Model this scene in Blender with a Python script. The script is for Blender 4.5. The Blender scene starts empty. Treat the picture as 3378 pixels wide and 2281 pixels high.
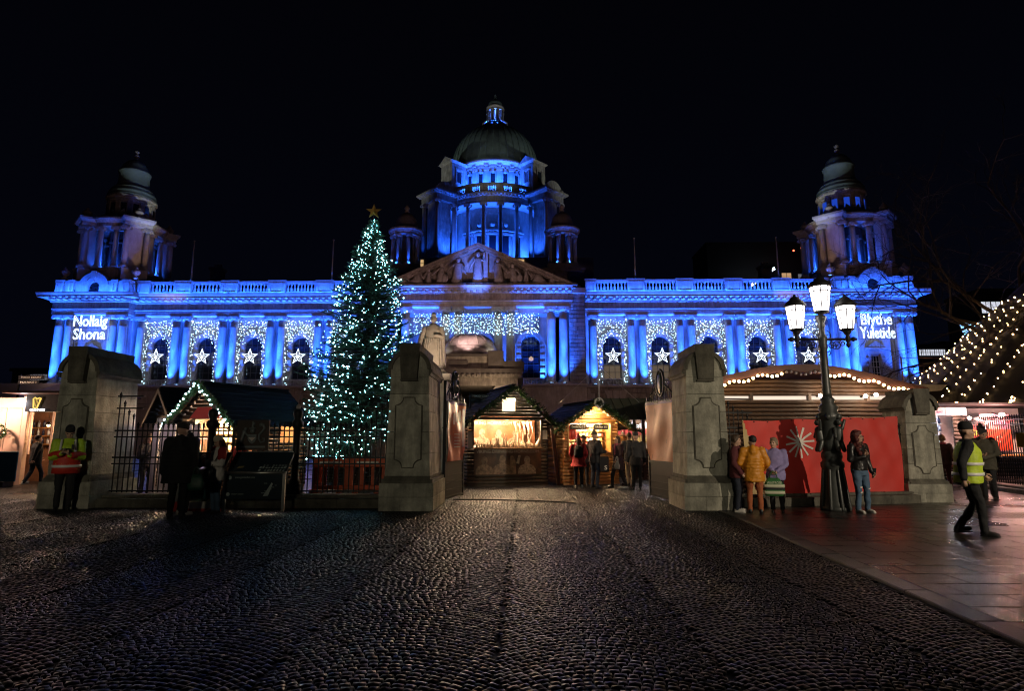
import bpy, math, random
import numpy as np
from mathutils import Vector, Matrix
rnd = random.Random(7)
PI = math.pi
R = math.radians
sc = bpy.context.scene
C = sc.collection

# ---------------------------------------------------------------- camera
cam_d = bpy.data.cameras.new('camera')
cam = bpy.data.objects.new('camera', cam_d)
C.objects.link(cam)
cam_d.sensor_width = 36.0
cam_d.lens = 36.0 * 1990.0 / 3378.0
cam_d.clip_start = 0.05
cam_d.clip_end = 1500.0
cam.location = (0, 0, 1.5)
cam.rotation_euler = (R(90 + 8.85), 0, R(1.03))
sc.camera = cam

# ---------------------------------------------------------------- night sky
world = bpy.data.worlds.new('World')
sc.world = world
world.use_nodes = True
wt = world.node_tree
wt.nodes.clear()
w_out = wt.nodes.new('ShaderNodeOutputWorld')
w_bg = wt.nodes.new('ShaderNodeBackground')
w_tc = wt.nodes.new('ShaderNodeTexCoord')
w_sep = wt.nodes.new('ShaderNodeSeparateXYZ')
w_rmp = wt.nodes.new('ShaderNodeValToRGB')
w_rmp.color_ramp.elements[0].position = 0.0
w_rmp.color_ramp.elements[0].color = (0.0011, 0.0015, 0.0042, 1)
w_rmp.color_ramp.elements[1].position = 0.75
w_rmp.color_ramp.elements[1].color = (0.0007, 0.0007, 0.0013, 1)
wt.links.new(w_tc.outputs['Generated'], w_sep.inputs[0])
wt.links.new(w_sep.outputs['Z'], w_rmp.inputs['Fac'])
wt.links.new(w_rmp.outputs['Color'], w_bg.inputs['Color'])
w_bg.inputs['Strength'].default_value = 1.0
wt.links.new(w_bg.outputs['Background'], w_out.inputs['Surface'])

# ---------------------------------------------------------------- exposure and render
sc.view_settings.view_transform = 'Standard'
sc.view_settings.look = 'None'
sc.view_settings.exposure = 0.0
sc.view_settings.gamma = 1.0
sc.view_settings.use_curve_mapping = False
sc.render.engine = 'CYCLES'
cy = sc.cycles
cy.max_bounces = 5
cy.diffuse_bounces = 3
cy.glossy_bounces = 3
cy.transmission_bounces = 4
cy.sample_clamp_indirect = 3.0
cy.caustics_reflective = False
cy.caustics_refractive = False
cy.use_adaptive_sampling = False
cy.filter_width = 1.15
try:
    cy.use_denoising = True
    cy.denoiser = 'OPENIMAGEDENOISE'
except Exception:
    pass
try:
    cy.use_light_tree = True
except Exception:
    pass

# ---------------------------------------------------------------- unseen street lamps behind the viewer, fill lights added in the grounds
BLUE = (0.014, 0.102, 1.0)   # blue floodlights of the hall
KB = 12.5
def lamp(name, kind, loc, power, color, radius=0.1, target=None, angle=None, blend=1.0, size=None):
    d = bpy.data.lights.new(name, kind)
    d.energy = power * (KB if color is BLUE else 1.0)
    d.color = color
    if kind in ('POINT', 'SPOT'):
        d.shadow_soft_size = radius
    if kind == 'SPOT':
        d.spot_size = angle
        d.spot_blend = blend
    if kind == 'AREA':
        d.shape = 'RECTANGLE'
        d.size, d.size_y = size
    o = bpy.data.objects.new(name, d)
    C.objects.link(o)
    o.location = loc
    if target is not None:
        v = Vector(target) - Vector(loc)
        o.rotation_euler = v.to_track_quat('-Z', 'Y').to_euler()
    return o
lamp('street_lamp_light', 'SPOT', (15.5, -6.0, 6.5), 9000, (1.0, 0.84, 0.62), 0.10, (7.6, 14.6, 1.5), R(27), .7)
for px_, py_, pw_, an_ in ((-9.9, 13.3, 3600, 13), (-2.4, 13.0, 3600, 13), (4.1, 13.2, 3600, 13), (-6.0, 13.0, 1700, 11)):     # narrow spots stand in for unseen street lamps, aimed at pillars and map boards
    lamp('street_lamp_light', 'SPOT', (px_*.3-2.0, -16.0, 4.6), pw_, (1.0, 0.90, 0.66), 0.6, (px_, py_, 2.1 if pw_ > 1000 else 1.3), R(an_), 1.0)
for gx, gy, gz, gp in ((-33, 41, 8.5, 380), (-14, 41, 8.5, 520), (13, 40, 8.5, 1100), (31, 41, 8.5, 480)):
    lamp('grounds_fill_light', 'POINT', (gx, gy, gz), gp, (1.0, 0.58, 0.50), 0.2)  # unseen, added to give the facade stone its pinkish tone

# ---------------------------------------------------------------- helpers
class MB:
    def __init__(s):
        s.v = []; s.f = []; s.m = []; s.mi = 0
    def add(s, vs, fs):
        b = len(s.v)
        s.v.extend(vs)
        s.f.extend([tuple(i + b for i in f) for f in fs])
        s.m.extend([s.mi] * len(fs))
        return s
    def box(s, x0, x1, y0, y1, z0, z1):
        vs = [(x0,y0,z0),(x1,y0,z0),(x1,y1,z0),(x0,y1,z0),(x0,y0,z1),(x1,y0,z1),(x1,y1,z1),(x0,y1,z1)]
        return s.add(vs, [(0,3,2,1),(4,5,6,7),(0,1,5,4),(1,2,6,5),(2,3,7,6),(3,0,4,7)])
    def bbox(s, x0, x1, y0, y1, z0, z1, b=0.01):
        # box with a chamfer on all sides
        vs = []
        for z, i in ((z0, b), (z0 + b, 0), (z1 - b, 0), (z1, b)):
            vs += [(x0+i,y0+i,z),(x1-i,y0+i,z),(x1-i,y1-i,z),(x0+i,y1-i,z)]
        fs = [(3,2,1,0), (12,13,14,15)]
        for k in range(3):
            for j in range(4):
                a = k*4 + j; c = k*4 + (j+1) % 4
                fs.append((a, c, c+4, a+4))
        return s.add(vs, fs)
    def taper(s, cx, cy, z0, z1, w0, d0, w1, d1):
        vs = []
        for z, w, d in ((z0,w0,d0),(z1,w1,d1)):
            vs += [(cx-w,cy-d,z),(cx+w,cy-d,z),(cx+w,cy+d,z),(cx-w,cy+d,z)]
        return s.add(vs, [(3,2,1,0),(4,5,6,7),(0,1,5,4),(1,2,6,5),(2,3,7,6),(3,0,4,7)])
    def rbox(s, cx, cy, z0, z1, w, d, rz):
        c, q = math.cos(rz), math.sin(rz)
        pts = [(-w/2,-d/2),(w/2,-d/2),(w/2,d/2),(-w/2,d/2)]
        P = [(cx+x*c-y*q, cy+x*q+y*c) for x, y in pts]
        return s.prism(P, z0, z1)
    def prism(s, P, z0, z1):
        n = len(P)
        vs = [(x,y,z0) for x,y in P] + [(x,y,z1) for x,y in P]
        fs = [tuple(range(n-1,-1,-1)), tuple(range(n,2*n))]
        for i in range(n):
            j = (i+1) % n
            fs.append((i,j,n+j,n+i))
        return s.add(vs, fs)
    def prismy(s, P, y0, y1):
        # polygon in x,z extruded along y
        n = len(P)
        vs = [(x,y0,z) for x,z in P] + [(x,y1,z) for x,z in P]
        fs = [tuple(range(n)), tuple(range(2*n-1,n-1,-1))]
        for i in range(n):
            j = (i+1) % n
            fs.append((j,i,n+i,n+j))
        return s.add(vs, fs)
    def prismx(s, P, x0, x1):
        n = len(P)
        vs = [(x0,y,z) for y,z in P] + [(x1,y,z) for y,z in P]
        fs = [tuple(range(n-1,-1,-1)), tuple(range(n,2*n))]
        for i in range(n):
            j = (i+1) % n
            fs.append((i,j,n+j,n+i))
        return s.add(vs, fs)
    def lathe(s, prof, cx=0, cy=0, n=16, a0=0.0, a1=2*PI, caps=True):
        full = abs(a1-a0-2*PI) < 1e-6
        k = n if full else n+1
        vs = []
        for r, z in prof:
            for i in range(k):
                a = a0 + (a1-a0)*i/n
                vs.append((cx + r*math.cos(a), cy + r*math.sin(a), z))
        fs = []
        for j in range(len(prof)-1):
            for i in range(n):
                i2 = (i+1) % k if full else i+1
                fs.append((j*k+i, j*k+i2, (j+1)*k+i2, (j+1)*k+i))
        if caps and full:
            if prof[0][0] > 1e-4: fs.append(tuple(range(k-1,-1,-1)))
            if prof[-1][0] > 1e-4: fs.append(tuple((len(prof)-1)*k + i for i in range(k)))
        return s.add(vs, fs)
    def tube(s, path, r, n=6, closed=False, r1=None):
        P = [Vector(p) for p in path]
        m = len(P)
        vs = []
        up = None
        for i, p in enumerate(P):
            if closed:
                t = P[(i+1) % m] - P[i-1]
            else:
                t = P[min(i+1,m-1)] - P[max(i-1,0)]
            if t.length < 1e-9: t = Vector((0,0,1))
            t.normalize()
            if up is None:
                up = Vector((0,0,1)) if abs(t.z) < 0.9 else Vector((0,1,0))
            a = t.cross(up)
            if a.length < 1e-6: a = t.orthogonal()
            a.normalize()
            b = a.cross(t); b.normalize(); up = b
            rr = r if r1 is None else r + (r1-r)*i/max(1,m-1)
            for k in range(n):
                q = 2*PI*k/n
                vs.append(tuple(p + a*(rr*math.cos(q)) + b*(rr*math.sin(q))))
        fs = []
        for i in range(m if closed else m-1):
            i2 = (i+1) % m
            for k in range(n):
                k2 = (k+1) % n
                fs.append((i*n+k, i*n+k2, i2*n+k2, i2*n+k))
        if not closed:
            fs.append(tuple(range(n-1,-1,-1)))
            fs.append(tuple((m-1)*n+k for k in range(n)))
        return s.add(vs, fs)
    def cyl(s, p0, p1, r, n=10, r1=None):
        return s.tube([p0, p1], r, n, False, r1)
    def ball(s, c, r, n=10, m=6, sx=1, sy=1, sz=1):
        vs = [(c[0],c[1],c[2]-r*sz)]
        for j in range(1,m):
            t = -PI/2 + PI*j/m
            for i in range(n):
                a = 2*PI*i/n
                vs.append((c[0]+r*sx*math.cos(t)*math.cos(a), c[1]+r*sy*math.cos(t)*math.sin(a), c[2]+r*sz*math.sin(t)))
        vs.append((c[0],c[1],c[2]+r*sz))
        fs = []
        for i in range(n):
            fs.append((0, 1+(i+1)%n, 1+i))
            for j in range(m-2):
                a = 1+j*n+i; b = 1+j*n+(i+1)%n
                fs.append((a,b,b+n,a+n))
            fs.append((1+(m-2)*n+i, 1+(m-2)*n+(i+1)%n, len(vs)-1))
        return s.add(vs, fs)
    def octa(s, c, r):
        x,y,z = c
        return s.add([(x+r,y,z),(x-r,y,z),(x,y+r,z),(x,y-r,z),(x,y,z+r),(x,y,z-r)],
            [(0,2,4),(2,1,4),(1,3,4),(3,0,4),(2,0,5),(1,2,5),(3,1,5),(0,3,5)])
    def caps(s, p0, r0, p1, r1, n=10):
        # tapered capsule, closed
        a = Vector(p0); b = Vector(p1); t = b-a
        if t.length < 1e-6: return s.ball(p0, r0)
        t.normalize()
        path = []; rad = []
        for k in (0.15, 0.5, 0.8):
            path.append(a - t*(r0*math.cos(k*PI/2))); rad.append(r0*math.sin(k*PI/2))
        path.append(a); rad.append(r0); path.append(b); rad.append(r1)
        for k in (0.8, 0.5, 0.15):
            path.append(b + t*(r1*math.cos(k*PI/2))); rad.append(r1*math.sin(k*PI/2))
        u = t.orthogonal().normalized(); w = t.cross(u)
        vs = []
        for p, r in zip(path, rad):
            for i in range(n):
                q = 2*PI*i/n
                vs.append(tuple(p + u*(r*math.cos(q)) + w*(r*math.sin(q))))
        m = len(path); fs = []
        for j in range(m-1):
            for i in range(n):
                i2 = (i+1) % n
                fs.append((j*n+i, j*n+i2, (j+1)*n+i2, (j+1)*n+i))
        fs.append(tuple(range(n-1,-1,-1))); fs.append(tuple((m-1)*n+i for i in range(n)))
        return s.add(vs, fs)
    def loft(s, rings, n=16, e=2.0):
        # rings: (cx,cy,cz,rx,ry), closed ends, superellipse exponent e
        vs = []
        for cx,cy,cz,rx,ry in rings:
            for i in range(n):
                a = 2*PI*i/n
                c, q = math.cos(a), math.sin(a)
                vs.append((cx+rx*math.copysign(abs(c)**(2/e),c), cy+ry*math.copysign(abs(q)**(2/e),q), cz))
        fs = []
        for j in range(len(rings)-1):
            for i in range(n):
                i2 = (i+1) % n
                fs.append((j*n+i, j*n+i2, (j+1)*n+i2, (j+1)*n+i))
        fs.append(tuple(range(n-1,-1,-1))); fs.append(tuple((len(rings)-1)*n+i for i in range(n)))
        return s.add(vs, fs)
    def mesh(s, name, mats, smooth=False, ang=None):
        me = bpy.data.meshes.new(name)
        me.from_pydata(s.v, [], s.f)
        if not isinstance(mats, (list, tuple)): mats = [mats]
        for m in mats: me.materials.append(m)
        if len(mats) > 1: me.polygons.foreach_set('material_index', s.m)
        if smooth: me.polygons.foreach_set('use_smooth', [True]*len(s.f))
        me.update()
        return me
    def build(s, name, mats, parent=None, smooth=False, loc=(0,0,0), rz=0):
        return inst(s.mesh(name, mats, smooth), name, parent, loc, rz)

def inst(me, name, parent=None, loc=(0,0,0), rz=0, scale=None, rot=None):
    o = bpy.data.objects.new(name, me)
    C.objects.link(o)
    o.location = loc
    o.rotation_euler = rot if rot is not None else (0, 0, rz)
    if scale is not None: o.scale = scale
    if parent is not None: o.parent = parent
    return o
def tag(o, label=None, cat=None, group=None, kind=None):
    if label: o['label'] = label
    if cat: o['category'] = cat
    if group: o['group'] = group
    if kind: o['kind'] = kind
    return o
def thing(name, label, cat, loc=(0,0,0), rz=0, group=None):
    o = bpy.data.objects.new(name, None)
    C.objects.link(o)
    o.empty_display_size = 0.2
    o.location = loc; o.rotation_euler = (0,0,rz)
    return tag(o, label, cat, group)
def part(name, parent, loc=(0,0,0), rz=0):
    o = bpy.data.objects.new(name, None)
    C.objects.link(o)
    o.location = loc; o.rotation_euler = (0,0,rz); o.parent = parent
    return o
def wpos(o, p):
    # a local point of a top-level thing or a part of one, in world coordinates
    M = Matrix.LocRotScale(o.location, o.rotation_euler, o.scale)
    if o.parent is not None:
        M = Matrix.LocRotScale(o.parent.location, o.parent.rotation_euler, o.parent.scale) @ M
    return M @ Vector(p)
def text_mb(body, size, width=None, outline=None, extrude=0.004, align='CENTER', shear=0.0, fill=True):
    # letters as geometry in the x,z plane, facing -y, centred on x; outline = tube radius
    cu = bpy.data.curves.new('lettering', 'FONT')
    cu.body = body; cu.size = size; cu.align_x = align; cu.shear = shear
    cu.resolution_u = 3
    if outline:
        cu.fill_mode = 'NONE'; cu.bevel_depth = outline; cu.bevel_resolution = 1
    else:
        cu.extrude = extrude
    o = bpy.data.objects.new('lettering', cu)
    C.objects.link(o)
    bpy.context.view_layer.update()
    dg = bpy.context.evaluated_depsgraph_get()
    me = o.evaluated_get(dg).to_mesh()
    co = [tuple(v.co) for v in me.vertices]
    fs = [tuple(p.vertices) for p in me.polygons]
    o.evaluated_get(dg).to_mesh_clear()
    bpy.data.objects.remove(o); bpy.data.curves.remove(cu)
    k = 1.0
    if width and co:
        w = max(c[0] for c in co) - min(c[0] for c in co)
        k = width / w
    mb = MB()
    mb.add([(c[0]*k, -c[2], c[1]) for c in co], fs)
    return mb
def shift(mb, dx=0, dy=0, dz=0, rx=0.0):
    c, q = math.cos(rx), math.sin(rx)
    mb.v = [(x+dx, y*c - z*q + dy, y*q + z*c + dz) for x, y, z in mb.v]
    return mb

# ---------------------------------------------------------------- materials
def mat(name, col, rough=0.7, var=0.15, scale=6.0, bump=0.0, bscale=40.0, metal=0.0, spec=0.5, rand=0.0, col2=None, coat=0.0):
    m = bpy.data.materials.new(name)
    m.use_nodes = True
    nt = m.node_tree
    b = nt.nodes['Principled BSDF']
    b.inputs['Roughness'].default_value = rough
    b.inputs['Metallic'].default_value = metal
    b.inputs['Specular IOR Level'].default_value = spec
    if coat: b.inputs['Coat Weight'].default_value = coat
    tc = nt.nodes.new('ShaderNodeTexCoord')
    nz = nt.nodes.new('ShaderNodeTexNoise')
    nz.inputs['Scale'].default_value = scale
    nz.inputs['Detail'].default_value = 6.0
    nz.inputs['Roughness'].default_value = 0.65
    nt.links.new(tc.outputs['Object'], nz.inputs['Vector'])
    rp = nt.nodes.new('ShaderNodeValToRGB')
    c0 = [max(0, c*(1-var)) for c in col] if col2 is None else col2
    c1 = [min(1, c*(1+var)) for c in col]
    rp.color_ramp.elements[0].position = 0.3; rp.color_ramp.elements[0].color = (*c0, 1)
    rp.color_ramp.elements[1].position = 0.7; rp.color_ramp.elements[1].color = (*c1, 1)
    nt.links.new(nz.outputs['Fac'], rp.inputs['Fac'])
    out = rp.outputs['Color']
    if rand:
        oi = nt.nodes.new('ShaderNodeObjectInfo')
        mr = nt.nodes.new('ShaderNodeMapRange')
        mr.inputs['To Min'].default_value = 1-rand; mr.inputs['To Max'].default_value = 1+rand
        nt.links.new(oi.outputs['Random'], mr.inputs['Value'])
        mx = nt.nodes.new('ShaderNodeMix'); mx.data_type = 'RGBA'; mx.blend_type = 'MULTIPLY'
        mx.inputs['Factor'].default_value = 1.0
        nt.links.new(out, mx.inputs['A']); nt.links.new(mr.outputs['Result'], mx.inputs['B'])
        out = mx.outputs['Result']
    nt.links.new(out, b.inputs['Base Color'])
    if bump:
        n2 = nt.nodes.new('ShaderNodeTexNoise')
        n2.inputs['Scale'].default_value = bscale; n2.inputs['Detail'].default_value = 4.0
        nt.links.new(tc.outputs['Object'], n2.inputs['Vector'])
        bp = nt.nodes.new('ShaderNodeBump')
        bp.inputs['Strength'].default_value = bump; bp.inputs['Distance'].default_value = 0.02
        nt.links.new(n2.outputs['Fac'], bp.inputs['Height'])
        nt.links.new(bp.outputs['Normal'], b.inputs['Normal'])
    return m
def glow(name, col, strength, sample=True):
    m = bpy.data.materials.new(name)
    m.use_nodes = True
    nt = m.node_tree
    b = nt.nodes['Principled BSDF']
    b.inputs['Base Color'].default_value = (0.02, 0.02, 0.02, 1)
    b.inputs['Emission Color'].default_value = (*col, 1)
    b.inputs['Emission Strength'].default_value = strength
    if not sample:
        try: m.cycles.emission_sampling = 'NONE'
        except Exception: pass
    return m
STONE = mat('portland_stone', (0.44, 0.39, 0.34), 0.8, 0.2, 0.9, 0.3, 5.0, rand=0.08)
STONE2 = mat('weathered_stone', (0.36, 0.31, 0.26), 0.85, 0.35, 1.3, 0.4, 6.0, rand=0.15)
CARVE = mat('carved_stone', (0.36, 0.32, 0.29), 0.8, 0.3, 2.5, 0.5, 9.0)
DARKST = mat('dark_stone', (0.13, 0.11, 0.10), 0.9, 0.4, 1.2, 0.3, 5.0)  # dark stone; on the turret and tower cores it paints shade
COPPER = mat('green_copper', (0.15, 0.19, 0.165), 0.6, 0.25, 1.2, 0.2, 4.0)
LEAD = mat('grey_lead', (0.34, 0.32, 0.29), 0.38, 0.35, 2.0, 0.1, 8.0, metal=0.15)
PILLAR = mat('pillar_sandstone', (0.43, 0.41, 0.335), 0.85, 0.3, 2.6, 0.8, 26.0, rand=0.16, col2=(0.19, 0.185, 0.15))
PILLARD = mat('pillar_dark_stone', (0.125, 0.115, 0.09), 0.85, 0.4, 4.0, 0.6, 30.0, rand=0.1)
GLASS = mat('dark_window_glass', (0.015, 0.018, 0.025), 0.08, 0.1, 2.0, 0.0, spec=0.6)
BARS = mat('dark_glazing_bar', (0.03, 0.03, 0.035), 0.5, 0.1)
def streak(m, k=0.45):
    # rain streaks: the stone's own staining, long in z
    nt = m.node_tree; b = nt.nodes['Principled BSDF']
    src = b.inputs['Base Color'].links[0].from_socket
    g = nt.nodes.new('ShaderNodeNewGeometry'); mp = nt.nodes.new('ShaderNodeMapping'); mp.inputs['Scale'].default_value = (2.2, 2.2, .5)
    n = nt.nodes.new('ShaderNodeTexNoise'); n.inputs['Scale'].default_value = 1.6; n.inputs['Detail'].default_value = 7; n.inputs['Roughness'].default_value = .7
    mr = nt.nodes.new('ShaderNodeMapRange'); mr.inputs['From Min'].default_value = .42; mr.inputs['From Max'].default_value = .62; mr.inputs['To Min'].default_value = k; mr.inputs['To Max'].default_value = 1.0
    mx = nt.nodes.new('ShaderNodeMix'); mx.data_type = 'RGBA'; mx.blend_type = 'MULTIPLY'; mx.inputs['Factor'].default_value = 1
    nt.links.new(g.outputs['Position'], mp.inputs['Vector']); nt.links.new(mp.outputs[0], n.inputs['Vector']); nt.links.new(n.outputs['Fac'], mr.inputs['Value'])
    nt.links.new(src, mx.inputs['A']); nt.links.new(mr.outputs['Result'], mx.inputs['B']); nt.links.new(mx.outputs['Result'], b.inputs['Base Color'])
streak(PILLAR, .62); streak(PILLARD, .6); streak(STONE2, .6); streak(STONE, .8)
IRON = mat('black_iron', (0.012, 0.012, 0.013), 0.5, 0.3, 8.0, 0.2, 60.0, spec=0.3)
IRONW = mat('worn_black_iron', (0.02, 0.022, 0.022), 0.38, 0.4, 12.0, 0.18, 50.0, spec=0.6, col2=(0.055, 0.06, 0.055))
POLE = mat('painted_pole', (0.6, 0.55, 0.52), 0.5, 0.1)
WOODD = mat('dark_stained_log', (0.055, 0.029, 0.017), 0.6, 0.35, 5.0, 0.4, 25.0, rand=0.2)
WOODO = mat('honey_pine_board', (0.42, 0.20, 0.06), 0.55, 0.25, 5.0, 0.3, 25.0, rand=0.15)
WOODG = mat('grey_brown_log', (0.062, 0.047, 0.033), 0.6, 0.3, 5.0, 0.3, 25.0, rand=0.15)
ROOFD = mat('dark_roof_felt', (0.009, 0.012, 0.020), 0.6, 0.3, 3.0, 0.3, 20.0, rand=0.25, spec=0.15)
ROOFG = mat('olive_roof_sheet', (0.085, 0.085, 0.062), 0.6, 0.2, 3.0, 0.2, 20.0, rand=0.1)
CLOTHK = mat('black_cloth', (0.012, 0.012, 0.015), 0.9, 0.3, 12.0, 0.3, 60.0)
# ---------------------------------------------------------------- ground
def kerb_x(y):            # line between setts and the kerb stones
    return 3.68 + 0.066*(y-4.8) if y < 11.5 else 4.12 - 0.0*(y-11.5)
KW = 0.24
def wet(name, col, r0, r1, var, rand, bump, bscale, spec=0.5):
    m = mat(name, col, 0.4, var, 3.0, bump, bscale, spec=spec, rand=rand)
    nt = m.node_tree; b = nt.nodes['Principled BSDF']
    tc = nt.nodes.new('ShaderNodeTexCoord')
    g = nt.nodes.new('ShaderNodeNewGeometry')
    nz = nt.nodes.new('ShaderNodeTexNoise'); nz.inputs['Scale'].default_value = 0.55; nz.inputs['Detail'].default_value = 5
    nt.links.new(g.outputs['Position'], nz.inputs['Vector'])
    mr = nt.nodes.new('ShaderNodeMapRange')
    mr.inputs['From Min'].default_value = 0.35; mr.inputs['From Max'].default_value = 0.65
    mr.inputs['To Min'].default_value = r0; mr.inputs['To Max'].default_value = r1
    nt.links.new(nz.outputs['Fac'], mr.inputs['Value'])
    nt.links.new(mr.outputs['Result'], b.inputs['Roughness'])
    return m
SETT = wet('wet_granite_sett', (0.0068, 0.0072, 0.0100), 0.30, 0.33, 0.4, 0.25, 0.45, 90.0, 0.15)
SETT.node_tree.nodes['Noise Texture'].inputs['Scale'].default_value = 9.0
MORTAR = mat('wet_dark_joint', (0.012, 0.012, 0.013), 0.7, 0.3, 20.0)
SLAB = wet('wet_paving_slab', (0.022, 0.019, 0.017), 0.22, 0.36, 0.2, 0.18, 0.22, 130.0, 0.35)
KERB = wet('wet_granite_kerb', (0.042, 0.038, 0.037), 0.3, 0.5, 0.25, 0.15, 0.4, 80.0)
TACT = wet('wet_tactile_slab', (0.055, 0.033, 0.028), 0.25, 0.4, 0.2, 0.12, 0.2, 100.0)
ASPH = mat('dark_asphalt', (0.035, 0.035, 0.037), 0.6, 0.3, 2.0, 0.4, 60.0)
# far setts: the pieces are too small to see, relief in the material
YARD = wet('wet_setts_far', (0.034, 0.030, 0.029), 0.26, 0.36, 0.3, 0.0, 0.0, 40.0, 0.25)
def yard_bump(m):
    nt = m.node_tree; b = nt.nodes['Principled BSDF']
    g = nt.nodes.new('ShaderNodeNewGeometry')
    vo = nt.nodes.new('ShaderNodeTexVoronoi'); vo.inputs['Scale'].default_value = 9.5; vo.feature = 'DISTANCE_TO_EDGE'
    v2 = nt.nodes.new('ShaderNodeTexVoronoi'); v2.inputs['Scale'].default_value = 9.5
    nt.links.new(g.outputs['Position'], vo.inputs['Vector']); nt.links.new(g.outputs['Position'], v2.inputs['Vector'])
    mr = nt.nodes.new('ShaderNodeMapRange'); mr.inputs['From Max'].default_value = 0.12
    nt.links.new(vo.outputs['Distance'], mr.inputs['Value'])
    sp = nt.nodes.new('ShaderNodeSeparateColor'); nt.links.new(v2.outputs['Color'], sp.inputs[0])
    ad = nt.nodes.new('ShaderNodeMath'); ad.operation = 'MULTIPLY_ADD'; ad.inputs[1].default_value = 0.35
    nt.links.new(sp.outputs[0], ad.inputs[0]); nt.links.new(mr.outputs['Result'], ad.inputs[2])
    bp = nt.nodes.new('ShaderNodeBump'); bp.inputs['Strength'].default_value = 0.8; bp.inputs['Distance'].default_value = 0.02
    nt.links.new(ad.outputs[0], bp.inputs['Height']); nt.links.new(bp.outputs['Normal'], b.inputs['Normal'])
    mx = nt.nodes.new('ShaderNodeMix'); mx.data_type = 'RGBA'; mx.blend_type = 'MULTIPLY'; mx.inputs['Factor'].default_value = 1
    src = b.inputs['Base Color'].links[0].from_socket
    mr2 = nt.nodes.new('ShaderNodeMapRange'); mr2.inputs['To Min'].default_value = 0.25
    nt.links.new(mr.outputs['Result'], mr2.inputs['Value'])
    nt.links.new(src, mx.inputs['A']); nt.links.new(mr2.outputs['Result'], mx.inputs['B'])
    nt.links.new(mx.outputs['Result'], b.inputs['Base Color'])
yard_bump(YARD)
def sheet(name, P, z, m):
    mb = MB(); mb.add([(x,y,z) for x,y in P], [tuple(range(len(P)))])
    o = mb.build(name, m); o['kind'] = 'structure'
    return o
sheet('ground', [(-500,-300),(500,-300),(500,700),(-500,700)], -0.06, ASPH)
SY = 21.0   # setts are built as pieces up to here
sq = sheet('cobbled_square', [(-40,-30),(3.68,-30),(3.68,4.8),(4.12,11.5),(4.12,SY),(-2.2,SY),(-2.2,15.6),(-40,15.6)], -0.022, MORTAR)
yd = sheet('cobbled_yard', [(-60,15.6),(-2.2,15.6),(-2.2,SY),(4.12,SY),(4.12,15.6),(60,15.6),(60,58),(-60,58)], -0.004, YARD)

# sett shapes: a domed, slightly broken top with a chamfer and sides, shared by all setts
NG = 3
def sett_variant():
    vs = []; hx, hy = 0.5, 0.5
    dome = rnd.uniform(0.0005, 0.0035); tx = rnd.uniform(-0.0016, 0.0016); ty = rnd.uniform(-0.0016, 0.0016)
    jx = [rnd.uniform(-0.08, 0.08) for _ in range(4)]; jy = [rnd.uniform(-0.07, 0.07) for _ in range(4)]
    def warp(u, v):
        # u,v in 0..1, bilinear jitter of the four corners
        w = [(1-u)*(1-v), u*(1-v), u*v, (1-u)*v]
        return (u-0.5 + sum(a*b for a,b in zip(w,jx)), v-0.5 + sum(a*b for a,b in zip(w,jy)))
    for j in range(NG):
        for i in range(NG):
            u = i/(NG-1); v = j/(NG-1)
            x, y = warp(0.07+0.86*u, 0.07+0.86*v)
            e = min(1.0, 2.6*min(u,1-u,v,1-v)+0.0)
            z = -0.006*(1-e) + dome*(1-(2*u-1)**2)*(1-(2*v-1)**2)*0.8 + tx*(u-.5)*2 + ty*(v-.5)*2 + rnd.uniform(-0.0011,0.0011)
            vs.append((x, y, z))
    ring = [(i,0) for i in range(NG-1)] + [(NG-1,j) for j in range(NG-1)] + [(NG-1-i,NG-1) for i in range(NG-1)] + [(0,NG-1-j) for j in range(NG-1)]
    for i, j in ring:
        x, y = warp(i/(NG-1), j/(NG-1))
        vs.append((x*0.985, y*0.985, -0.018 + rnd.uniform(-0.002,0.002)))
    for i, j in ring:
        x, y = warp(i/(NG-1), j/(NG-1))
        vs.append((x*0.98, y*0.98, -0.045))
    return vs
ring = [(i,0) for i in range(NG-1)] + [(NG-1,j) for j in range(NG-1)] + [(NG-1-i,NG-1) for i in range(NG-1)] + [(0,NG-1-j) for j in range(NG-1)]
SF = []
for j in range(NG-1):
    for i in range(NG-1):
        a = j*NG+i
        SF.append((a, a+1, a+NG+1, a+NG))
nr = len(ring)
for k in range(nr):
    k2 = (k+1) % nr
    a = ring[k][1]*NG+ring[k][0]; b = ring[k2][1]*NG+ring[k2][0]
    SF.append((NG*NG+k, NG*NG+k2, b, a))
    SF.append((NG*NG+nr+k, NG*NG+nr+k2, NG*NG+k2, NG*NG+k))
VAR = [sett_variant() for _ in range(10)]
place = []   # x, y, rot, sx, sy, variant, dz
P_ARC, RISE, CRS = 1.5, 0.33, 0.066
for ci in range(-12, 5):
    xc = ci*P_ARC + 0.55
    off = rnd.uniform(0, CRS)
    for k in range(0, int((SY-2.4)/CRS)+8):
        y0 = 2.0 + k*CRS + off
        u = -0.5 + rnd.uniform(0, 0.05)
        while u < 0.5:
            sl = -8*RISE*u/P_ARC * 0.5*2/2
            sl = -4*RISE*2*u/P_ARC
            L = rnd.uniform(0.058, 0.098)
            du = L/math.sqrt(1+sl*sl)/P_ARC
            um = u + du/2
            u += du
            if um > 0.505: break
            slm = -8*RISE*um/P_ARC
            x = xc + um*P_ARC
            y = y0 + RISE*(1-4*um*um) - RISE*0.6
            if y < 2.7 or y > SY-0.04: continue
            if y > 15.6 and not (-2.2 < x < 4.1): continue
            if x > min(kerb_x(y)-0.05, 0.87*y+0.9) or x < -0.90*y-0.9: continue
            place.append((x, y, math.atan(slm), L*0.93, CRS*0.93/math.sqrt(1+0.55*slm*slm), rnd.randrange(10), rnd.uniform(-0.003, 0.003)))
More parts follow.
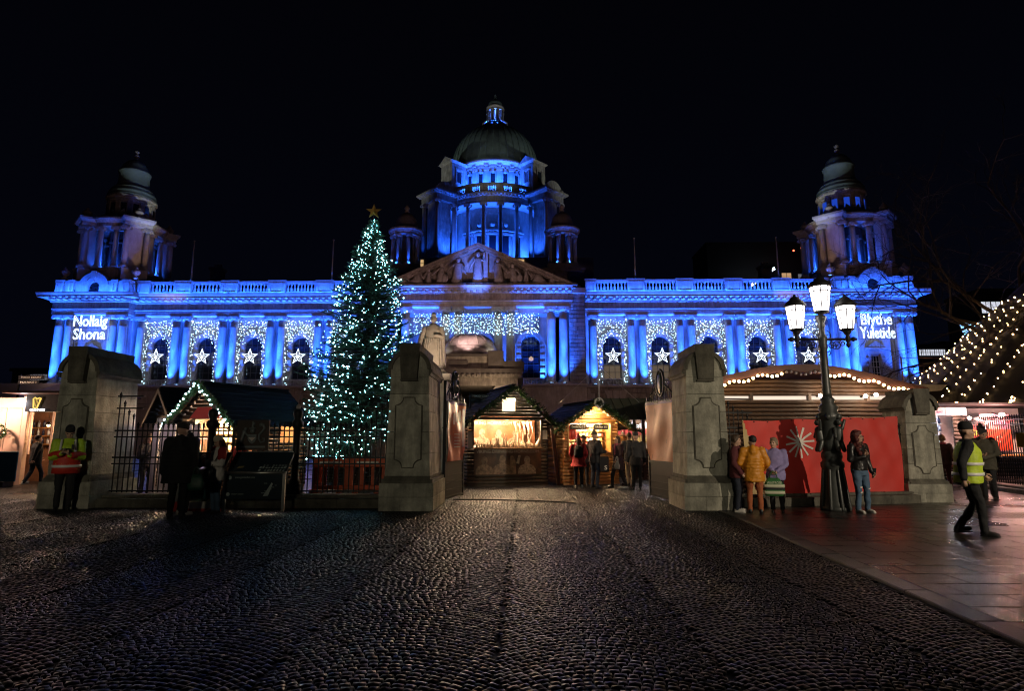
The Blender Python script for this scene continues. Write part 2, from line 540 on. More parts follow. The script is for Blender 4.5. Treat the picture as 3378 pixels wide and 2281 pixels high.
# the 300 nearest setts in view are pieces of their own
place.sort(key=lambda p: p[1] + 0.02*abs(p[0]) + (40 if (p[1] < 3.92 or abs(p[0]) > 0.845*p[1]+0.05) else 0))
smesh = []
for v in VAR:
    me = bpy.data.meshes.new('cobblestone')
    me.from_pydata(v, [], SF); me.materials.append(SETT)
    me.polygons.foreach_set('use_smooth', [True]*len(SF))
    smesh.append(me)
for x, y, a, sx, sy, v, dz in place[:300]:
    inst(smesh[v], 'cobblestone', sq, (x, y, dz), a, (sx, sy, 1))
rest = np.array(place[300:])
VA = np.array(VAR)
V = VA[rest[:,5].astype(int)].copy()
V[:,:,0] *= rest[:,3][:,None]; V[:,:,1] *= rest[:,4][:,None]
ca, sa = np.cos(rest[:,2])[:,None], np.sin(rest[:,2])[:,None]
X = V[:,:,0]*ca - V[:,:,1]*sa + rest[:,0][:,None]
Y = V[:,:,0]*sa + V[:,:,1]*ca + rest[:,1][:,None]
Z = V[:,:,2] + rest[:,6][:,None]
co = np.stack([X,Y,Z], -1).reshape(-1,3)
F = (np.array(SF)[None] + (np.arange(len(rest))*VA.shape[1])[:,None,None]).reshape(-1,4)
me = bpy.data.meshes.new('cobblestone_field')
me.vertices.add(len(co)); me.vertices.foreach_set('co', co.ravel().astype(np.float32))
me.loops.add(F.size); me.loops.foreach_set('vertex_index', F.ravel().astype(np.int32))
me.polygons.add(len(F)); me.polygons.foreach_set('loop_start', (np.arange(len(F))*4).astype(np.int32))
me.update(calc_edges=True)
# each sett of the field has its own tone, as the stones have
tone = np.repeat(np.random.default_rng(3).uniform(0.72, 1.3, len(rest)), VA.shape[1])
at_ = me.attributes.new('stone_tone', 'FLOAT', 'POINT'); at_.data.foreach_set('value', tone.astype(np.float32))
me.polygons.foreach_set('use_smooth', [True]*len(F))
SETTF = SETT.copy(); SETTF.name = 'wet_granite_setts'
_nt = SETTF.node_tree
for n in list(_nt.nodes):
    if n.type == 'OBJECT_INFO':
        an = _nt.nodes.new('ShaderNodeAttribute'); an.attribute_name = 'stone_tone'
        mr = n.outputs['Random'].links[0].to_node
        mr.inputs['From Min'].default_value = 0.7; mr.inputs['From Max'].default_value = 1.3
        _nt.links.new(an.outputs['Fac'], mr.inputs['Value'])
        _nt.nodes.remove(n)
me.materials.append(SETTF)
o = inst(me, 'cobblestone_field', sq); o['kind'] = 'stuff'
# drain line across the gateway and the worn track of a gate leaf
tr = MB()
tr.tube([(-1.75+3.1*math.sin(a), 15.2-0.1+3.4*(1-math.cos(a))*-0.35+0.4, -0.001) for a in [i*0.1 for i in range(14)]], 0.022, 5)
o = tr.build('gate_track', IRON); o['kind'] = 'structure'

# kerb stones
kb = sheet('kerb', [(3.66,-30),(4.4,-30),(4.4,15.6),(4.10,15.6),(4.10,11.5),(3.66,4.8)], -0.018, MORTAR)
y = 2.2
while y < 13.2:
    L = rnd.uniform(0.8, 1.15)
    y1 = min(y+L, 13.3)
    mb = MB()
    n0 = kerb_x(y)+0.012; n1 = kerb_x(y1)+0.012
    P = [(n0,y+.006),(n0+KW,y+.006),(n1+KW,y1-.006),(n1,y1-.006)]
    mb.prism([(a-n0,b-y) for a,b in P], -0.06, 0.004)
    i = 0.012
    Q = [(P[0][0]+i,P[0][1]+i),(P[1][0]-i,P[1][1]+i),(P[2][0]-i,P[2][1]-i),(P[3][0]+i,P[3][1]-i)]
    mb.add([(a-n0,b-y,0.004) for a,b in P]+[(a-n0,b-y,0.014) for a,b in Q], [(4,5,6,7),(0,1,5,4),(1,2,6,5),(2,3,7,6),(3,0,4,7)])
    mb.build('kerb_stone', KERB, kb, loc=(n0,y,rnd.uniform(-.003,.003)))
    y = y1
# pavement flags
pv = sheet('pavement', [(3.9,-30),(60,-30),(60,60.6),(4.36,60.6),(4.36,11.5),(3.92,4.8)], -0.012, MORTAR)
slabs = []
row = 0
y = 2.2
while y < 24:
    D = 0.45
    x = kerb_x(y)+KW+0.03 if y < 13.3 else 4.4
    x += (0 if row % 2 else 0.0)
    L0 = 0.3 if row % 2 else 0.62
    first = True
    while x < 0.9*y+1.2:
        L = L0 if first else rnd.choice((0.6, 0.6, 0.6, 0.75))
        first = False
        slabs.append((x+0.004, y+0.004, L-0.008, D-0.008))
        x += L
    y += D; row += 1
slabs.sort(key=lambda q: math.hypot(q[0]+q[2]/2, q[1]))
def slab_mb(L, D):
    mb = MB()
    b = 0.006
    mb.add([(0,0,-.04),(L,0,-.04),(L,D,-.04),(0,D,-.04),(0,0,-b),(L,0,-b),(L,D,-b),(0,D,-b),(b,b,0),(L-b,b,0),(L-b,D-b,0),(b,D-b,0)],
        [(0,1,5,4),(1,2,6,5),(2,3,7,6),(3,0,4,7),(4,5,9,8),(5,6,10,9),(6,7,11,10),(7,4,8,11),(8,9,10,11)])
    return mb
cache = {}
def tactile(x, y):
    return 8.6 < x < 14.5 and 12.2 < y < 13.1
far = MB()
nslab = 0
for x, y, L, D in slabs:
    if x > 0.86*y+0.5 and x > 4.6: continue
    t = tactile(x+L/2, y+D/2)
    if nslab < 300:
        key = (round(L,3), round(D,3), t)
        if key not in cache:
            mb = slab_mb(L, D)
            if t:
                for i in range(int(L/0.066)):
                    for j in range(int(D/0.066)):
                        px, py = 0.035+i*0.066, 0.035+j*0.066
                        r = 0.018
                        mb.add([(px-r,py-r,0),(px+r,py-r,0),(px+r,py+r,0),(px-r,py+r,0),(px-r*.6,py-r*.6,.005),(px+r*.6,py-r*.6,.005),(px+r*.6,py+r*.6,.005),(px-r*.6,py+r*.6,.005)],
                            [(0,1,5,4),(1,2,6,5),(2,3,7,6),(3,0,4,7),(4,5,6,7)])
            cache[key] = mb.mesh('flagstone', TACT if t else SLAB)
        inst(cache[key], 'flagstone', pv, (x, y, 0.008+rnd.uniform(-.0012,.0012)), 0, None,
             (rnd.uniform(-.002,.002), rnd.uniform(-.002,.002), 0))
        nslab += 1
    else:
        mb = slab_mb(L, D)
        far.add([(a+x, b+y, c+0.008) for a,b,c in mb.v], mb.f)
o = far.build('flagstone_field', SLAB, pv); o['kind'] = 'stuff'
# ---------------------------------------------------------------- the city hall
hall = thing('city_hall', 'long domed stone city hall floodlit blue with corner towers and columns', 'building', (-4.4, 60, 0))
LENS = glow('uplight_lens', (0.35, 0.6, 1.0), 14.0, False)
WARMW = glow('warm_lit_window', (1.0, 0.66, 0.30), 0.55, False)
DIMW = glow('dim_lit_window', (1.0, 0.72, 0.45), 0.10, False)

def column_meshes(h, r0, r1, cap, n=20):
    # shaft with entasis, attic base, ionic capital
    sh = MB(); prof = []
    for i in range(9):
        t = i/8
        prof.append((r0 + (r1-r0)*(t**1.6), 0.38 + (h-0.38-cap)*t))
    prof = [(r0*1.08, 0.36)] + prof
    sh.lathe(prof, n=n)
    for k in range(4): pass
    ba = MB()
    ba.box(-r0*1.42, r0*1.42, -r0*1.42, r0*1.42, 0, 0.15)
    ba.lathe([(r0*1.38,.15),(r0*1.42,.19),(r0*1.38,.235),(r0*1.2,.25),(r0*1.15,.285),(r0*1.25,.30),(r0*1.27,.335),(r0*1.18,.365)], n=n)
    ca = MB()
    z0 = h-cap
    ca.lathe([(r1*1.02,z0),(r1*1.1,z0+.03),(r1*1.02,z0+.06),(r1*1.25,z0+cap*.55)], n=n)
    ca.box(-r1*1.45, r1*1.45, -r1*1.3, r1*1.3, h-cap*.24, h)
    for sx in (-1, 1):
        for sy in (-1, 1):
            cx = sx*r1*1.28; cz = h-cap*.55; rr = cap*.42
            ca.cyl((cx, sy*r1*1.22, cz), (cx, sy*r1*0.75, cz), rr, 12)
            ca.cyl((cx, sy*r1*1.30, cz), (cx, sy*r1*1.2, cz), rr*.45, 8)
    ca.box(-r1*1.2, r1*1.2, -r1*1.18, r1*1.18, h-cap*.62, h-cap*.24)
    return sh.mesh('column', STONE, True), ba.mesh('base', STONE, False), ca.mesh('capital', STONE, False)
COLW = column_meshes(7.2, 0.42, 0.345, 0.42)
def column(x, y, z, parent, M=COLW):
    o = inst(M[0], 'column', parent, (x, y, z))
    inst(M[1], 'base', o); inst(M[2], 'capital', o)
    return o
lens_m = MB().lathe([(0.17,0),(0.19,.1),(0.16,.12)], n=12).mesh('uplight', IRON)
lens_l = MB().lathe([(0.15,.0),(0.15,.005)], n=12).mesh('lens', LENS)
def uplight(x, y, z, power, target, angle, blend=1.0, parent=hall, color=BLUE, fixture=True, rad=0.06):
    if fixture:
        o = inst(lens_m, 'uplight', parent, (x, y, z)); inst(lens_l, 'lens', o, (0, 0, .121))
    p = wpos(parent, (x, y, z+.17)); t = wpos(parent, target)
    return lamp('floodlight', 'SPOT', p, power, color, rad, t, angle, blend)

def bar(name, x0, x1, y0, y1, z0, z1, parent=hall, m=STONE, b=0.0):
    mb = MB()
    mb.bbox(x0,x1,y0,y1,z0,z1,b) if b else mb.box(x0,x1,y0,y1,z0,z1)
    return mb.build(name, m, parent)

def arch_wall(x0, x1, z0, z1, xc, hw, zb, zs, y0, y1, name='wall', parent=hall, m=STONE, n=14):
    # wall with one round-headed opening: sill zb, springing zs
    mb = MB()
    mb.box(x0, xc-hw, y0, y1, z0, z1)
    mb.box(xc+hw, x1, y0, y1, z0, z1)
    if zb > z0: mb.box(xc-hw, xc+hw, y0, y1, z0, zb)
    for i in range(n):
        a0 = PI - PI*i/n; a1 = PI - PI*(i+1)/n
        xa, za = xc+hw*math.cos(a0), zs+hw*math.sin(a0)
        xb, zc = xc+hw*math.cos(a1), zs+hw*math.sin(a1)
        mb.prismy([(xa,za),(xb,zc),(xb,z1),(xa,z1)], y0, y1)
    return mb.build(name, m, parent)
def arch_band(xc, zs, r0, r1, y0, y1, name='archivolt', parent=hall, m=STONE, n=16, a0=0, a1=PI):
    mb = MB(); vs = []
    for i in range(n+1):
        a = a1 + (a0-a1)*i/n
        for r, y in ((r0,y0),(r1,y0),(r1,y1),(r0,y1)):
            vs.append((xc+r*math.cos(a), y, zs+r*math.sin(a)))
    fs = []
    for i in range(n):
        for k in range(4):
            fs.append((i*4+k, (i+1)*4+k, (i+1)*4+(k+1)%4, i*4+(k+1)%4))
    fs += [(0,1,2,3), (n*4+3,n*4+2,n*4+1,n*4)]
    mb.add(vs, fs)
    return mb.build(name, m, parent)
# shared window pieces
def window_mesh(hw, zb, zs, rows, cols):
    fr = MB(); n = 14
    # frame ring and glazing bars of a round-headed window
    for sx in (-1, 1): fr.box(sx*hw-.05, sx*hw+.05, -.04, .06, zb, zs)
    pts = [(hw*math.cos(PI*i/n), 0, zs+hw*math.sin(PI*i/n)) for i in range(n+1)]
    fr.tube(pts, .05, 4)
    for i in range(1, cols): fr.box(-hw+2*hw*i/cols-.022, -hw+2*hw*i/cols+.022, -.02, .03, zb, zs+hw*.9*math.sin(math.acos(abs(-1+2*i/cols))))
    for j in range(rows+1):
        z = zb + (zs-zb)*j/rows
        fr.box(-hw, hw, -.024, .034, z-.024, z+.024)
    pa = MB()
    P = [(-hw,zb),(hw,zb)] + [(hw*math.cos(PI*i/n), zs+hw*math.sin(PI*i/n)) for i in range(n+1)]
    pa.prismy(P, .05, .07)
    return fr.mesh('window', BARS), pa
WFR, WPA = window_mesh(0.88, 7.55, 11.0, 5, 3)
WPANE = {'dark': WPA.mesh('pane', GLASS), 'warm': WPA.mesh('pane', GLASS)}
lowp = MB().box(-.86,.86,.04,.046,7.6,9.0).mesh('lit_blind', DIMW)
bal_s = MB().lathe([(.035,0),(.035,.05),(.075,.12),(.085,.2),(.05,.32),(.035,.42),(.05,.47),(.035,.5)], n=8).mesh('baluster', STONE, True)
BALU = MB()
BALU.box(-.11,.11,-.11,.11,0,.07)
BALU.lathe([(.06,.07),(.11,.13),(.13,.24),(.115,.34),(.065,.5),(.055,.56),(.085,.6),(.075,.66),(.1,.73)], n=10)
BALU.box(-.11,.11,-.11,.11,.72,.8)
BALU = BALU.mesh('baluster', STONE, True)
MODI = MB().box(-.17,.17,-.62,0,0,.24).box(-.14,.14,-.70,-.62,.06,.24).mesh('modillion', STONE)
stone_cache = {}
def stone(w, h, d, parent, x, y, z, m=STONE2):
    k = (round(w,2), round(h,2), round(d,2), m.name)
    if k not in stone_cache:
        stone_cache[k] = MB().bbox(-w/2+.022, w/2-.022, 0, d, .022, h-.022, min(.03, h*.12)).mesh('stone_block', m)
    return inst(stone_cache[k], 'stone_block', parent, (x, y + rnd.uniform(-.008,.008), z))

def entablature(x0, x1, yf, yb, za, zf, zc, zt, parent=hall, mods=True, proj=1.0, ends=(0,0)):
    # za architrave bottom, zf frieze bottom, zc cornice bottom, zt cornice top
    bar('architrave', x0, x1, yf+.04, yb, za, zf-.10, parent)
    mb = MB()
    for k, (z0, z1, q) in enumerate(((za+.17, za+.20, .02), (za+.34, za+.37, .04))):
        mb.box(x0-.0, x1+.0, yf+.04-q, yf+.05, z0, z1)
    mb.box(x0, x1, yf-.10, yb, zf-.10, zf)
    mb.build('moulding', STONE, parent)
    # frieze as separate stones
    n = max(1, int((x1-x0)/1.9)); w = (x1-x0)/n
    for i in range(n):
        bar('frieze_stone', x0+i*w+.006, x0+(i+1)*w-.006, yf+.04+rnd.uniform(0,.006), yb, zf, zc, parent, STONE2)
    h = zt-zc
    mb = MB()
    mb.box(x0-.14*ends[0], x1+.14*ends[1], yf-.14, yb, zc, zc+h*.16)
    mb.box(x0-.2*ends[0], x1+.2*ends[1], yf-.22, yb, zc+h*.16, zc+h*.46)
    mb.build('bed_moulding', STONE, parent)
    P = [(yb, zc+h*.46+.004), (yf-proj*.92, zc+h*.46+.004), (yf-proj*.92, zc+h*.66), (yf-proj*.97, zc+h*.70), (yf-proj*1.08, zc+h*.92), (yf-proj*1.08, zt), (yb, zt)]
    MB().prismx(P, x0-proj*ends[0], x1+proj*ends[1]).build('cornice', STONE, parent)
    if mods:
        n = int((x1-x0)/0.62); w = (x1-x0)/n
        for i in range(n):
            inst(MODI, 'modillion', parent, (x0+(i+.5)*w, yf-.22, zc+h*.46-.243), 0, (1, min(1,.85*proj), 1))
    # end returns of the modillions
def balustrade_bay(x0, x1, yf, z0, z1, parent=hall):
    bar('balustrade_plinth', x0, x1, yf+.02, yf+.42, z0, z0+.40, parent)
    bar('balustrade_rail', x0, x1, yf-.02, yf+.46, z1-.30, z1, parent, STONE, .03)
    n = max(2, int((x1-x0)/.345)); w = (x1-x0)/n
    for i in range(n):
        inst(BALU, 'baluster', parent, (x0+(i+.5)*w, yf+.22, z0+.40), 0, (1,1,(z1-.30-z0-.40)/.8))
def pedestal(x0, x1, yf, z0, z1, parent=hall):
    mb = MB()
    mb.box(x0, x1, yf-.18, yf+.55, z0, z0+.34)
    mb.box(x0+.05, x1-.05, yf, yf+.5, z0+.34, z1-.24)
    mb.box(x0-.03, x1+.03, yf-.09, yf+.58, z1-.24, z1+.03)
    # raised border round a sunk panel
    mb.box(x0+.05, x0+.22, yf-.12, yf, z0+.34, z1-.24); mb.box(x1-.22, x1-.05, yf-.12, yf, z0+.34, z1-.24)
    mb.box(x0+.22, x1-.22, yf-.12, yf, z1-.36, z1-.24)
    mb.build('pedestal', STONE, parent)

ZB, ZP = 6.75, 6.5
bayx = (13.5, 18.42, 23.34, 28.26, 33.0)
pairx = (15.96, 20.88, 25.8, 30.63)
lit_bays = {(1,0): 1, (1,1): 1, (1,4): 1}
for s in (-1, 1):
    def X(a, b): return (s*a, s*b) if s > 0 else (s*b, s*a)
    # basement
    x0, x1 = X(10.7, 35.2)
    bar('basement_wall', x0, x1, -.80, 3, 0, ZP)
    bar('string_course', x0, x1, -1.12, 1.0, ZP, ZB, hall, STONE, .03)
    bar('string_course', x0, x1, -1.0, 1.0, 4.62, 4.86, hall, STONE, .03)
    # basement stones, a flat keystone arch over each basement window
    for bi, bx in enumerate(bayx):
        cx = s*bx
        for zc_, k in ((4.9,0),(5.43,1),(5.96,0)):
            if s < 0 and bi < 1: continue
            for j in range(3):
                w = 4.9/3
                px = cx - 2.46 + (j+.5)*w + (w/2 if k else 0) - (.4 if k else 0)
                if abs(px - cx) > 2.3: continue
                stone(w, .53, .12, hall, px, -.92, zc_)
        mb = MB()
        for q, (wb, wt) in enumerate(((-.5,-.75),(0,0),(.5,.75))):
            mb.prismy([(cx+wb-.24,4.95),(cx+wb+.24,4.95),(cx+wt+.34,6.2),(cx+wt-.34,6.2)], -1.02, -.80)
        mb.build('keystone', STONE, hall)
    # bays
    for bi, bx in enumerate(bayx):
        cx = s*bx
        arch_wall(cx-2.46, cx+2.46 if bi < 4 else cx+2.46, ZB, 14.0, cx, .92, 7.5, 11.0, 1.0, 1.6)
        arch_band(cx, 11.0, .92, 1.22, .84, 1.0); arch_band(cx, 11.0, 1.22, 1.36, .78, 1.0, 'hood_moulding')
        MB().prismy([(cx-.12,11.85),(cx+.12,11.85),(cx+.22,12.55),(cx-.22,12.55)], .66, .84).build('keystone', STONE, hall)
        bar('impost', cx-1.5, cx-.92, .82, 1.0, 10.85, 11.02); bar('impost', cx+.92, cx+1.5, .82, 1.0, 10.85, 11.02)
        for k in range(4):
            for q in (-1, 1):
                bar('quoin', min(cx+q*.94, cx+q*1.36), max(cx+q*.94, cx+q*1.36), .84, 1.0, 7.55+k*.8, 7.95+k*.8, hall, STONE, .02)
        w = inst(WFR, 'window', hall, (cx, 1.28, 0))
        inst(WPANE['dark'], 'pane', w)
        if (s, bi) in lit_bays: inst(lowp, 'lit_blind', w)
        bar('window_sill', cx-1.3, cx+1.3, .5, 1.3, 7.42, 7.52, hall, STONE, .02)
        bar('sill_plinth', cx-1.2, cx+1.2, .66, .98, ZB, 6.9)
        for k in range(9): inst(bal_s, 'baluster', hall, (cx-1.04+k*.26, .8, 6.9), 0, (1.2,1.2,1.04))
        # light on the sill that washes the architrave and cornice above the bay
        uplight(cx, -.85, 6.6, 1700, (cx, -.1, 15.2), R(27), .6, fixture=False)
        bar('panel', cx-1.4, cx+1.4, .90, 1.0, 13.5, 13.98)
    cols = [11.55] + [p+d for p in pairx for d in (-.6, .6)] + [34.85]
    for cx in cols:
        column(s*cx, .42, ZB, hall)
        MB().box(-.34,.34,.78,1.0,ZB,13.95).build('pilaster', STONE, hall, loc=(s*cx,0,0))
        uplight(s*cx, -.82, 6.75, 420, (s*cx, .12, 10.5), R(80), 1.0)
        uplight(s*cx, -.95, 6.75, 2300, (s*cx, .05, 13.0), R(26), 1.0, fixture=False)
    bar('pilaster', *X(10.75, 11.05), .1, 1.0, ZB, 14.0)
    entablature(*X(10.72, 35.42), 0, 1.62, 14.0, 14.62, 15.27, 16.14)
    # balustrade
    posts = [10.9] + list(pairx) + [35.0]
    pw = [(10.75, 11.9)] + [(p-.9, p+.9) for p in pairx] + [(34.1, 35.4)]
    for a, b in pw: pedestal(*X(a, b), 0, 16.145, 17.7)
    for (a0, a1), (b0, b1) in zip(pw[:-1], pw[1:]): balustrade_bay(*X(a1, b0), .04, 16.145, 17.68)
    for (a0, a1), (b0, b1) in zip(pw[:-1], pw[1:]):
        m = s*(a1+b0)/2
        p = wpos(hall, (m, -.46, 16.2)); t = wpos(hall, (m, .2, 17.4))
        lamp('cornice_strip_light', 'AREA', p, 30, BLUE, target=t, size=(4.6, .10))
    # ------------------------------------------------ end pavilion
    PF, PC = -.9, 39.45
    bar('basement_wall', *X(35.45, 43.4), PF-.80, 12, 0, ZP)
    bar('string_course', *X(35.45, 43.5), PF-1.12, 12, ZP, ZB, hall, STONE, .03)
    pxs = s*PC
    wl = MB()
    wl.box(pxs-3.95, pxs-.46, PF+.95, 2, ZB, 14.0); wl.box(pxs+.46, pxs+3.95, PF+.95, 2, ZB, 14.0)
    wl.box(pxs-.46, pxs+.46, PF+.95, 2, ZB, 7.44); wl.box(pxs-.46, pxs+.46, PF+.95, 2, 9.72, 14.0)
    wl.box(pxs-3.95, pxs+3.95, 2, 12, ZB, 14.0)
    wl.build('pavilion_wall', STONE, hall)
    fr = MB()
    for q in (-.42, -.14, .14, .42): fr.box(q-.025, q+.025, 0, .06, 7.44, 9.72)
    for j in range(5): fr.box(-.44, .44, 0, .061, 7.44+j*.56, 7.49+j*.56)
    w = fr.build('window', POLE, hall, loc=(pxs, PF+1.1, 0))
    MB().box(-.46,.46,.07,.09,7.44,9.72).build('pane', GLASS, w)
    for q in (-1, 1):
        bar('window_surround', min(pxs+q*.47,pxs+q*.72), max(pxs+q*.47,pxs+q*.72), PF+.82, PF+.95, 7.3, 9.9)
        for k in range(4): bar('quoin', min(pxs+q*.5,pxs+q*1.0), max(pxs+q*.5,pxs+q*1.0), PF+.76, PF+.95, 7.4+k*.6, 7.7+k*.6, hall, STONE, .02)
    bar('window_surround', pxs-.74, pxs+.74, PF+.80, PF+.95, 9.9, 10.3)
    MB().prismy([(pxs-1.0,10.5),(pxs+1.0,10.5),(pxs,11.2)], PF+.66, PF+.95).build('window_pediment', STONE2, hall)
    bar('window_pediment_base', pxs-1.02, pxs+1.02, PF+.62, PF+.95, 10.32, 10.5)
    bar('window_sill', pxs-.95, pxs+.95, PF+.55, PF+1.0, 7.1, 7.28, hall, STONE, .02)
    for q in (-1, 1):
        for d in (-.55, .55):
            cx = pxs + q*2.75 + d
            column(cx, PF+.42, ZB, hall)
            uplight(cx, PF-.82, 6.75, 480, (cx, PF+.12, 10.5), R(80), 1.0)
            uplight(cx, PF-.95, 6.75, 2600, (cx, PF+.05, 13.0), R(26), 1.0, fixture=False)
            MB().box(-.36,.36,.78,.97,ZB,13.95).build('pilaster', STONE, hall, loc=(cx,PF,0))
    uplight(pxs, PF-.85, 6.6, 1900, (pxs, PF, 15.0), R(27), .6, fixture=False)
    entablature(pxs-3.95, pxs+3.95, PF, 8, 14.0, 14.62, 15.27, 16.14, hall, True, 1.0, (1,1))
    # solid parapet with panels, an arch with a louvred opening
    ys = PF+.1
    for a, b in ((-3.85,-3.0),(-2.55,-1.9),(1.9,2.55),(3.0,3.85)): pedestal(pxs+a, pxs+b, ys-.05, 16.145, 17.6)
    for a, b in ((-3.0,-2.55),(2.55,3.0),(-1.9,-.56),(.56,1.9)): bar('parapet', pxs+a, pxs+b, ys+.05, ys+.5, 16.145, 17.55)
    for q in (-1, 1): bar('parapet_side', min(pxs+q*3.45,pxs+q*3.85), max(pxs+q*3.45,pxs+q*3.85), ys+.5, 7, 16.145, 17.55)
    lv = MB()
    for k in range(9): lv.taper(0, 0, 16.2+k*.15, 16.3+k*.15, .56, .05, .56, .03)
    lv.build('louvre', IRON, hall, loc=(pxs, ys+.3, 0))
    arch_band(pxs, 16.9, 1.05, 1.55, ys-.05, ys+.5, 'segmental_arch', a0=.18, a1=PI-.18)
    arch_band(pxs, 16.9, .56, 1.05, ys+.1, ys+.45, 'arch_filling', a0=.0, a1=PI)
    MB().prismy([(pxs-.14,17.45),(pxs+.14,17.45),(pxs+.26,18.55),(pxs-.26,18.55)], ys-.2, ys+.2).build('keystone', STONE, hall)
    p = wpos(hall, (pxs, PF-.65, 16.25)); t = wpos(hall, (pxs, PF+.3, 17.2))
    lamp('cornice_strip_light', 'AREA', p, 45, BLUE, target=t, size=(7.4, .10))
    # stone of the side wing and roof behind
    bar('roof', *X(10.7, 43), 1.7, 26, 16.2, 17.0, hall, DARKST)
    # chimney
    cxm = 33.2 if s > 0 else 32.4
    ch = MB(); ch.box(s*cxm-.6, s*cxm+.6, 9.4, 10.6, 17, 21.6); ch.box(s*cxm-.75, s*cxm+.75, 9.25, 10.75, 21.6, 21.9)
    for q in (-.35, 0, .35): ch.lathe([(.14,21.9),(.12,22.4)], s*cxm+q, 10, 8)
    ch.build('chimney', DARKST, hall)

# ---------------------------------------------------------------- central portico, local front plane of the columns y = -2
CF = -2.0
bar('basement_wall', -10.45, 10.45, CF-.8, 3, 0, 6.45)
bar('string_course', -10.5, 10.5, CF-1.1, 3, 6.45, 6.7, hall, STONE, .03)
for cx in (-5.2, 0, 5.2):
    arch_wall(cx-2.6, cx+2.6, 6.7, 13.95, cx, .95, 7.6, 11.1, 1.0, 1.6)
    arch_band(cx, 11.1, .95, 1.32, .84, 1.0); arch_band(cx, 11.1, 1.32, 1.46, .76, 1.0, 'hood_moulding')
    for q in (-1, 1):
        bar('impost', min(cx+q*.97,cx+q*1.7), max(cx+q*.97,cx+q*1.7), .80, 1.0, 10.95, 11.12)
        for k in range(5): bar('quoin', min(cx+q*.97,cx+q*1.42), max(cx+q*.97,cx+q*1.42), .82, 1.0, 7.6+k*.68, 7.98+k*.68, hall, STONE, .02)
    w = inst(WFR, 'window', hall, (cx, 1.3, .1)); inst(WPANE['dark'], 'pane', w)
    if cx > 1:
        MB().lathe([(.0,.0),(.22,.06),(.24,.3),(.0,.5)], n=10).build('hanging_lamp', WARMW, w, loc=(0.05,-.25,9.3))
    for k in range(9): inst(bal_s, 'baluster', hall, (cx-1.04+k*.26, -.4, 6.75), 0, (1.2,1.2,1.2))
    bar('balcony_rail', cx-1.2, cx+1.2, -.5, -.3, 7.35, 7.5)
    uplight(cx, CF-.85, 6.55, 2000, (cx, CF-.1, 15.2), R(27), .6, fixture=False)
    uplight(cx-1.2, .1, 6.75, 420, (cx-1.2, .95, 11.5), R(80), 1.0, fixture=False)
    uplight(cx+1.2, .1, 6.75, 420, (cx+1.2, .95, 11.5), R(80), 1.0, fixture=False)
COLC = column_meshes(7.7, 0.46, 0.385, 0.5)
bar('portico_floor', -10.4, 10.4, CF-.1, 1.2, 6.42, 6.72)
for pc in (-7.78, -2.6, 2.6, 7.78):
    for d in (-.62, .62):
        column(pc+d, CF+.46, 6.72, hall, COLC)
        uplight(pc+d, CF-.80, 6.7, 420, (pc+d, CF+.15, 10.5), R(80), 1.0)
        uplight(pc+d, CF-.95, 6.7, 2300, (pc+d, CF+.05, 13.0), R(26), 1.0, fixture=False)
for s in (-1, 1):
    # rusticated pier
    bar('pier', min(s*8.95,s*10.5), max(s*8.95,s*10.5), CF+.25, 2, 6.7, 16.3, hall, DARKST)
    z = 6.72; k = 0
    while z < 15.6:
        h = .41
        xs = ((8.97,9.75),(9.75,10.5)) if k % 2 else ((8.97,9.4),(9.4,10.5))
        for a, b in xs: stone(b-a, h, .14, hall, s*(a+b)/2, CF+.14, z)
        z += h; k += 1
    bar('pier_cap', min(s*8.9,s*10.6), max(s*8.9,s*10.6), CF-.1, 2.2, 15.72, 16.3, hall, STONE, .04)
entablature(-9.3, 9.3, CF, 1.62, 14.45, 15.06, 15.74, 16.4, hall, True, .85, (0,0))
bar('portico_ceiling', -8.9, 8.9, CF+1.2, 1.6, 13.98, 14.45)
# pediment
pd = part('pediment', hall)
ax, az, bz = 9.75, 20.75, 16.42
MB().prismy([(-ax+.3,bz),(ax-.3,bz),(0,az-.55)], CF+.35, CF+1.2).build('tympanum', STONE2, pd)
for s in (-1, 1):
    L = math.hypot(ax, az-bz); dx, dz = ax/L, (az-bz)/L
    for off, dep, th, nm in ((0,-.75,.26,'raking_cornice'),(-.26,-.45,.2,'raking_moulding')):
        P = [(s*(-ax if s>0 else -ax), bz), (0, az)]
        nx, nz = -dz, dx
        A = (-ax+nx*off*1.0, bz+nz*off); B = (0+nx*off*0, az+nz*off*1.05)
        quad = [(A[0],A[1]-0), (B[0],B[1]), (B[0],B[1]-th*1.09), (A[0]+th*2.2,A[1])]
        if s > 0: quad = [(-x,z) for x,z in quad][::-1]
        MB().prismy(quad, CF+dep, CF+1.3).build(nm, STONE2, pd)
bar('pediment_base', -ax, ax, CF-.8, CF+1.3, bz-.02, bz+.16, pd, STONE2)
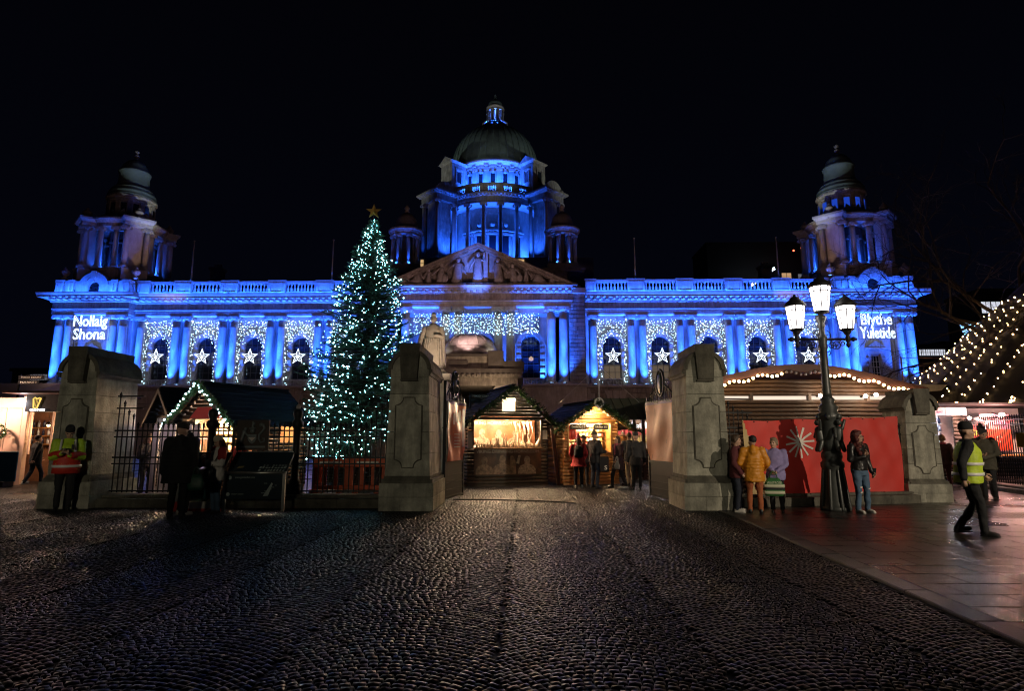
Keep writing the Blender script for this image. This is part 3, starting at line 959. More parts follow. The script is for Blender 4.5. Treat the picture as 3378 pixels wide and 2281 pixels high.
# carved figures of the pediment
def carving(x, h, w, lean=0.0, arm=None, seat=False, shield=False):
    m = MB(); y0 = CF-.12; z0 = bz+.16
    hd = min(.24, h*.12)
    def P(dx, t, dy=0): return (x+dx+lean*t*h, y0+dy, z0+t*h)
    if seat:
        m.loft([(x,y0,z0,w*.9,.42),(x,y0,z0+h*.25,w*.85,.45),(x+lean*h*.4,y0,z0+h*.42,w*.6,.38),(x+lean*h*.6,y0,z0+h*.62,w*.5,.27),(x+lean*h*.8,y0,z0+h*.78,w*.22,.16)], 12)
    else:
        m.loft([(x-w*.1,y0,z0,w*.75,.36),(x,y0,z0+h*.2,w*.62,.32),(x+lean*h*.4,y0-.03,z0+h*.48,w*.52,.30),(x+lean*h*.6,y0,z0+h*.62,w*.42,.25),(x+lean*h*.74,y0,z0+h*.78,w*.5,.24),(x+lean*h*.8,y0,z0+h*.84,w*.18,.13)], 12)
    m.ball(P(0,.92,-.05), hd, 10, 7, .85, .9, 1.1)
    m.ball(P(0,.965,.02), hd*.95, 8, 5, 1, 1, .7)
    for k in range(5):     # folds of the robe
        fx = x + w*(-.5+.25*k)
        m.caps((fx, y0-.26, z0+.03), .05, (x+lean*h*.5+(fx-x)*.5, y0-.25, z0+h*.5), .03, 6)
    if arm:
        for (ex, ez), (hx, hz) in arm:
            sh_ = P(math.copysign(w*.42, ex), .76, -.05)
            m.caps(sh_, .11, (x+ex, y0-.2, z0+ez*h), .09, 7); m.caps((x+ex, y0-.2, z0+ez*h), .09, (x+hx, y0-.28, z0+hz*h), .065, 7)
    if shield:
        m.ball((x+w*.8, y0-.2, z0+h*.3), h*.2, 10, 6, .8, .35, 1)
    m.build('carved_figure', CARVE, pd, True)
carving(0, 3.35, .85, 0, [((-.75,.55),(-.9,.42)), ((.7,.72),(.62,.98))])
MB().box(.55,.95,CF-.2,CF+.3,bz+.16,bz+3.7).build('pillar', CARVE, pd)
carving(-2.1, 2.75, .85, .05, [((-.7,.6),(-.95,.5)), ((.6,.55),(.9,.4))])
carving(-3.75, 2.2, .6, .08, [((-.55,.55),(-.75,.45))], shield=True)
carving(-4.85, 1.65, .42, -.05, [((-.4,.55),(-.5,.35)), ((.4,.6),(.55,.7))])
carving(-6.1, 1.5, .75, .1, [((.6,.5),(.85,.55))], True)
carving(-7.35, 1.05, .5, -.1, [((.45,.5),(.6,.3))], True)
carving(2.05, 2.7, .75, -.04, [((.6,.55),(.85,.4)), ((-.55,.6),(-.7,.5))])
carving(3.6, 2.1, .65, -.1, [((-.5,.6),(-.8,.55)), ((.55,.5),(.6,.3))], shield=True)
carving(4.75, 1.7, .42, .03, [((.38,.55),(.5,.4))])
carving(6.05, 1.35, .8, -.12, [((-.6,.55),(-.8,.35))], True)
carving(7.3, 1.1, .42, .06, [((.4,.55),(.6,.35))], True)
MB().caps((7.9,CF-.1,bz+.35),.2,(8.8,CF-.1,bz+.3),.1).build('carved_figure', CARVE, pd, True)
MB().caps((-8.0,CF-.1,bz+.35),.2,(-8.8,CF-.1,bz+.3),.1).build('carved_figure', CARVE, pd, True)
lamp('pediment_light', 'SPOT', wpos(hall,(0,-6.5,12)), 11000, (.06,.16,1), .2, wpos(hall,(-.2,CF,18.6)), R(36), 1.0)
lamp('pediment_light', 'SPOT', wpos(hall,(0,-15,8.5)), 1500, (1,.60,.58), .2, wpos(hall,(0,CF,18.0)), R(74), .6)  # added wide warm fill for the outer figures, no fixture
# plain block behind the pediment, base of the dome
bar('attic', -10.4, 10.4, .6, 14, 16.2, 17.2, hall, DARKST)
bar('dome_base', -13.5, 13.5, 15, 48, 15, 24.6, hall, DARKST)
for x, z, w, h in ((-8.9,23.9,.55,.5),(2.5,23.9,.45,.45),(4.2,23.5,.42,.9)):
    o = MB().box(x-w, x+w, 14.9, 14.98, z-h, z+h).build('small_window', WARMW, hall)
    MB().box(-.03,.03,-.05,0,-h,h).box(-w,w,-.05,0,-.03,.03).build('glazing_bar', BARS, o, loc=(x,14.9,z))

# ---------------------------------------------------------------- turrets beside the pediment
COLT = column_meshes(3.55, 0.22, 0.185, 0.3, 12)
for s in (-1, 1):
    t = part('turret', hall, (s*8.95, 6.4, 0))
    MB().box(-2.2,2.2,-2.0,2.2,16.2,19.9).box(-2.35,2.35,-2.15,2.3,19.9,20.2).box(-1.75,1.75,-1.6,1.6,20.2,20.85).build('turret_base', DARKST, t)
    MB().lathe([(.8,20.85),(.8,24.4)], n=12).build('core', DARKST, t)  # dark colour stands for the shade between the columns
    for k in range(8):
        a = PI/8 + k*PI/4
        c = column(1.5*math.cos(a), 1.5*math.sin(a), 20.85, t, COLT)
    for k in range(8):
        a = PI/8 + k*PI/4
        MB().rbox(1.0*math.cos(a), 1.0*math.sin(a), 20.85, 24.3, .34, .26, a).build('pier', STONE2, t)
    MB().lathe([(1.0,24.4),(1.72,24.4),(1.72,24.62),(1.78,24.64),(1.85,24.8),(2.05,24.95),(2.05,25.12),(1.3,25.2)], n=24).build('cornice', STONE2, t)
    MB().lathe([(1.25,25.2),(1.3,25.5),(1.28,26.0),(1.2,26.1),(1.2,26.25),(1.05,26.7),(.7,27.1),(.3,27.3),(.22,27.45)], n=18).build('domelet', DARKST, t, True)
    MB().lathe([(.22,27.45),(.3,27.55),(.2,27.7),(.28,27.85),(.3,28.0),(.16,28.2),(.05,28.4)], n=10).build('finial', STONE2, t, True)
    for k in (4, 5, 6, 7):
        a = PI/8 + k*PI/4 + PI/8*0
        x, y = 1.5*math.cos(a), 1.5*math.sin(a)
        lamp('turret_floodlight', 'SPOT', wpos(t, (x*1.25, y*1.25-.05, 20.75)), 75, BLUE, .05, wpos(t, (x*1.03, y*1.03, 22.8)), R(50), 1.0)
# ---------------------------------------------------------------- great dome, centre at local y = 32
dm = part('dome', hall, (0, 32, 0))
bar('drum_base', -11, 11, -11, 13, 24.6, 26.5, dm, DARKST)
MB().lathe([(6.6,26.5),(6.6,36.9)], n=48, caps=False).build('drum_wall', STONE, dm, True)
def polar(r, deg): a = R(-90+deg); return (r*math.cos(a), r*math.sin(a))
COLD = column_meshes(8.95, 0.33, 0.275, 0.5, 16)
for d in (-41.5, -24.9, -8.3, 8.3, 24.9, 41.5):
    x, y = polar(8.5, d)
    MB().box(-.45,.45,-.45,.45,26.5,26.8).build('plinth', DARKST, dm, loc=(x,y,0), rz=R(d))
    o = column(x, y, 26.7, dm, COLD); o.rotation_euler = (0,0,R(d))
prof = [(7.0,35.62),(8.78,35.62),(8.78,35.95),(8.84,36.0),(8.84,36.45),(8.95,36.5),(9.1,36.66),(9.45,36.75),(9.5,36.98),(7.0,37.02)]
MB().lathe(prof, n=72, caps=False).build('colonnade_entablature', STONE2, dm)
for k in range(-14, 15):
    x, y = polar(9.1, k*3.3)
    MB().box(-.12,.12,-.28,.05,36.5,36.74).build('modillion', STONE2, dm, loc=(x,y,0), rz=R(k*3.3))
MB().lathe([(6.6,35.6),(8.6,35.6)], n=72, caps=False).build('colonnade_ceiling', STONE, dm)
# doors and niches of the drum wall
for d in (-33.2, -16.6, 0, 16.6, 33.2):
    x, y = polar(6.62, d)
    o = MB().box(-.5,.5,-.03,.1,27.7,31.2).build('drum_window', GLASS, dm, loc=(x,y,0), rz=R(d))
    MB().box(-.75,-.5,-.16,.1,27.7,31.4).box(.5,.75,-.16,.1,27.7,31.4).box(-.9,.9,-.2,.1,31.4,31.7).box(-1.0,1.0,-.34,.1,31.9,32.1).build('window_surround', STONE, dm, loc=(x,y,0), rz=R(d))
    MB().ball((0,-.1,32.9),.42,10,6).box(-.6,.6,-.18,.1,32.3,32.5).build('carved_head', STONE, dm, loc=(x,y,0), rz=R(d))
# balustrade above the colonnade
for k in range(-3, 4):
    x, y = polar(9.0, k*15+7.5)
    MB().box(-.45,.45,-.2,.2,37.0,38.4).build('pedestal', STONE2, dm, loc=(x,y,0), rz=R(k*15+7.5))
for k in range(-3, 4):
    for j in range(5):
        a = k*15 + (j-2)*2.0
        x, y = polar(9.0, a)
        inst(BALU, 'baluster', dm, (x, y, 37.2), R(a), (1,1,1.12))
MB().lathe([(8.78,37.0),(9.2,37.0),(9.2,37.22),(8.78,37.22)], n=72, a0=R(-150), a1=R(-30)).build('balustrade_plinth', STONE2, dm)
MB().lathe([(8.75,38.1),(9.25,38.1),(9.25,38.4),(8.75,38.4),(8.75,38.1)], n=72, a0=R(-150), a1=R(-30)).build('balustrade_rail', STONE2, dm)
# upper drum
MB().lathe([(6.45,37.0),(6.45,42.0),(6.7,42.05),(6.7,42.4),(6.95,42.5),(7.3,42.75),(7.3,43.0),(6.5,43.05)], n=64, caps=False).build('upper_drum', STONE, dm)
for k in range(-4, 5):
    d = k*16.4
    x, y = polar(6.46, d)
    MB().box(-.34,.34,-.02,.1,39.5,41.1).build('drum_window', GLASS, dm, loc=(x,y,0), rz=R(d))
    MB().box(-.55,-.34,-.14,.1,39.3,41.35).box(.34,.55,-.14,.1,39.3,41.35).box(-.34,.34,-.14,.1,41.1,41.35).box(-.16,.16,-.28,.0,41.2,41.75).box(-.6,.6,-.3,.1,39.1,39.3).build('window_surround', STONE, dm, loc=(x,y,0), rz=R(d))
    x, y = polar(6.5, d+8.2)
    MB().box(-.36,.36,-.22,.1,37.0,41.5).box(-.42,.42,-.3,.1,41.5,42.0).box(-.3,.3,-.5,.1,42.1,42.6).build('pilaster', STONE, dm, loc=(x,y,0), rz=R(d+8.2))
# copper shell with standing ribs
dp = [(7.2,42.95),(7.22,43.3),(7.05,43.5),(7.0,44.2),(6.9,45.1),(6.72,46.0),(6.3,47.3),(5.75,48.4),(5.0,49.4),(4.1,50.3),(3.1,50.95),(2.2,51.3)]
MB().lathe(dp, n=72, caps=False).build('dome_shell', COPPER, dm, True)
for k in range(40):
    a = k*2*PI/40
    MB().tube([((r+.03)*math.cos(a),(r+.03)*math.sin(a),z) for r,z in dp[2:]], .06, 5).build('dome_rib', COPPER, dm)
# lantern
MB().lathe([(2.15,51.2),(2.2,51.5),(2.1,51.6),(1.2,51.65)], n=32).build('lantern_base', DARKST, dm)
for k in range(8):
    a = 45*k
    for j in range(3):
        x, y = polar(2.0, a+(j-1)*8); inst(BALU, 'baluster', dm, (x,y,51.6), 0, (.6,.6,.7))
    x, y = polar(2.0, a+22.5); MB().box(-.14,.14,-.14,.14,51.6,52.4).build('pedestal', STONE, dm, loc=(x,y,0), rz=R(a+22.5))
MB().lathe([(1.92,52.2),(2.1,52.2),(2.1,52.34),(1.92,52.34),(1.92,52.2)], n=32).build('lantern_rail', STONE, dm)
COLL = column_meshes(2.7, 0.13, 0.11, 0.22, 10)
for k in range(8):
    x, y = polar(.98, 22.5+45*k)
    MB().box(-.2,.2,-.3,.3,51.6,54.9).build('pier', STONE, dm, loc=(x,y,0), rz=R(22.5+45*k))
    x, y = polar(1.35, 22.5+45*k); column(x, y, 52.0, dm, COLL)
MB().lathe([(.6,54.7),(1.3,54.7),(1.3,54.95),(1.5,55.1),(1.5,55.25),(1.15,55.35)], n=24).build('lantern_cornice', STONE, dm)
MB().lathe([(1.15,55.35),(1.2,55.6),(1.15,56.0),(.9,56.4),(.5,56.7),(.2,56.85),(.28,57.1),(.12,57.35),(.22,57.55),(.05,57.8),(.03,58.2)], n=20).build('lantern_cap', COPPER, dm, True)
def dlight(name, r, d, z, power, r2, d2, z2, ang, col=BLUE, rad=.08):
    a = wpos(dm, (*polar(r,d), z)); b = wpos(dm, (*polar(r2,d2), z2))
    lamp(name, 'SPOT', a, power*.30, col, rad, b, R(ang), 1.0)
for d in (-49, -33.2, -16.6, 0, 16.6, 33.2, 49):
    dlight('colonnade_floodlight', 7.75, d, 26.9, 1250, 7.2, d, 33, 120)
for d in (-45, -30, -15, 0, 15, 30, 45):
    dlight('drum_floodlight', 8.0, d, 37.25, 1500, 6.5, d, 40.6, 130)
for d in (-45, 0, 45):
    dlight('lantern_floodlight', 1.75, d, 51.75, 600, 1.1, d, 54, 120)
for e in (-1, 1):
    a_ = wpos(dm, (e*5.3, -9.6, 26.9)); b_ = wpos(dm, (e*6.95, -8.75, 32.0)); lamp('colonnade_floodlight', 'SPOT', a_, 330, BLUE, .08, b_, R(95), 1.0)
    a_ = wpos(dm, (e*10.4, -9.0, 26.9)); b_ = wpos(dm, (e*9.2, -8.6, 32.0)); lamp('colonnade_floodlight', 'SPOT', a_, 60, BLUE, .08, b_, R(60), 1.0)
lamp('lantern_lamp', 'POINT', wpos(dm, (0,-.2,53.6)), 900, (.06,.18,1), .15)
# diagonal corner blocks and the aedicules above
COLB = column_meshes(8.9, 0.32, 0.27, 0.5, 14)
for s in (-1, 1):
    b = part('corner_block', hall, (s*7.8, 32-7.8, 0), R(45))
    MB().box(-1.2,1.2,-1.2,1.2,26.5,35.6).build('block_wall', STONE2, b)
    for qx in (-1, 1):
        for qy in (-1, 1):
            column(qx*1.55, qy*1.55, 26.7, b, COLB)
            MB().box(-.5,.5,-.5,.5,26.0,26.7).build('plinth', DARKST, b, loc=(qx*1.55,qy*1.55,0))
    MB().box(-1.85,1.85,-1.85,1.85,35.6,36.45).build('frieze', STONE2, b)
    MB().taper(0,0,36.45,36.75,1.95,1.95,2.4,2.4).box(-2.4,2.4,-2.4,2.4,36.75,37.0).build('cornice', STONE2, b)
    for k in range(7):
        for sx in (-1, 1):
            MB().box(-.1,.1,-.1,.1,36.5,36.74).build('modillion', STONE2, b, loc=(-1.95+k*.65, sx*2.15, 0))
    # barrel top with scroll ends
    n = 12; P = [(1.5*math.cos(PI*i/n), 37.0+1.35*math.sin(PI*i/n)) for i in range(n+1)]
    MB().prismy(P, -1.6, 1.6).build('barrel_top', STONE2, b)
    P = [(1.75*math.cos(PI*i/n), 37.0+1.6*math.sin(PI*i/n)) for i in range(n+1)]
    MB().prismy(P, -1.75, -1.6).build('barrel_arch', STONE2, b)
    MB().ball((-1.6,-1.7,37.3),.35,10,6).ball((1.6,-1.7,37.3),.35,10,6).build('scroll', STONE2, b)
    a = part('aedicule', hall, (s*6.0, 32-6.0, 0), R(45))
    MB().box(-1.3,1.3,-1.3,1.3,37.0,42.2).build('aedicule_wall', STONE2, a)
    MB().taper(0,0,42.2,42.5,1.35,1.35,1.65,1.65).prismx([(-1.65,42.5),(1.65,42.5),(0,43.5)],-1.6,1.6).build('aedicule_roof', STONE2, a)
    for sy, rz in ((-1,0),(-1,-s*PI/2)):
        w = MB().box(-.4,.4,-.03,.05,39.4,41.0).build('aedicule_window', WARMW if (s < 0 and rz != 0) else GLASS, a)
        q = Vector((0,-1.3,0)); q.rotate(Matrix.Rotation(rz,3,'Z')); w.location = q; w.rotation_euler = (0,0,rz)
        MB().box(-.62,-.4,-.12,.1,39.2,41.2).box(.4,.62,-.12,.1,39.2,41.2).box(-.7,.7,-.16,.1,41.2,41.5).build('window_surround', STONE2, a, loc=q, rz=rz)

# ---------------------------------------------------------------- corner towers
COLK = column_meshes(4.55, 0.3, 0.25, 0.42, 14)
def urn(parent, x, y, z, k=1.0, m=STONE2):
    MB().lathe([(.3,0),(.32,.1),(.18,.2),(.14,.3),(.4,.55),(.48,.8),(.36,.95),(.2,1.0),(.24,1.1),(.14,1.25),(.05,1.4)], n=12).build('urn', m, parent, True, (x,y,z)).scale = (k,k,k)
for s in (-1, 1):
    t = part('corner_tower', hall, (s*39.45, 3.75, 0))
    MB().box(-3.9,3.9,-3.6,4.2,16.2,17.9).build('tower_base', STONE2, t)
    MB().lathe([(3.55,17.9),(3.55,19.05),(3.65,19.1),(3.65,19.25),(1.0,19.25)], n=40).build('tower_plinth', STONE2, t)
    MB().lathe([(1.7,19.2),(1.7,24.7)], n=24).build('tower_core', DARKST, t)  # core darkened to put shade behind the columns
    for k in range(4):
        rz = k*PI/2
        def rot(x, y):
            return (x*math.cos(rz)-y*math.sin(rz), x*math.sin(rz)+y*math.cos(rz))
        # pier on the diagonal
        p = MB()
        W2 = 1.2
        p.box(-W2,W2,-.55,.9,17.9,19.2)
        p.box(-.85,.85,.10,.8,19.2,23.9)
        px, py = rot(-2.75, -2.75)
        o = p.build('tower_pier', STONE, t, loc=(px,py,0), rz=rz-PI/4)
        q = MB(); q.box(-W2-.08,W2+.08,-.6,.9,23.9,24.25); q.taper(0,.1,24.25,24.5,W2+.1,.75,W2+.32,1.0); q.box(-W2-.32,W2+.32,-.9,1.0,24.5,24.72)
        q.build('pier_cornice', STONE, t, loc=(px,py,0), rz=rz-PI/4)
        for j in range(7): MB().box(-.08,.08,-.75,-.5,24.26,24.44).build('modillion', STONE, t, loc=(px,py,0), rz=rz-PI/4).delta_location = (0,0,0)
        for d in (-W2+.24, W2-.24):
            cx, cy = d, -.62
            c_ = math.cos(rz-PI/4); s_ = math.sin(rz-PI/4)
            column(px+cx*c_-(cy+.5)*s_, py+cx*s_+(cy+.5)*c_, 19.25, t, COLK)
        urn(t, px*1.02, py*1.02, 24.72, 1.0)
        ux, uy = rot(-2.75-1.05, -2.75-1.05)
        if k in (0, 1, 3): urn(t, ux*.98, uy*.98, 17.95, .95)
        for d in (-.85, .85):
            cx, cy = rot(d, -3.15)
            column(cx, cy, 19.25, t, COLK)
        cx, cy = rot(0, -1.75)
        MB().box(-.55,.55,-.06,.3,19.3,22.9).build('tower_niche', GLASS if s < 0 else STONE, t, loc=(cx,cy,0), rz=rz)
        MB().box(-.75,.75,-.12,.2,22.4,22.55).build('niche_band', STONE, t, loc=(cx,cy,0), rz=rz)
    MB().lathe([(1.8,23.85),(3.48,23.85),(3.48,24.2),(3.55,24.25),(3.8,24.5),(3.95,24.52),(3.95,24.7),(1.5,24.75)], n=48).build('tower_entablature', STONE2, t)
    MB().lathe([(3.0,24.7),(3.0,25.3),(2.7,25.35),(2.4,25.6),(2.25,25.8),(2.2,27.3),(2.3,27.35),(2.3,27.6),(2.5,27.75),(2.5,27.9),(2.2,27.95)], n=40).build('tower_drum', STONE2, t)
    for k in range(12):
        x, y = polar(2.2, k*30+15)
        m_ = glow('blue_lit_opening', (.02,.09,.8), .55, False) if (s > 0 and k == 0) else None
        if s > 0 and k == 0: BLUEOP = m_
        MB().box(-.27,.27,-.03,.1,25.9,27.0).build('drum_opening', BLUEOP if s > 0 else GLASS, t, loc=(x,y,0), rz=R(k*30+15))
        x, y = polar(2.2, k*30)
        MB().box(-.2,.2,-.14,.1,25.7,27.3).build('drum_pilaster', STONE2, t, loc=(x,y,0), rz=R(k*30))
    MB().lathe([(2.4,27.9),(2.45,28.1),(2.3,28.2),(2.38,28.45),(2.25,28.7),(2.05,28.85),(2.1,29.0),(1.8,29.3),(1.6,29.5),(1.62,29.65),(1.54,29.8),(1.5,30.9),(1.62,31.1),(1.62,31.25),(1.45,31.4),(1.25,31.95),(.85,32.5),(.4,32.8),(.12,32.95)], n=36).build('tower_dome', COPPER, t, True)
    MB().lathe([(.12,32.95),(.14,33.1),(.3,33.25),(.3,33.4),(.12,33.5),(.16,33.65),(.28,33.85),(.05,34.05)], n=12).build('finial', STONE2, t, True)
    # lights: at the feet of the piers and inside
    wht = (0.75, 0.55, 0.95)
    e = 1 if s < 0 else -1     # the pier that looks at the gates
    col = wht if s < 0 else BLUE
    lamp('tower_floodlight', 'SPOT', wpos(t,(e*3.75,-3.75,18.9)), 900 if s < 0 else 75, col, .05, wpos(t,(e*2.85,-2.85,21.6)), R(75), 1.0)
    lamp('tower_floodlight', 'SPOT', wpos(t,(e*3.9,-3.9,17.6)), 26, BLUE, .05, wpos(t,(e*3.2,-3.2,22.6)), R(50), 1.0)
    for qx, qy in ((0,-2.6),(e*2.6,0)):
        lamp('tower_floodlight', 'POINT', wpos(t,(qx,qy,19.5)), 36, BLUE, .05)
    if s < 0:
        lamp('tower_floodlight', 'SPOT', wpos(t,(3.55,1.9,19.4)), 900, (1,.62,.06), .05, wpos(t,(3.2,1.9,21.5)), R(60), 1.0)
        lamp('tower_floodlight', 'SPOT', wpos(t,(-3.1,-2.9,19.4)), 60, (1,.7,.9), .05, wpos(t,(-2.9,-2.6,21.5)), R(50), 1.0)
    else:
        lamp('tower_floodlight', 'SPOT', wpos(t,(2.6,-3.7,19.4)), 30, BLUE, .05, wpos(t,(2.5,-3.1,21.5)), R(50), 1.0)
        lamp('tower_floodlight', 'SPOT', wpos(t,(3.6,-2.5,19.4)), 30, BLUE, .05, wpos(t,(3.1,-2.4,21.5)), R(50), 1.0)
        lamp('tower_floodlight', 'SPOT', wpos(t,(-3.3,2.0,19.4)), 30, BLUE, .05, wpos(t,(-3.0,2.0,21.5)), R(50), 1.0)

# ---------------------------------------------------------------- porte-cochere in front of the portico
pc = part('porch', hall, (0, -10.5, 0))
MB().lathe([(2.3,8.1),(2.25,8.6),(2.3,8.85),(2.15,8.9),(2.12,9.05),(2.0,9.35),(1.75,9.65),(1.3,9.92),(.7,10.08),(0,10.12)], n=32).build('porch_dome', LEAD, pc, True)
for k in range(16):
    a = k*PI/8
    MB().tube([(r*math.cos(a), r*math.sin(a), z) for r,z in ((2.14,9.05),(2.02,9.36),(1.77,9.67),(1.32,9.94),(.7,10.1))], .035, 4).build('dome_seam', LEAD, pc)
MB().box(-2.75,2.75,-2.6,3,6.9,7.95).build('porch_attic', STONE2, pc)
MB().box(-2.85,2.85,-2.75,3,7.95,8.12).box(1.7,2.9,-2.9,-2.6,6.9,8.35).build('porch_attic_cap', DARKST, pc)
MB().box(-1.4,.1,-2.75,-2.6,7.15,7.6).build('attic_panel', DARKST, pc)
MB().box(-4.4,4.4,-3.2,8,6.5,6.9).box(2.9,4.5,-3.0,-.5,6.9,7.5).box(-4.5,-2.9,-3.0,-.5,6.9,7.5).build('porch_roof', DARKST, pc)
MB().box(-4.3,4.3,-3.15,8,6.2,6.5).build('porch_cornice', STONE2, pc)
for k in range(22): MB().box(-.1,.1,-3.35,-3.15,6.25,6.46).build('modillion', STONE2, pc, loc=(-4.1+k*.39,0,0))
MB().box(-4.0,4.0,-2.9,8,5.6,6.2).build('porch_frieze', STONE2, pc)
COLP = column_meshes(5.55, .34, .29, .55, 16)
for x in (-3.6,-2.7,2.7,3.6): column(x, -2.5, 0.05, pc, COLP)
MB().box(-4.0,-2.2,-2.0,8,0,5.6).box(2.2,4.0,-2.0,8,0,5.6).build('porch_wall', STONE2, pc)

# ---------------------------------------------------------------- statue of a robed queen on a pedestal
st = thing('statue', 'pale marble statue of a robed crowned woman on a pedestal behind the gate pillar', 'statue', (-4.45, 29.5, 0))
MARB = mat('pale_marble', (0.55, 0.50, 0.43), 0.6, 0.15, 3.0, 0.2, 12.0)
MB().box(-1.3,1.3,-1.3,1.3,0,1.2).taper(0,0,1.2,4.3,.95,.95,.8,.8).box(-1.0,1.0,-1.0,1.0,4.3,4.6).taper(0,0,4.6,4.85,.85,.85,.62,.62).build('statue_pedestal', MARB, st)
q = MB()
q.box(-.5,.5,-.42,.42,4.85,5.05)
q.loft([(0,.0,5.05,.58,.46),(0,0,5.4,.53,.42),(.02,0,6.0,.46,.36),(.02,0,6.45,.40,.30),(0,0,6.75,.42,.29),(0,0,7.0,.40,.25),(0,0,7.14,.22,.16),(0,0,7.22,.11,.11)], 20)
q.caps((-.42,0,6.95),.14,(-.58,-.1,6.45),.12); q.caps((-.58,-.1,6.45),.12,(-.62,-.3,6.1),.09)
q.caps((.42,0,6.95),.14,(.5,-.15,6.5),.12); q.caps((.5,-.15,6.5),.12,(.18,-.36,6.55),.09)
for k in range(9):
    fx = -.46+.115*k
    q.caps((fx,-.36+.1*abs(fx),5.06),.06,(fx*.75+.03,-.30,6.4),.035,6)
q.caps((.5,.1,5.1),.16,(.45,.1,6.9),.1); q.caps((-.5,.15,5.1),.2,(-.42,.1,6.9),.1)
q.ball((0,-.03,7.42),.17,14,9,.85,1,1.15); q.ball((0,.05,7.46),.18,12,8,1,.95,1); q.lathe([(.13,7.58),(.15,7.66),(.12,7.7),(.05,7.78)],0,.0,10)
q.caps((0,-.19,7.4),.03,(0,-.21,7.38),.025,6)
q.build('statue_figure', MARB, st, True)
lamp('statue_floodlight', 'SPOT', (-2.6, 24.5, 2.6), 1300, (1.0,.72,.5), .1, (-4.45, 29.5, 6.4), R(30), 1.0)
lamp('porch_floodlight', 'SPOT', (-1.0, 41.0, 2.2), 1500, (1.0,.72,.46), .1, (-3.2, 47, 7.2), R(50), 1.0)
lamp('dome_lamp', 'SPOT', (-7.2, 47.4, 8.3), 45, (1.0,.88,.70), .1, (-5.0, 49, 9.4), R(70), 1.0)
lamp('dome_lamp', 'SPOT', (-1.7, 47.6, 8.4), 60, (1.0,.88,.70), .1, (-3.6, 49, 9.4), R(70), 1.0)
for lx in (-42, 33): lamp('roofscape_fill', 'SPOT', (lx, 74, 20), 15000, (.86,1.0,.92), .3, (-4.4, 91, 48.2), R(21), 1.0)  # added fill from both sides to bring out the dome's edges
lamp('roofscape_fill', 'SPOT', (-4.4, 65, 19.5), 6000, (.92,1.0,.96), .3, (-4.4, 88, 47.5), R(24), 1.0)  # added front fill for the copper shell, no fixture
for lx, tx in ((-30, -43.85), (21, 35.05)): lamp('roofscape_fill', 'SPOT', (lx, 55, 12), 7500, (.80,.95,.95), .3, (tx, 63.7, 30.6), R(15), .8)  # added fill for the tower domes, hangs before the facade
for lx, tx in ((-30, -43.85), (21, 35.05)): lamp('roofscape_fill', 'SPOT', (lx, 55, 10), 2600, (1.0,.60,.46), .3, (tx, 63.7, 25), R(24), 1.0)  # added warm fill that browns the tower columns, no fixture

# flagpoles on the parapet
for x, lab in ((-35.4,'tall thin white flagpole on the roof near the left corner tower'),(-20.3,'tall thin white flagpole on the roof left of the Christmas tree'),
               (11.9,'tall thin white flagpole on the roof right of the dome'),(26.9,'tall thin white flagpole on the roof left of the right corner tower')):
    t = thing('flagpole', lab, 'flagpole', (x, 62, 16.9), 0, 'flagpoles on the city hall roof')
    MB().cyl((0,0,0),(0,0,5.7),.085,8,.055).build('pole', POLE, t, True)
    MB().ball((0,0,5.78),.1,8,6).build('truck', POLE, t, True)
    MB().lathe([(.16,0),(.16,.3),(.09,.35)],n=8).build('socket', IRON, t)
# ---------------------------------------------------------------- light decorations on the facade
BULBW = glow('white_fairy_bulb', (0.54, 0.79, 1.0), 11.0)
NEON = glow('white_neon_tube', (0.70, 0.87, 1.0), 3.2)
STARN = glow('white_star_tube', (0.85, 0.94, 1.0), 2.6)
WIRE = mat('thin_wire', (0.02, 0.02, 0.02), 0.6, 0.1)
def light_curtain(cx, y, x0, x1, z0, z1, skip, n, label, cat='light curtain', seed=0, group='light curtains in the window bays', bulbr=.036):
    q = random.Random(seed)
    t = thing('light_curtain', label, cat, (cx, y, 0), 0, group)
    b = MB(); wv = MB()
    ns = int((x1-x0)/.21)
    for i in range(ns+1):
        x = x0 + (x1-x0)*i/ns
        top = None; z = z1
        seg = []
        zz = z1
        while zz > z0:
            blocked = skip(x, zz)
            if not blocked: seg.append(zz)
            if (blocked or zz-.21 <= z0) and len(seg) > 1:
                wv.tube([(x, 0, seg[0]), (x, 0, seg[-1])], .006, 3)
                for zb in seg:
                    if q.random() < n:
                        b.octa((x+q.uniform(-.11,.11), q.uniform(-.03,.03), zb+q.uniform(-.12,.12)), bulbr*(.65+1.0*q.random()**2))
                seg = []
            if blocked: seg = []
            zz -= .21
    wv.tube([(x0,0,z1+.02),(x1,0,z1+.02)], .015, 4)
    wv.build('wires', WIRE, t)
    o = b.build('bulbs', BULBW, t); o['kind'] = 'stuff'
    return t
def star(cx, y, cz, Ro, label):
    t = thing('star_light', label, 'star light', (cx, y, cz), 0, 'star lights in the windows')
    Ri = Ro*.40
    pts = [((Ro if k % 2 == 0 else Ri)*math.sin(k*PI/5), 0, (Ro if k % 2 == 0 else Ri)*math.cos(k*PI/5)) for k in range(10)]
    MB().tube(pts, .034, 6, True).build('outline_tube', STARN, t)
    m = MB()
    for k in range(0, 10, 2):
        m.tube([(0,0,0), tuple(c*.92 for c in pts[k])], .017, 5)
        m.tube([(0,0,0), tuple(c*.95 for c in pts[k+1])], .017, 5)
    m.build('inner_tubes', STARN, t)
    MB().cyl((-1.6,.05,-.82),(1.6,.05,-.82),.015,4).cyl((-1.6,.05,.86),(1.6,.05,.86),.015,4).build('support_wire', WIRE, t)
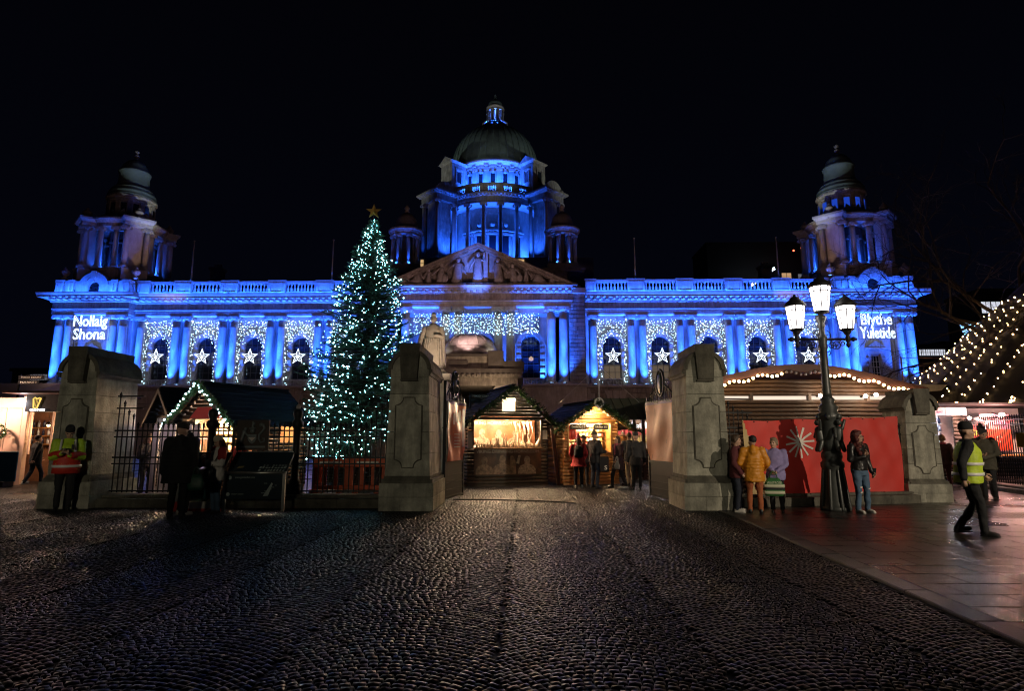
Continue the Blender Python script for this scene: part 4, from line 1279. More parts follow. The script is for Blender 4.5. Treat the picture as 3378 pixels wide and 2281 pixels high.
where = {(-1,0):'behind the Christmas tree', (-1,1):'first bay left of the Christmas tree', (-1,2):'second bay left of the Christmas tree',
         (-1,3):'third bay left of the Christmas tree', (-1,4):'bay beside the left end pavilion',
         (1,0):'first bay right of the portico', (1,1):'second bay right of the portico', (1,2):'bay above the right gate pillar',
         (1,3):'bay left of the street lamp', (1,4):'bay behind the street lamp'}
for s in (-1, 1):
    for bi, bx in enumerate(bayx):
        cx = -4.4 + s*bx
        def skip(x, z):
            if abs(x) < .98 and z < 11.1: return True
            if z >= 11.1 and x*x + (z-11.1)**2 < .62: return True
            return False
        light_curtain(cx, 60.42, -1.62, 1.62, 6.55, 13.45, skip, .86, 'curtain of white fairy lights, ' + where[(s,bi)], seed=100+bi+10*s)
        star(cx, 60.25, 9.8, .82, 'white outlined star in the arched window, ' + where[(s,bi)])
light_curtain(-4.5, 57.4, -6.0, 5.95, 11.55, 13.5, lambda x,z: False, .9, 'long band of white fairy lights across the central portico', seed=9, group=None, bulbr=.036)
def neon_sign(lines, cx, y, zc, w, label):
    t = thing('neon_sign', label, 'light sign', (cx, y, zc))
    for body, dz, ww in lines:
        mb = text_mb(body, 1.55, ww, outline=.024)
        zs = [v[2] for v in mb.v]; c = (max(zs)+min(zs))/2; xs = [v[0] for v in mb.v]; c2 = (max(xs)+min(xs))/2
        shift(mb, -c2, 0, dz-c)
        mb.build('lettering', NEON, t)
    fr = MB()
    for z in (-1.25, 0, 1.25): fr.cyl((-w/2,.06,z),(w/2,.06,z),.02,4)
    for x in (-w/2, w/2): fr.cyl((x,.06,-1.25),(x,.06,1.25),.02,4)
    for k in range(14): fr.cyl((-w/2+w*k/13,.07,-1.25),(-w/2+w*k/13,.07,1.25),.006,3)
    fr.build('support_grid', IRON, t)
neon_sign((('Nollaig',.56,3.45),('Shona',-.60,3.25)), -43.25, 58.55, 12.5, 3.9, 'white glowing double line sign reading Nollaig Shona')
neon_sign((('Blythe',.56,3.0),('Yuletide',-.60,3.4)), 34.6, 58.55, 12.4, 3.7, 'white glowing double line sign reading Blythe Yuletide')
# ---------------------------------------------------------------- gate pillars
def pillar(label, x, y, w, dep, kz=1.0, mould_l=0, name='gate_pillar'):
    t = thing(name, label, 'gate pillar', (x, y, 0), 0, 'stone gate pillars')
    h = w/2
    z = lambda a: a*kz
    # plinth in two courses of stones
    for z0, z1 in ((0, .29), (.29, .58)):
        cuts = (-h-.1, -.12 if z0 == 0 else .17, h+.1)
        for a, b in zip(cuts[:-1], cuts[1:]):
            MB().bbox(a+.002, b-.002, -.10, dep+.1, z(z0)+.002, z(z1)-.002, .006).build('stone_block', PILLAR, t)
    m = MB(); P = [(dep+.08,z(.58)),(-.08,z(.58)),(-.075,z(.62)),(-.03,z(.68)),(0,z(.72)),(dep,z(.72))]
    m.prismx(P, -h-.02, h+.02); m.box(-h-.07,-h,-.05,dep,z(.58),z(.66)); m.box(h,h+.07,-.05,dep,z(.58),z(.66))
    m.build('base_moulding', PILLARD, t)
    # shaft courses
    zs = [.72, 1.2, 1.66, 2.1, 2.48, 2.86]
    for k in range(5):
        a = h*(1-.13*(zs[k]-.72)/2.1); b = h*(1-.13*(zs[k+1]-.72)/2.1)
        mb = MB()
        mb.taper(0, dep/2, z(zs[k])+.005, z(zs[k+1])-.005, a, dep/2, b, dep/2-.0)
        mb.build('stone_block', PILLAR, t)
        for s in (-1, 1):       # darker stone puts the sides' shade into colour, proud of the core
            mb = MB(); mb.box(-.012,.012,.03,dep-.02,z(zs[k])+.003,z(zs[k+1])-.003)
            mb.build('shaded_side', PILLARD, t, loc=(s*(a+b)/2, 0, 0)).rotation_euler = (0, -s*math.atan((a-b)/z(zs[k+1]-zs[k])), 0)
    # raised front panel with notched ends
    pw = h*.60; r = .13
    zb, zt = z(.90), z(2.40)
    P = []
    def notch(cx, cz, a0, a1, rr, n=5): return [(cx+rr*math.cos(R(a0+(a1-a0)*i/n)), cz+rr*math.sin(R(a0+(a1-a0)*i/n))) for i in range(n+1)]
    P += [(-pw+r+.06, zb), (pw-r-.06, zb)]
    P += notch(pw+.0, zb+.0, 180, 90, r+.04) + notch(pw+.0, zt, 270, 180, r+.04)
    P += [(pw-r-.06, zt), (-pw+r+.06, zt)]
    P += notch(-pw, zt, 0, -90, r+.04) + notch(-pw, zb, 90, 0, r+.04)
    m = MB(); m.prismy([(a*.94, zb+(b-zb)*.985+.01) for a, b in P], -.022, .03); m.build('front_panel', PILLAR, t)
    m = MB(); m.tube([(a, -.004, b) for a, b in P], .017, 5, True); m.build('panel_border', PILLARD, t)
    # impost and barrel top
    a = h*.87
    zi = z(2.86)
    MB().box(-a-.0,a+.0,0,dep,zi,z(3.02)).build('stone_block', PILLAR, t)
    for s in (-1, 1):
        P = [(0,zi+.02),(.03,zi+.02),(.05,zi+.08),(.085,zi+.10),(.085,zi+.15),(0,zi+.15)]
        m = MB(); m.prismy([(s*(a+q),zz) for q, zz in (P if s > 0 else P[::-1])], -.05, dep+.05)
        m.build('impost', PILLARD, t)
    n = 12; ra = a*.92; hz = z(.36)
    P = [(ra*math.cos(PI*i/n), z(3.02)+hz*math.sin(PI*i/n)) for i in range(n+1)]
    MB().prismy(P, 0.0, dep).build('barrel_top', PILLAR, t)
    vs = []; m = MB()
    for i in range(n+1):
        c, q = math.cos(PI*i/n), math.sin(PI*i/n)
        for rr, zz, yy in ((ra,hz,-.06),(ra+.09,hz+.085,-.06),(ra+.09,hz+.085,dep+.05),(ra,hz,dep+.05)):
            vs.append((rr*c, yy, z(3.02)+zz*q))
    fs = []
    for i in range(n):
        for k in range(4): fs.append((i*4+k,(i+1)*4+k,(i+1)*4+(k+1)%4,i*4+(k+1)%4))
    fs += [(0,1,2,3),(n*4+3,n*4+2,n*4+1,n*4)]
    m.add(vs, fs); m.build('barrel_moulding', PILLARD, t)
    # key block that runs over the top
    k0, k1 = h*.36, h*.47
    m = MB(); zk0, zk1 = z(2.80), z(3.58)
    zm = z(3.02)+hz*.75
    P = [(-k0,zk0),(k0,zk0),(k1,zk1),(-k1,zk1)]
    m.prismy(P, -.13, .05)
    m.prismy([(-k1*.92,zm),(k1*.92,zm),(k1,zk1-.004),(-k1,zk1-.004)], .05, dep+.08)
    m.build('key_block', PILLARD, t)
    MB().prismy([(-k0-.02,zk0-.04),(k0+.02,zk0-.04),(k0+.01,zk0),(-k0-.01,zk0)], -.1, 0).build('key_drip', PILLARD, t)
    return t
pillar('dark stone gate pillar at the left with the man in the high visibility jacket leaning on it', -10.03, 13.42, .96, 1.45)
pillar('stone gate pillar right of the Christmas tree with a panelled front', -2.47, 13.1, .96, 1.8)
pillar('stone gate pillar beside the woman in the yellow puffer coat', 4.0, 13.32, .94, 1.25)
pillar('low stone pillar at the right end of the red banner', 9.74, 15.05, .84, .95, .762)

# ---------------------------------------------------------------- railings
def bar_mesh(h, r=.015):
    m = MB(); m.cyl((0,0,0),(0,0,h-.14),r,6)
    m.lathe([(r,h-.14),(r*2,h-.12),(r*1.2,h-.10),(r*2.4,h-.07),(r*.2,h)], n=6)
    return m.mesh('railing_bar', IRON)
barm = {}
def railing(label, p0, p1, hfun, spacing=.118, posts=(), rails=(.32,1.07,1.68), plinth=.27, zoff=.30, group=None, pl_w=.42):
    L = math.hypot(p1[0]-p0[0], p1[1]-p0[1]); rz = math.atan2(p1[1]-p0[1], p1[0]-p0[0])
    t = thing('iron_railing', label, 'railing', (p0[0], p0[1], 0), rz, group)
    x = 0
    while x < L and plinth:
        w = min(rnd.uniform(.9,1.2), L-x)
        MB().bbox(x+.003,x+w-.003,-pl_w,pl_w*.5,0,plinth-.07,.008).build('plinth_stone', PILLARD, t)
        MB().bbox(x+.003,x+w-.003,-pl_w*.6,pl_w*.4,plinth-.07,plinth,.015).build('coping_stone', PILLARD, t)
        x += w
    x = spacing/2
    while x < L:
        if min([abs(x-q) for q in posts] + [9]) > .12:
            h = round(hfun(x/L), 1)
            if h not in barm: barm[h] = bar_mesh(h)
            inst(barm[h], 'railing_bar', t, (x, 0, zoff))
        x += spacing
    for z in rails:
        MB().box(0,L,-.02,.02,z,z+.035).build('rail', IRON, t)
        if z > .5: MB().box(0,L,-.02,.02,z-.14,z-.11).build('rail', IRON, t)
    for q in posts:
        o = part('railing_post', t, (q, 0, 0))
        MB().box(-.15,.15,-.15,.15,.25,.5).lathe([(.12,.5),(.13,.55),(.085,.62),(.08,.9),(.10,.95),(.08,1.0),(.085,1.75),(.13,1.8),(.13,1.9),(.08,1.95),(.09,2.0),(.115,2.07),(.1,2.16),(.04,2.2)], n=12).build('post_shaft', IRON, o, True)
        MB().lathe([(.03,2.18),(.05,2.22),(.045,2.27),(.0,2.32)], n=10).build('ball_finial', LEAD, o, True)
    return t, L
hl = lambda u: 1.55 + max(0, (.09-u)/.09)*.8 + max(0, (u-.90)/.10)*.8
rl, LL = railing('black iron railing on a low stone plinth in front of the Christmas tree', (-9.45,13.95), (-3.0,13.95), hl, posts=(2.27,4.25))
for a, b in ((0,.62),(LL-.62,LL)):
    for z in (2.2, 2.48): MB().box(a,b,-.018,.018,z,z+.03).build('rail', IRON, rl)
hr = lambda u: 1.6 + max(0, (.2-u)/.2)*.75
rr_, LR = railing('black iron railing behind the red banner beside the timber hall', (4.5,14.15), (9.3,15.2), hr, rails=(.32,1.1,1.75))
for z in (2.1, 2.42): MB().box(0,.9,-.018,.018,z,z+.03).build('rail', IRON, rr_)
railing('black iron railing at the far right with a yellow notice', (14.75,20.6), (13.75,15.7), lambda u: 2.0, rails=(.32,1.1,2.05), plinth=.2, zoff=.22)

# red banner on the railing
RED = mat('red_banner_cloth', (0.60, 0.045, 0.035), 0.65, 0.08, 2.0, 0.15, 12.0)
WHITEP = mat('white_print', (0.72, 0.68, 0.62), 0.6, 0.05)
OCHRE = mat('ochre_print', (0.50, 0.36, 0.16), 0.6, 0.08)
rzb = math.atan2(1.05, 4.8)
bn = thing('red_banner', 'long red cloth banner with a white starburst tied to the railing by the lamp post', 'banner', (5.02,14.19,0), rzb)
def bz(u, v):
    # u along, v up: sagging, rippled cloth
    return -.06 - .05*math.sin(u*9)*(.3+.7*(1-v)) - .028*math.sin(u*23+v*3) - .02*math.sin(v*8+u*4) - .010*math.sin(u*61+v*9)*(.4+.6*v) - .008*math.sin(u*37-v*17)
def bpt(u, v, dy=0):
    x = 0.10 + u*4.20 + (1-v)*(.12 - .02*u) - .12 + v*.03
    zl = .15 + .05*u; zh = 1.93 + .13*u - .03*math.sin(u*PI*3)**2
    return (x, bz(u, v)+dy, zl + (zh-zl)*v)
m = MB(); NU, NV = 110, 26
for j in range(NV+1):
    for i in range(NU+1): m.v.append(bpt(i/NU, j/NV))
for j in range(NV):
    for i in range(NU):
        a = j*(NU+1)+i
        m.f.append((a,a+1,a+NU+2,a+NU+1))
        m.m.append(1 if (i/NU < .10*(1-j/NV)*1.4) else 0)
o = m.build('cloth', [RED, OCHRE], bn, True)
sb = MB()
uc, vc = .345, .70
for k in range(12):
    a = k*PI/6 + .1; w = .022
    for r0, r1 in ((0.02,.185),(.185,.37)):
        pts = []
        for r, sd in ((r0,-1),(r1,-1),(r1,1),(r0,1)):
            pts.append((r*math.cos(a)-sd*w*math.sin(a), r*math.sin(a)+sd*w*math.cos(a)))
        sb.add([bpt(uc+px/3.86, vc+pz/1.8, -.006) for px, pz in pts], [(0,1,2,3)])
sb.build('starburst', WHITEP, bn)
for i in range(14):
    u = i/13
    p = bpt(u, .985)
    MB().lathe([(.018,-.01),(.018,.01)], n=8).cyl((0,0,.01),(0,.07,.05),.006,4).build('eyelet_tie', IRON, bn, loc=p)

# ---------------------------------------------------------------- iron gates, both leaves stand open
PURPLE = mat('purple_print', (0.10, 0.03, 0.14), 0.5, 0.1)
ORANGEB = mat('orange_purple_banner', (0.75, 0.19, 0.06), 0.45, 0.5, 1.1, 0.15, 9.0, col2=(0.45, 0.07, 0.10))
PINKB = mat('pale_banner_back', (0.56, 0.20, 0.10), 0.55, 0.2, 1.5, 0.25, 7.0)
def gate(label, p0, p1, side, bmat, banner_label):
    L = math.hypot(p1[0]-p0[0], p1[1]-p0[1]); rz = math.atan2(p1[1]-p0[1], p1[0]-p0[0])
    t = thing('iron_gate', label, 'gate', (p0[0],p0[1],0), rz, 'open iron gates')
    m = MB()
    m.box(0,.07,-.035,.035,.03,2.95); m.box(L-.07,L,-.035,.035,.03,2.6)
    for z in (.05,.9,2.42): m.box(0,L,-.03,.03,z,z+.06)
    m.build('gate_frame', IRON, t)
    MB().box(.07,L-.07,-.012,.012,.11,.9).build('kick_panel', IRON, t)
    for z in (.25,.42,.6): MB().box(.07,L-.07,-.03,.03,z,z+.02).build('panel_rib', IRON, t)
    n = int(L/.12)
    for i in range(1, n):
        x = L*i/n
        zt = 2.42 + .42*math.sin(PI*x/L)
        MB().cyl((0,0,.95),(0,0,zt+.06),.012,6).build('gate_bar', IRON, t, loc=(x,0,0))
    m = MB(); arc = [(L*i/12,0,2.48+.42*math.sin(PI*i/12)) for i in range(13)]
    m.tube(arc,.022,6); m.build('top_rail', IRON, t)
    # oval crest with scrolls
    c = part('gate_crest', t, (L*.5,0,2.92))
    m = MB(); m.tube([(.22*math.cos(a),0,.34*math.sin(a)) for a in [k*PI/10 for k in range(20)]],.032,6,True); m.build('crest_ring', IRON, c)
    m = MB(); m.ball((0,0,0),.17,12,8,1,.35,1.6); m.ball((-.06,-.04,.15),.06,8,5); m.ball((.07,-.04,.05),.07,8,5); m.ball((0,-.05,-.15),.08,8,5,1,1,1.3); m.ball((.02,-.05,.24),.05)
    m.build('crest_relief', IRONW, c, True)
    for s in (-1,1):
        m = MB(); m.tube([(s*(.30+.20*(1-k/16)*math.cos(k*.55)),0,-.15+.20*(1-k/16)*math.sin(k*.55)) for k in range(16)],.014,5); m.build('scroll', IRON, c)
    b = thing('gate_banner', banner_label, 'banner', (p0[0],p0[1],0), rz)
    q = MB(); NU, NV = 14, 20
    sg = side
    for j in range(NV+1):
        for i in range(NU+1):
            u, v = i/NU, j/NV
            q.v.append((.08+u*(L-.12), sg*(.05+.025*math.sin(u*12+v*3)+.02*math.sin(v*9+u*5)), .96+v*1.5))
    for j in range(NV):
        for i in range(NU):
            a = j*(NU+1)+i
            q.f.append((a,a+1,a+NU+2,a+NU+1)); q.m.append(1 if j >= NV-1 else 0)
    q.build('cloth', [bmat, PURPLE], b, True)
    if side < 0:
        tm = text_mb('FESTIVAL', .26, 1.0, extrude=.001)
    m = MB()
    for k in range(12): m.ball((.1+k*(L-.16)/11,sg*.06,2.47),.022,6,4)
    m.build('tie', WHITEP, b)
    return t, b, L
g1, b1, L1 = gate('open iron gate leaf with an oval crest beside the Christmas tree pillar', (-1.93,14.92), (-1.62,16.5), -1, ORANGEB, 'orange banner with a purple edge hung on the left gate leaf')
g2, b2, L2 = gate('open iron gate leaf with an oval crest beside the yellow coat pillar', (3.68,14.6), (3.34,16.3), 1, PINKB, 'pale pink creased banner hung on the right gate leaf')
# print on the left banner
m = MB()
for k, (w, z) in enumerate(((.16,2.05),(.12,2.12),(.14,2.08),(.12,2.15))):
    m.box(.42+k*.17,.42+k*.17+.07,-.101,-.098,z-.18,z+.1)
for r in range(5):
    m.box(.5,.5+.5-.06*(r%2),-.101,-.098,1.62-r*.08,1.635-r*.08)
m.build('print', WHITEP, b1)
tm = text_mb('a festive market for everyone', .09, 1.15, extrude=.001)
tm2 = shift(tm, .75, -.10, 1.08)
m = MB(); m.box(1.18,1.42,-.1005,-.098,1.3,2.3); m.build('purple_stripe', PURPLE, b1)

# ---------------------------------------------------------------- cast iron street lamp with three lanterns
LGLASS = glow('lit_lantern_glass', (1.0, 0.93, 0.90), 8.0)
lp = thing('street_lamp', 'ornate black cast iron lamp post with three lit lanterns by the red banner', 'street lamp', (6.66,13.35,0))
MB().lathe([(.30,0),(.30,.08),(.27,.1),(.27,.16),(.25,.2),(.225,.45),(.205,.62),(.19,.80),(.205,.86),(.235,.92),(.235,1.0),(.19,1.05),(.21,1.12),(.21,1.2),(.18,1.25)], n=20).build('pedestal', IRONW, lp, True)
for k in range(8):
    a = k*PI/4
    MB().caps((.285*math.cos(a),.285*math.sin(a),.05),.04,(.20*math.cos(a),.20*math.sin(a),.85),.03,6).build('buttress', IRONW, lp, True)
MB().lathe([(.17,1.25),(.2,1.4),(.18,1.85),(.22,1.95),(.24,2.02),(.18,2.08),(.2,2.2),(.13,2.28),(.15,2.36),(.10,2.42)], n=16).build('collar', IRONW, lp, True)
for k in range(3):
    a = k*2*PI/3 + .9
    c, s = math.cos(a), math.sin(a)
    m = MB(); P = lambda r, z, o=0: (c*r-s*o, s*r+c*o, z)
    m.caps(P(.2,1.5),.1,P(.22,1.7),.085); m.ball(P(.24,1.86),.068,10,7); m.caps(P(.2,1.45,.06),.06,P(.26,1.27,.08),.045); m.caps(P(.2,1.45,-.06),.06,P(.26,1.27,-.08),.045)
    m.caps(P(.22,1.72,.1),.04,P(.24,1.9,.17),.03); m.caps(P(.22,1.72,-.1),.04,P(.27,1.55,-.15),.03)
    m.build('cherub_figure', IRONW, lp, True)
for k in range(6):
    a = k*PI/3
    MB().ball((.22*math.cos(a),.22*math.sin(a),1.98),.065,8,5,1,1,1.2).build('leaf_boss', IRONW, lp, True)
MB().lathe([(.10,2.42),(.095,2.5),(.085,3.0),(.078,3.45),(.1,3.5),(.1,3.56),(.085,3.6),(.1,3.66),(.1,3.76),(.07,3.8),(.06,3.95),(.085,4.0),(.06,4.05),(.11,4.15),(.12,4.2),(.05,4.26)], n=14).build('shaft', IRONW, lp, True)
m = MB()
m.cyl((-.62,0,3.70),(.62,0,3.70),.03,8)
m.build('cross_arm', IRON, lp, True)
for s in (-1,1):
    m = MB(); m.ball((s*.68,0,3.70),.055,10,6); m.ball((s*.74,0,3.70),.03,8,5); m.build('arm_knob', IRON, lp, True)
    m = MB(); m.lathe([(.0,3.5),(.03,3.53),(.05,3.58),(.025,3.62),(.05,3.66),(.06,3.72),(.035,3.78),(.075,3.84),(.085,3.88)], s*.56, 0, 12); m.build('arm_cup', IRON, lp, True)
    for cx, cz, r0, tn, ph in ((.30,3.58,.13,1.7,2.2),(.20,3.55,.1,1.4,-.6),(.44,3.61,.08,1.6,1.0)):
        m = MB(); n = 22
        m.tube([(s*(cx+r0*(1-k/n*.85)*math.cos(ph+k/n*tn*2*PI)),0,cz+r0*(1-k/n*.85)*math.sin(ph+k/n*tn*2*PI)) for k in range(n)],.012,5)
        m.build('scroll', IRON, lp)
    m = MB(); m.tube([(s*(.10+.09*math.sin(k*.35)),0,3.78+.12*math.cos(k*.35)*(1-k/22)) for k in range(20)],.011,5); m.build('scroll', IRON, lp)
    m = MB(); m.tube([(s*.08,0,3.4),(s*.14,0,3.44),(s*.16,0,3.38),(s*.12,0,3.34)],.014,5); m.build('scroll', IRON, lp)
def lantern(x, z, k):
    L = part('lantern', lp, (x,0,z))
    n = 8; rb, rt, hb, ht, hu = .135*k, .20*k, .05*k, .47*k, .58*k
    pts = lambda r, z_: [(r*math.cos(2*PI*(i+.5)/n), r*math.sin(2*PI*(i+.5)/n), z_) for i in range(n)]
    A, B_, D_ = pts(rb,hb), pts(rt*.96,ht), pts(rt,hu)
    for i in range(n):
        j = (i+1) % n
        m = MB(); m.add([A[i],A[j],B_[j],B_[i]], [(0,1,2,3)]); m.build('glass_pane', LGLASS, L)
        m = MB(); m.add([B_[i],B_[j],D_[j],D_[i]], [(0,1,2,3)]); m.build('upper_pane', LGLASS, L)
    m = MB()
    for i in range(n):
        m.cyl(A[i], D_[i], .013, 5)
    for ring_, r in ((A,.015),(B_,.013),(D_,.016)): m.tube(ring_, r, 5, True)
    m.build('lantern_frame', IRON, L)
    MB().lathe([(.05*k,0),(.1*k,.015),(.15*k,.045),(.15*k,.055)], n=n*2).build('lantern_base', IRON, L)
    MB().lathe([(rt*1.12,hu),(rt*1.16,hu+.025),(rt*.98,hu+.07),(rt*.9,hu+.10),(rt*.55,hu+.15),(rt*.5,hu+.19),(rt*.2,hu+.22),(.03,hu+.25),(.012,hu+.28)], n=16).build('lantern_cap', IRON, L, True)
lantern(-.55,3.87,1.0); lantern(.56,3.87,1.0); lantern(.03,4.27,1.08)

# ---------------------------------------------------------------- map boards and crest
STEEL = mat('brushed_steel', (0.55, 0.54, 0.50), 0.35, 0.1, 8.0, metal=0.9)
NAVY = mat('navy_board', (0.020, 0.034, 0.045), 0.3, 0.15, 3.0)
TEAL = mat('teal_board', (0.015, 0.10, 0.095), 0.4, 0.15, 3.0)
MAPW = mat('pale_map_print', (0.42, 0.50, 0.48), 0.5, 0.1)
MAPG = mat('gold_map_print', (0.30, 0.24, 0.10), 0.5, 0.1)
def map_board(label, x0, x1, y, panel, kind):
    t = thing('map_board', label, 'information board', (x0, y, 0), 0, 'city map boards')
    w = x1-x0
    a = math.atan2(.42,.42)
    for x in (.0, w): MB().bbox(x-.028,x+.028,-.03,.03,0,.80,.006).build('leg', STEEL, t)
    MB().cyl((-.03,0,.80),(w+.03,0,.80),.032,10).build('front_rail', STEEL, t, True)
    MB().prismx([(.02,.80),(.05,.78),(.44,1.20),(.42,1.22)], .0, w).build('map_panel', NAVY, t)
    MB().cyl((0,.43,1.22),(w,.43,1.22),.012,6).build('back_rail', STEEL, t)
    MB().prismx([(.0,.80),(.43,1.22),(.43,1.14),(.06,.78)], w, w+.02).build('side_cheek', NAVY, t)
    MB().box(.03,w-.03,-.012,.012,.26,.77).build('lower_panel', panel, t)
    def onmap(u, v, d=.004): return (u*w, .025+v*.405-d*.7, .805+v*.41+d*.7)
    q = random.Random(5 if kind else 6)
    if kind:
        m = MB()
        for i in range(9):
            for j in range(7):
                u = .52+i*.052+j*.004; v = .06+j*.13
                if u+.045 > .99 or (i < 3 and j > 5-i) or q.random() < .14: continue
                dx, dy = .042*q.uniform(.6,1), .10*q.uniform(.6,1)
                m.add([onmap(u,v),onmap(u+dx,v+.01),onmap(u+dx+.01,v+dy),onmap(u+.008,v+dy)], [(0,1,2,3)])
        m.build('city_blocks', MAPW, t)
        m = MB()
        for u, v in ((.13,.78),(.16,.6),(.09,.35),(.14,.2)): m.add([onmap(u,v),onmap(u+.1,v+.02),onmap(u+.12,v+.11),onmap(u+.02,v+.1)], [(0,1,2,3)])
        m.build('gold_print', MAPG, t)
        m = MB(); m.add([(.82,-.016,.32),(.93,-.016,.33),(1.02,-.016,.58),(.99,-.016,.60)], [(0,1,2,3)])
        for k in range(6): m.box(.78+.07*k%.3,.9+.05*k%.25,-.0165,-.0125,.38+.04*k,.39+.04*k)
        m.build('map_figure', MAPW, t)
        m = MB(); m.lathe([(.045,-.001),(.045,.001)], n=14)
        for cx, cz in ((.1,.70),(.08,.36)):
            k = MB(); k.prismy([(cx+.04*math.cos(i*PI/6), cz+.04*math.sin(i*PI/6)) for i in range(12)], -.017, -.0125); k.build('roundel', MAPW, t)
        shift(text_mb('www.gotobelfast.com', .06, .42, extrude=.001), .42, -.0145, .69).build('lettering', MAPW, t)
        shift(text_mb('visitor centre', .05, .26, extrude=.001), .28, -.0145, .35).build('lettering', MAPW, t)
    else:
        MB().box(-.02,.9,-.03,-.0125,.02,.2).build('white_strip', WHITEP, t)
        MB().box(-.06,.98,-.034,-.030,.0,.06).box(-.06,.08,-.034,-.0305,.06,.2).build('red_strip', RED, t)
    return t
map_board('tilted city map board on two steel legs with a street plan and dark lower panel', -6.27, -5.02, 12.88, NAVY, True)
map_board('tilted city map board with a teal lower panel behind the woman in the cream beanie', -7.3, -6.42, 12.95, TEAL, False)
cr = thing('crest_panel', 'dark heraldic crest panel with shield and seahorse fixed on the railing', 'crest', (-6.17,13.82,1.25))
PEWTER = mat('pewter_relief', (0.20, 0.23, 0.23), 0.5, 0.2, 8.0, metal=0.3)
MB().box(-.37,.37,0,.04,0,.69).build('backboard', mat('brown_board', (0.05,0.035,0.028), .5, .2), cr)
m = MB(); m.prismy([(-.10,.36),(-.10,.26),(-.06,.19),(0,.15),(.06,.19),(.10,.26),(.10,.36)], -.03, 0); m.build('shield', PEWTER, cr)
m = MB(); m.prismy([(-.08,.29),(.08,.29),(0,.21)], -.04, -.03); m.build('shield_charge', WHITEP, cr)
m = MB(); m.tube([(.16,-.02,.56),(.24,-.02,.58),(.27,-.02,.5),(.22,-.02,.42),(.16,-.02,.36),(.15,-.02,.27),(.2,-.02,.18),(.28,-.02,.2),(.28,-.02,.27),(.23,-.02,.27)], .035, 7, r1=.012); m.ball((.2,-.02,.58),.045,8,6,1.4,1,.9); m.build('seahorse_relief', PEWTER, cr, True)
m = MB(); m.caps((-.25,-.02,.2),.03,(-.19,-.02,.42),.045); m.ball((-.16,-.02,.48),.04); m.caps((-.17,-.02,.4),.025,(-.10,-.02,.33),.018); m.build('wolf_relief', PEWTER, cr, True)
m = MB(); m.ball((0,-.02,.44),.06,10,7,1,.8,1); m.box(-.07,.07,-.04,0,.48,.52); m.caps((0,-.02,.53),.03,(0,-.02,.64),.02); m.ball((0.02,-.02,.6),.035); m.build('crest_relief', PEWTER, cr, True)
m = MB(); m.box(-.3,.3,-.02,0,.06,.10); m.build('motto_scroll', PEWTER, cr)
# yellow notice
no = thing('yellow_notice', 'small yellow notice tied to the dark railing at the far right', 'notice', (14.02,17.25,1.28), R(-102+180+95))
YEL = mat('yellow_notice_card', (0.62, 0.36, 0.03), 0.5, 0.08)
MB().box(-.26,.26,-.01,0,0,.40).build('card', YEL, no)
m = MB()
for k in range(6): m.box(-.2,.2-.06*(k%3),-.013,-.0105,.30-k*.035,.308-k*.035)
m.build('small_print', IRON, no)
m = MB(); m.box(-.27,-.2,-.02,.02,.38,.41); m.box(.2,.27,-.02,.02,.38,.41); m.build('clip', IRON, no)
# orange plastic barriers
ORG = mat('orange_plastic', (0.52, 0.085, 0.02), 0.45, 0.12, 4.0)
def barrier(label, x, y, rz):
    t = thing('barrier', label, 'barrier', (x,y,0), rz, 'orange plastic barriers around the tree')
    m = MB()
    m.bbox(0,1.02,-.025,.025,.72,.96,.02); m.bbox(0,1.02,-.025,.025,.10,.22,.02)
    for a in (0,.3,.62,.92): m.bbox(a,a+.10,-.024,.024,.22,.72,.012)
    m.build('barrier_panel', ORG, t)
    for a in (.15,.75): MB().bbox(a,a+.12,-.22,.22,0,.10,.02).build('foot', ORG, t)
    MB().box(.2,.82,-.029,-.0255,.80,.88).build('reflective_strip', WHITEP, t)
barrier('orange plastic barrier in front of the Christmas tree, beside the second railing post', -5.95, 17.3, 0)
barrier('orange plastic barrier in front of the Christmas tree, middle one', -4.90, 17.3, 0)
barrier('orange plastic barrier in front of the Christmas tree, next to the stone pillar', -3.85, 17.32, .1)
barrier('orange plastic barrier turned sideways at the left side of the Christmas tree', -6.0, 18.3, -1.4)
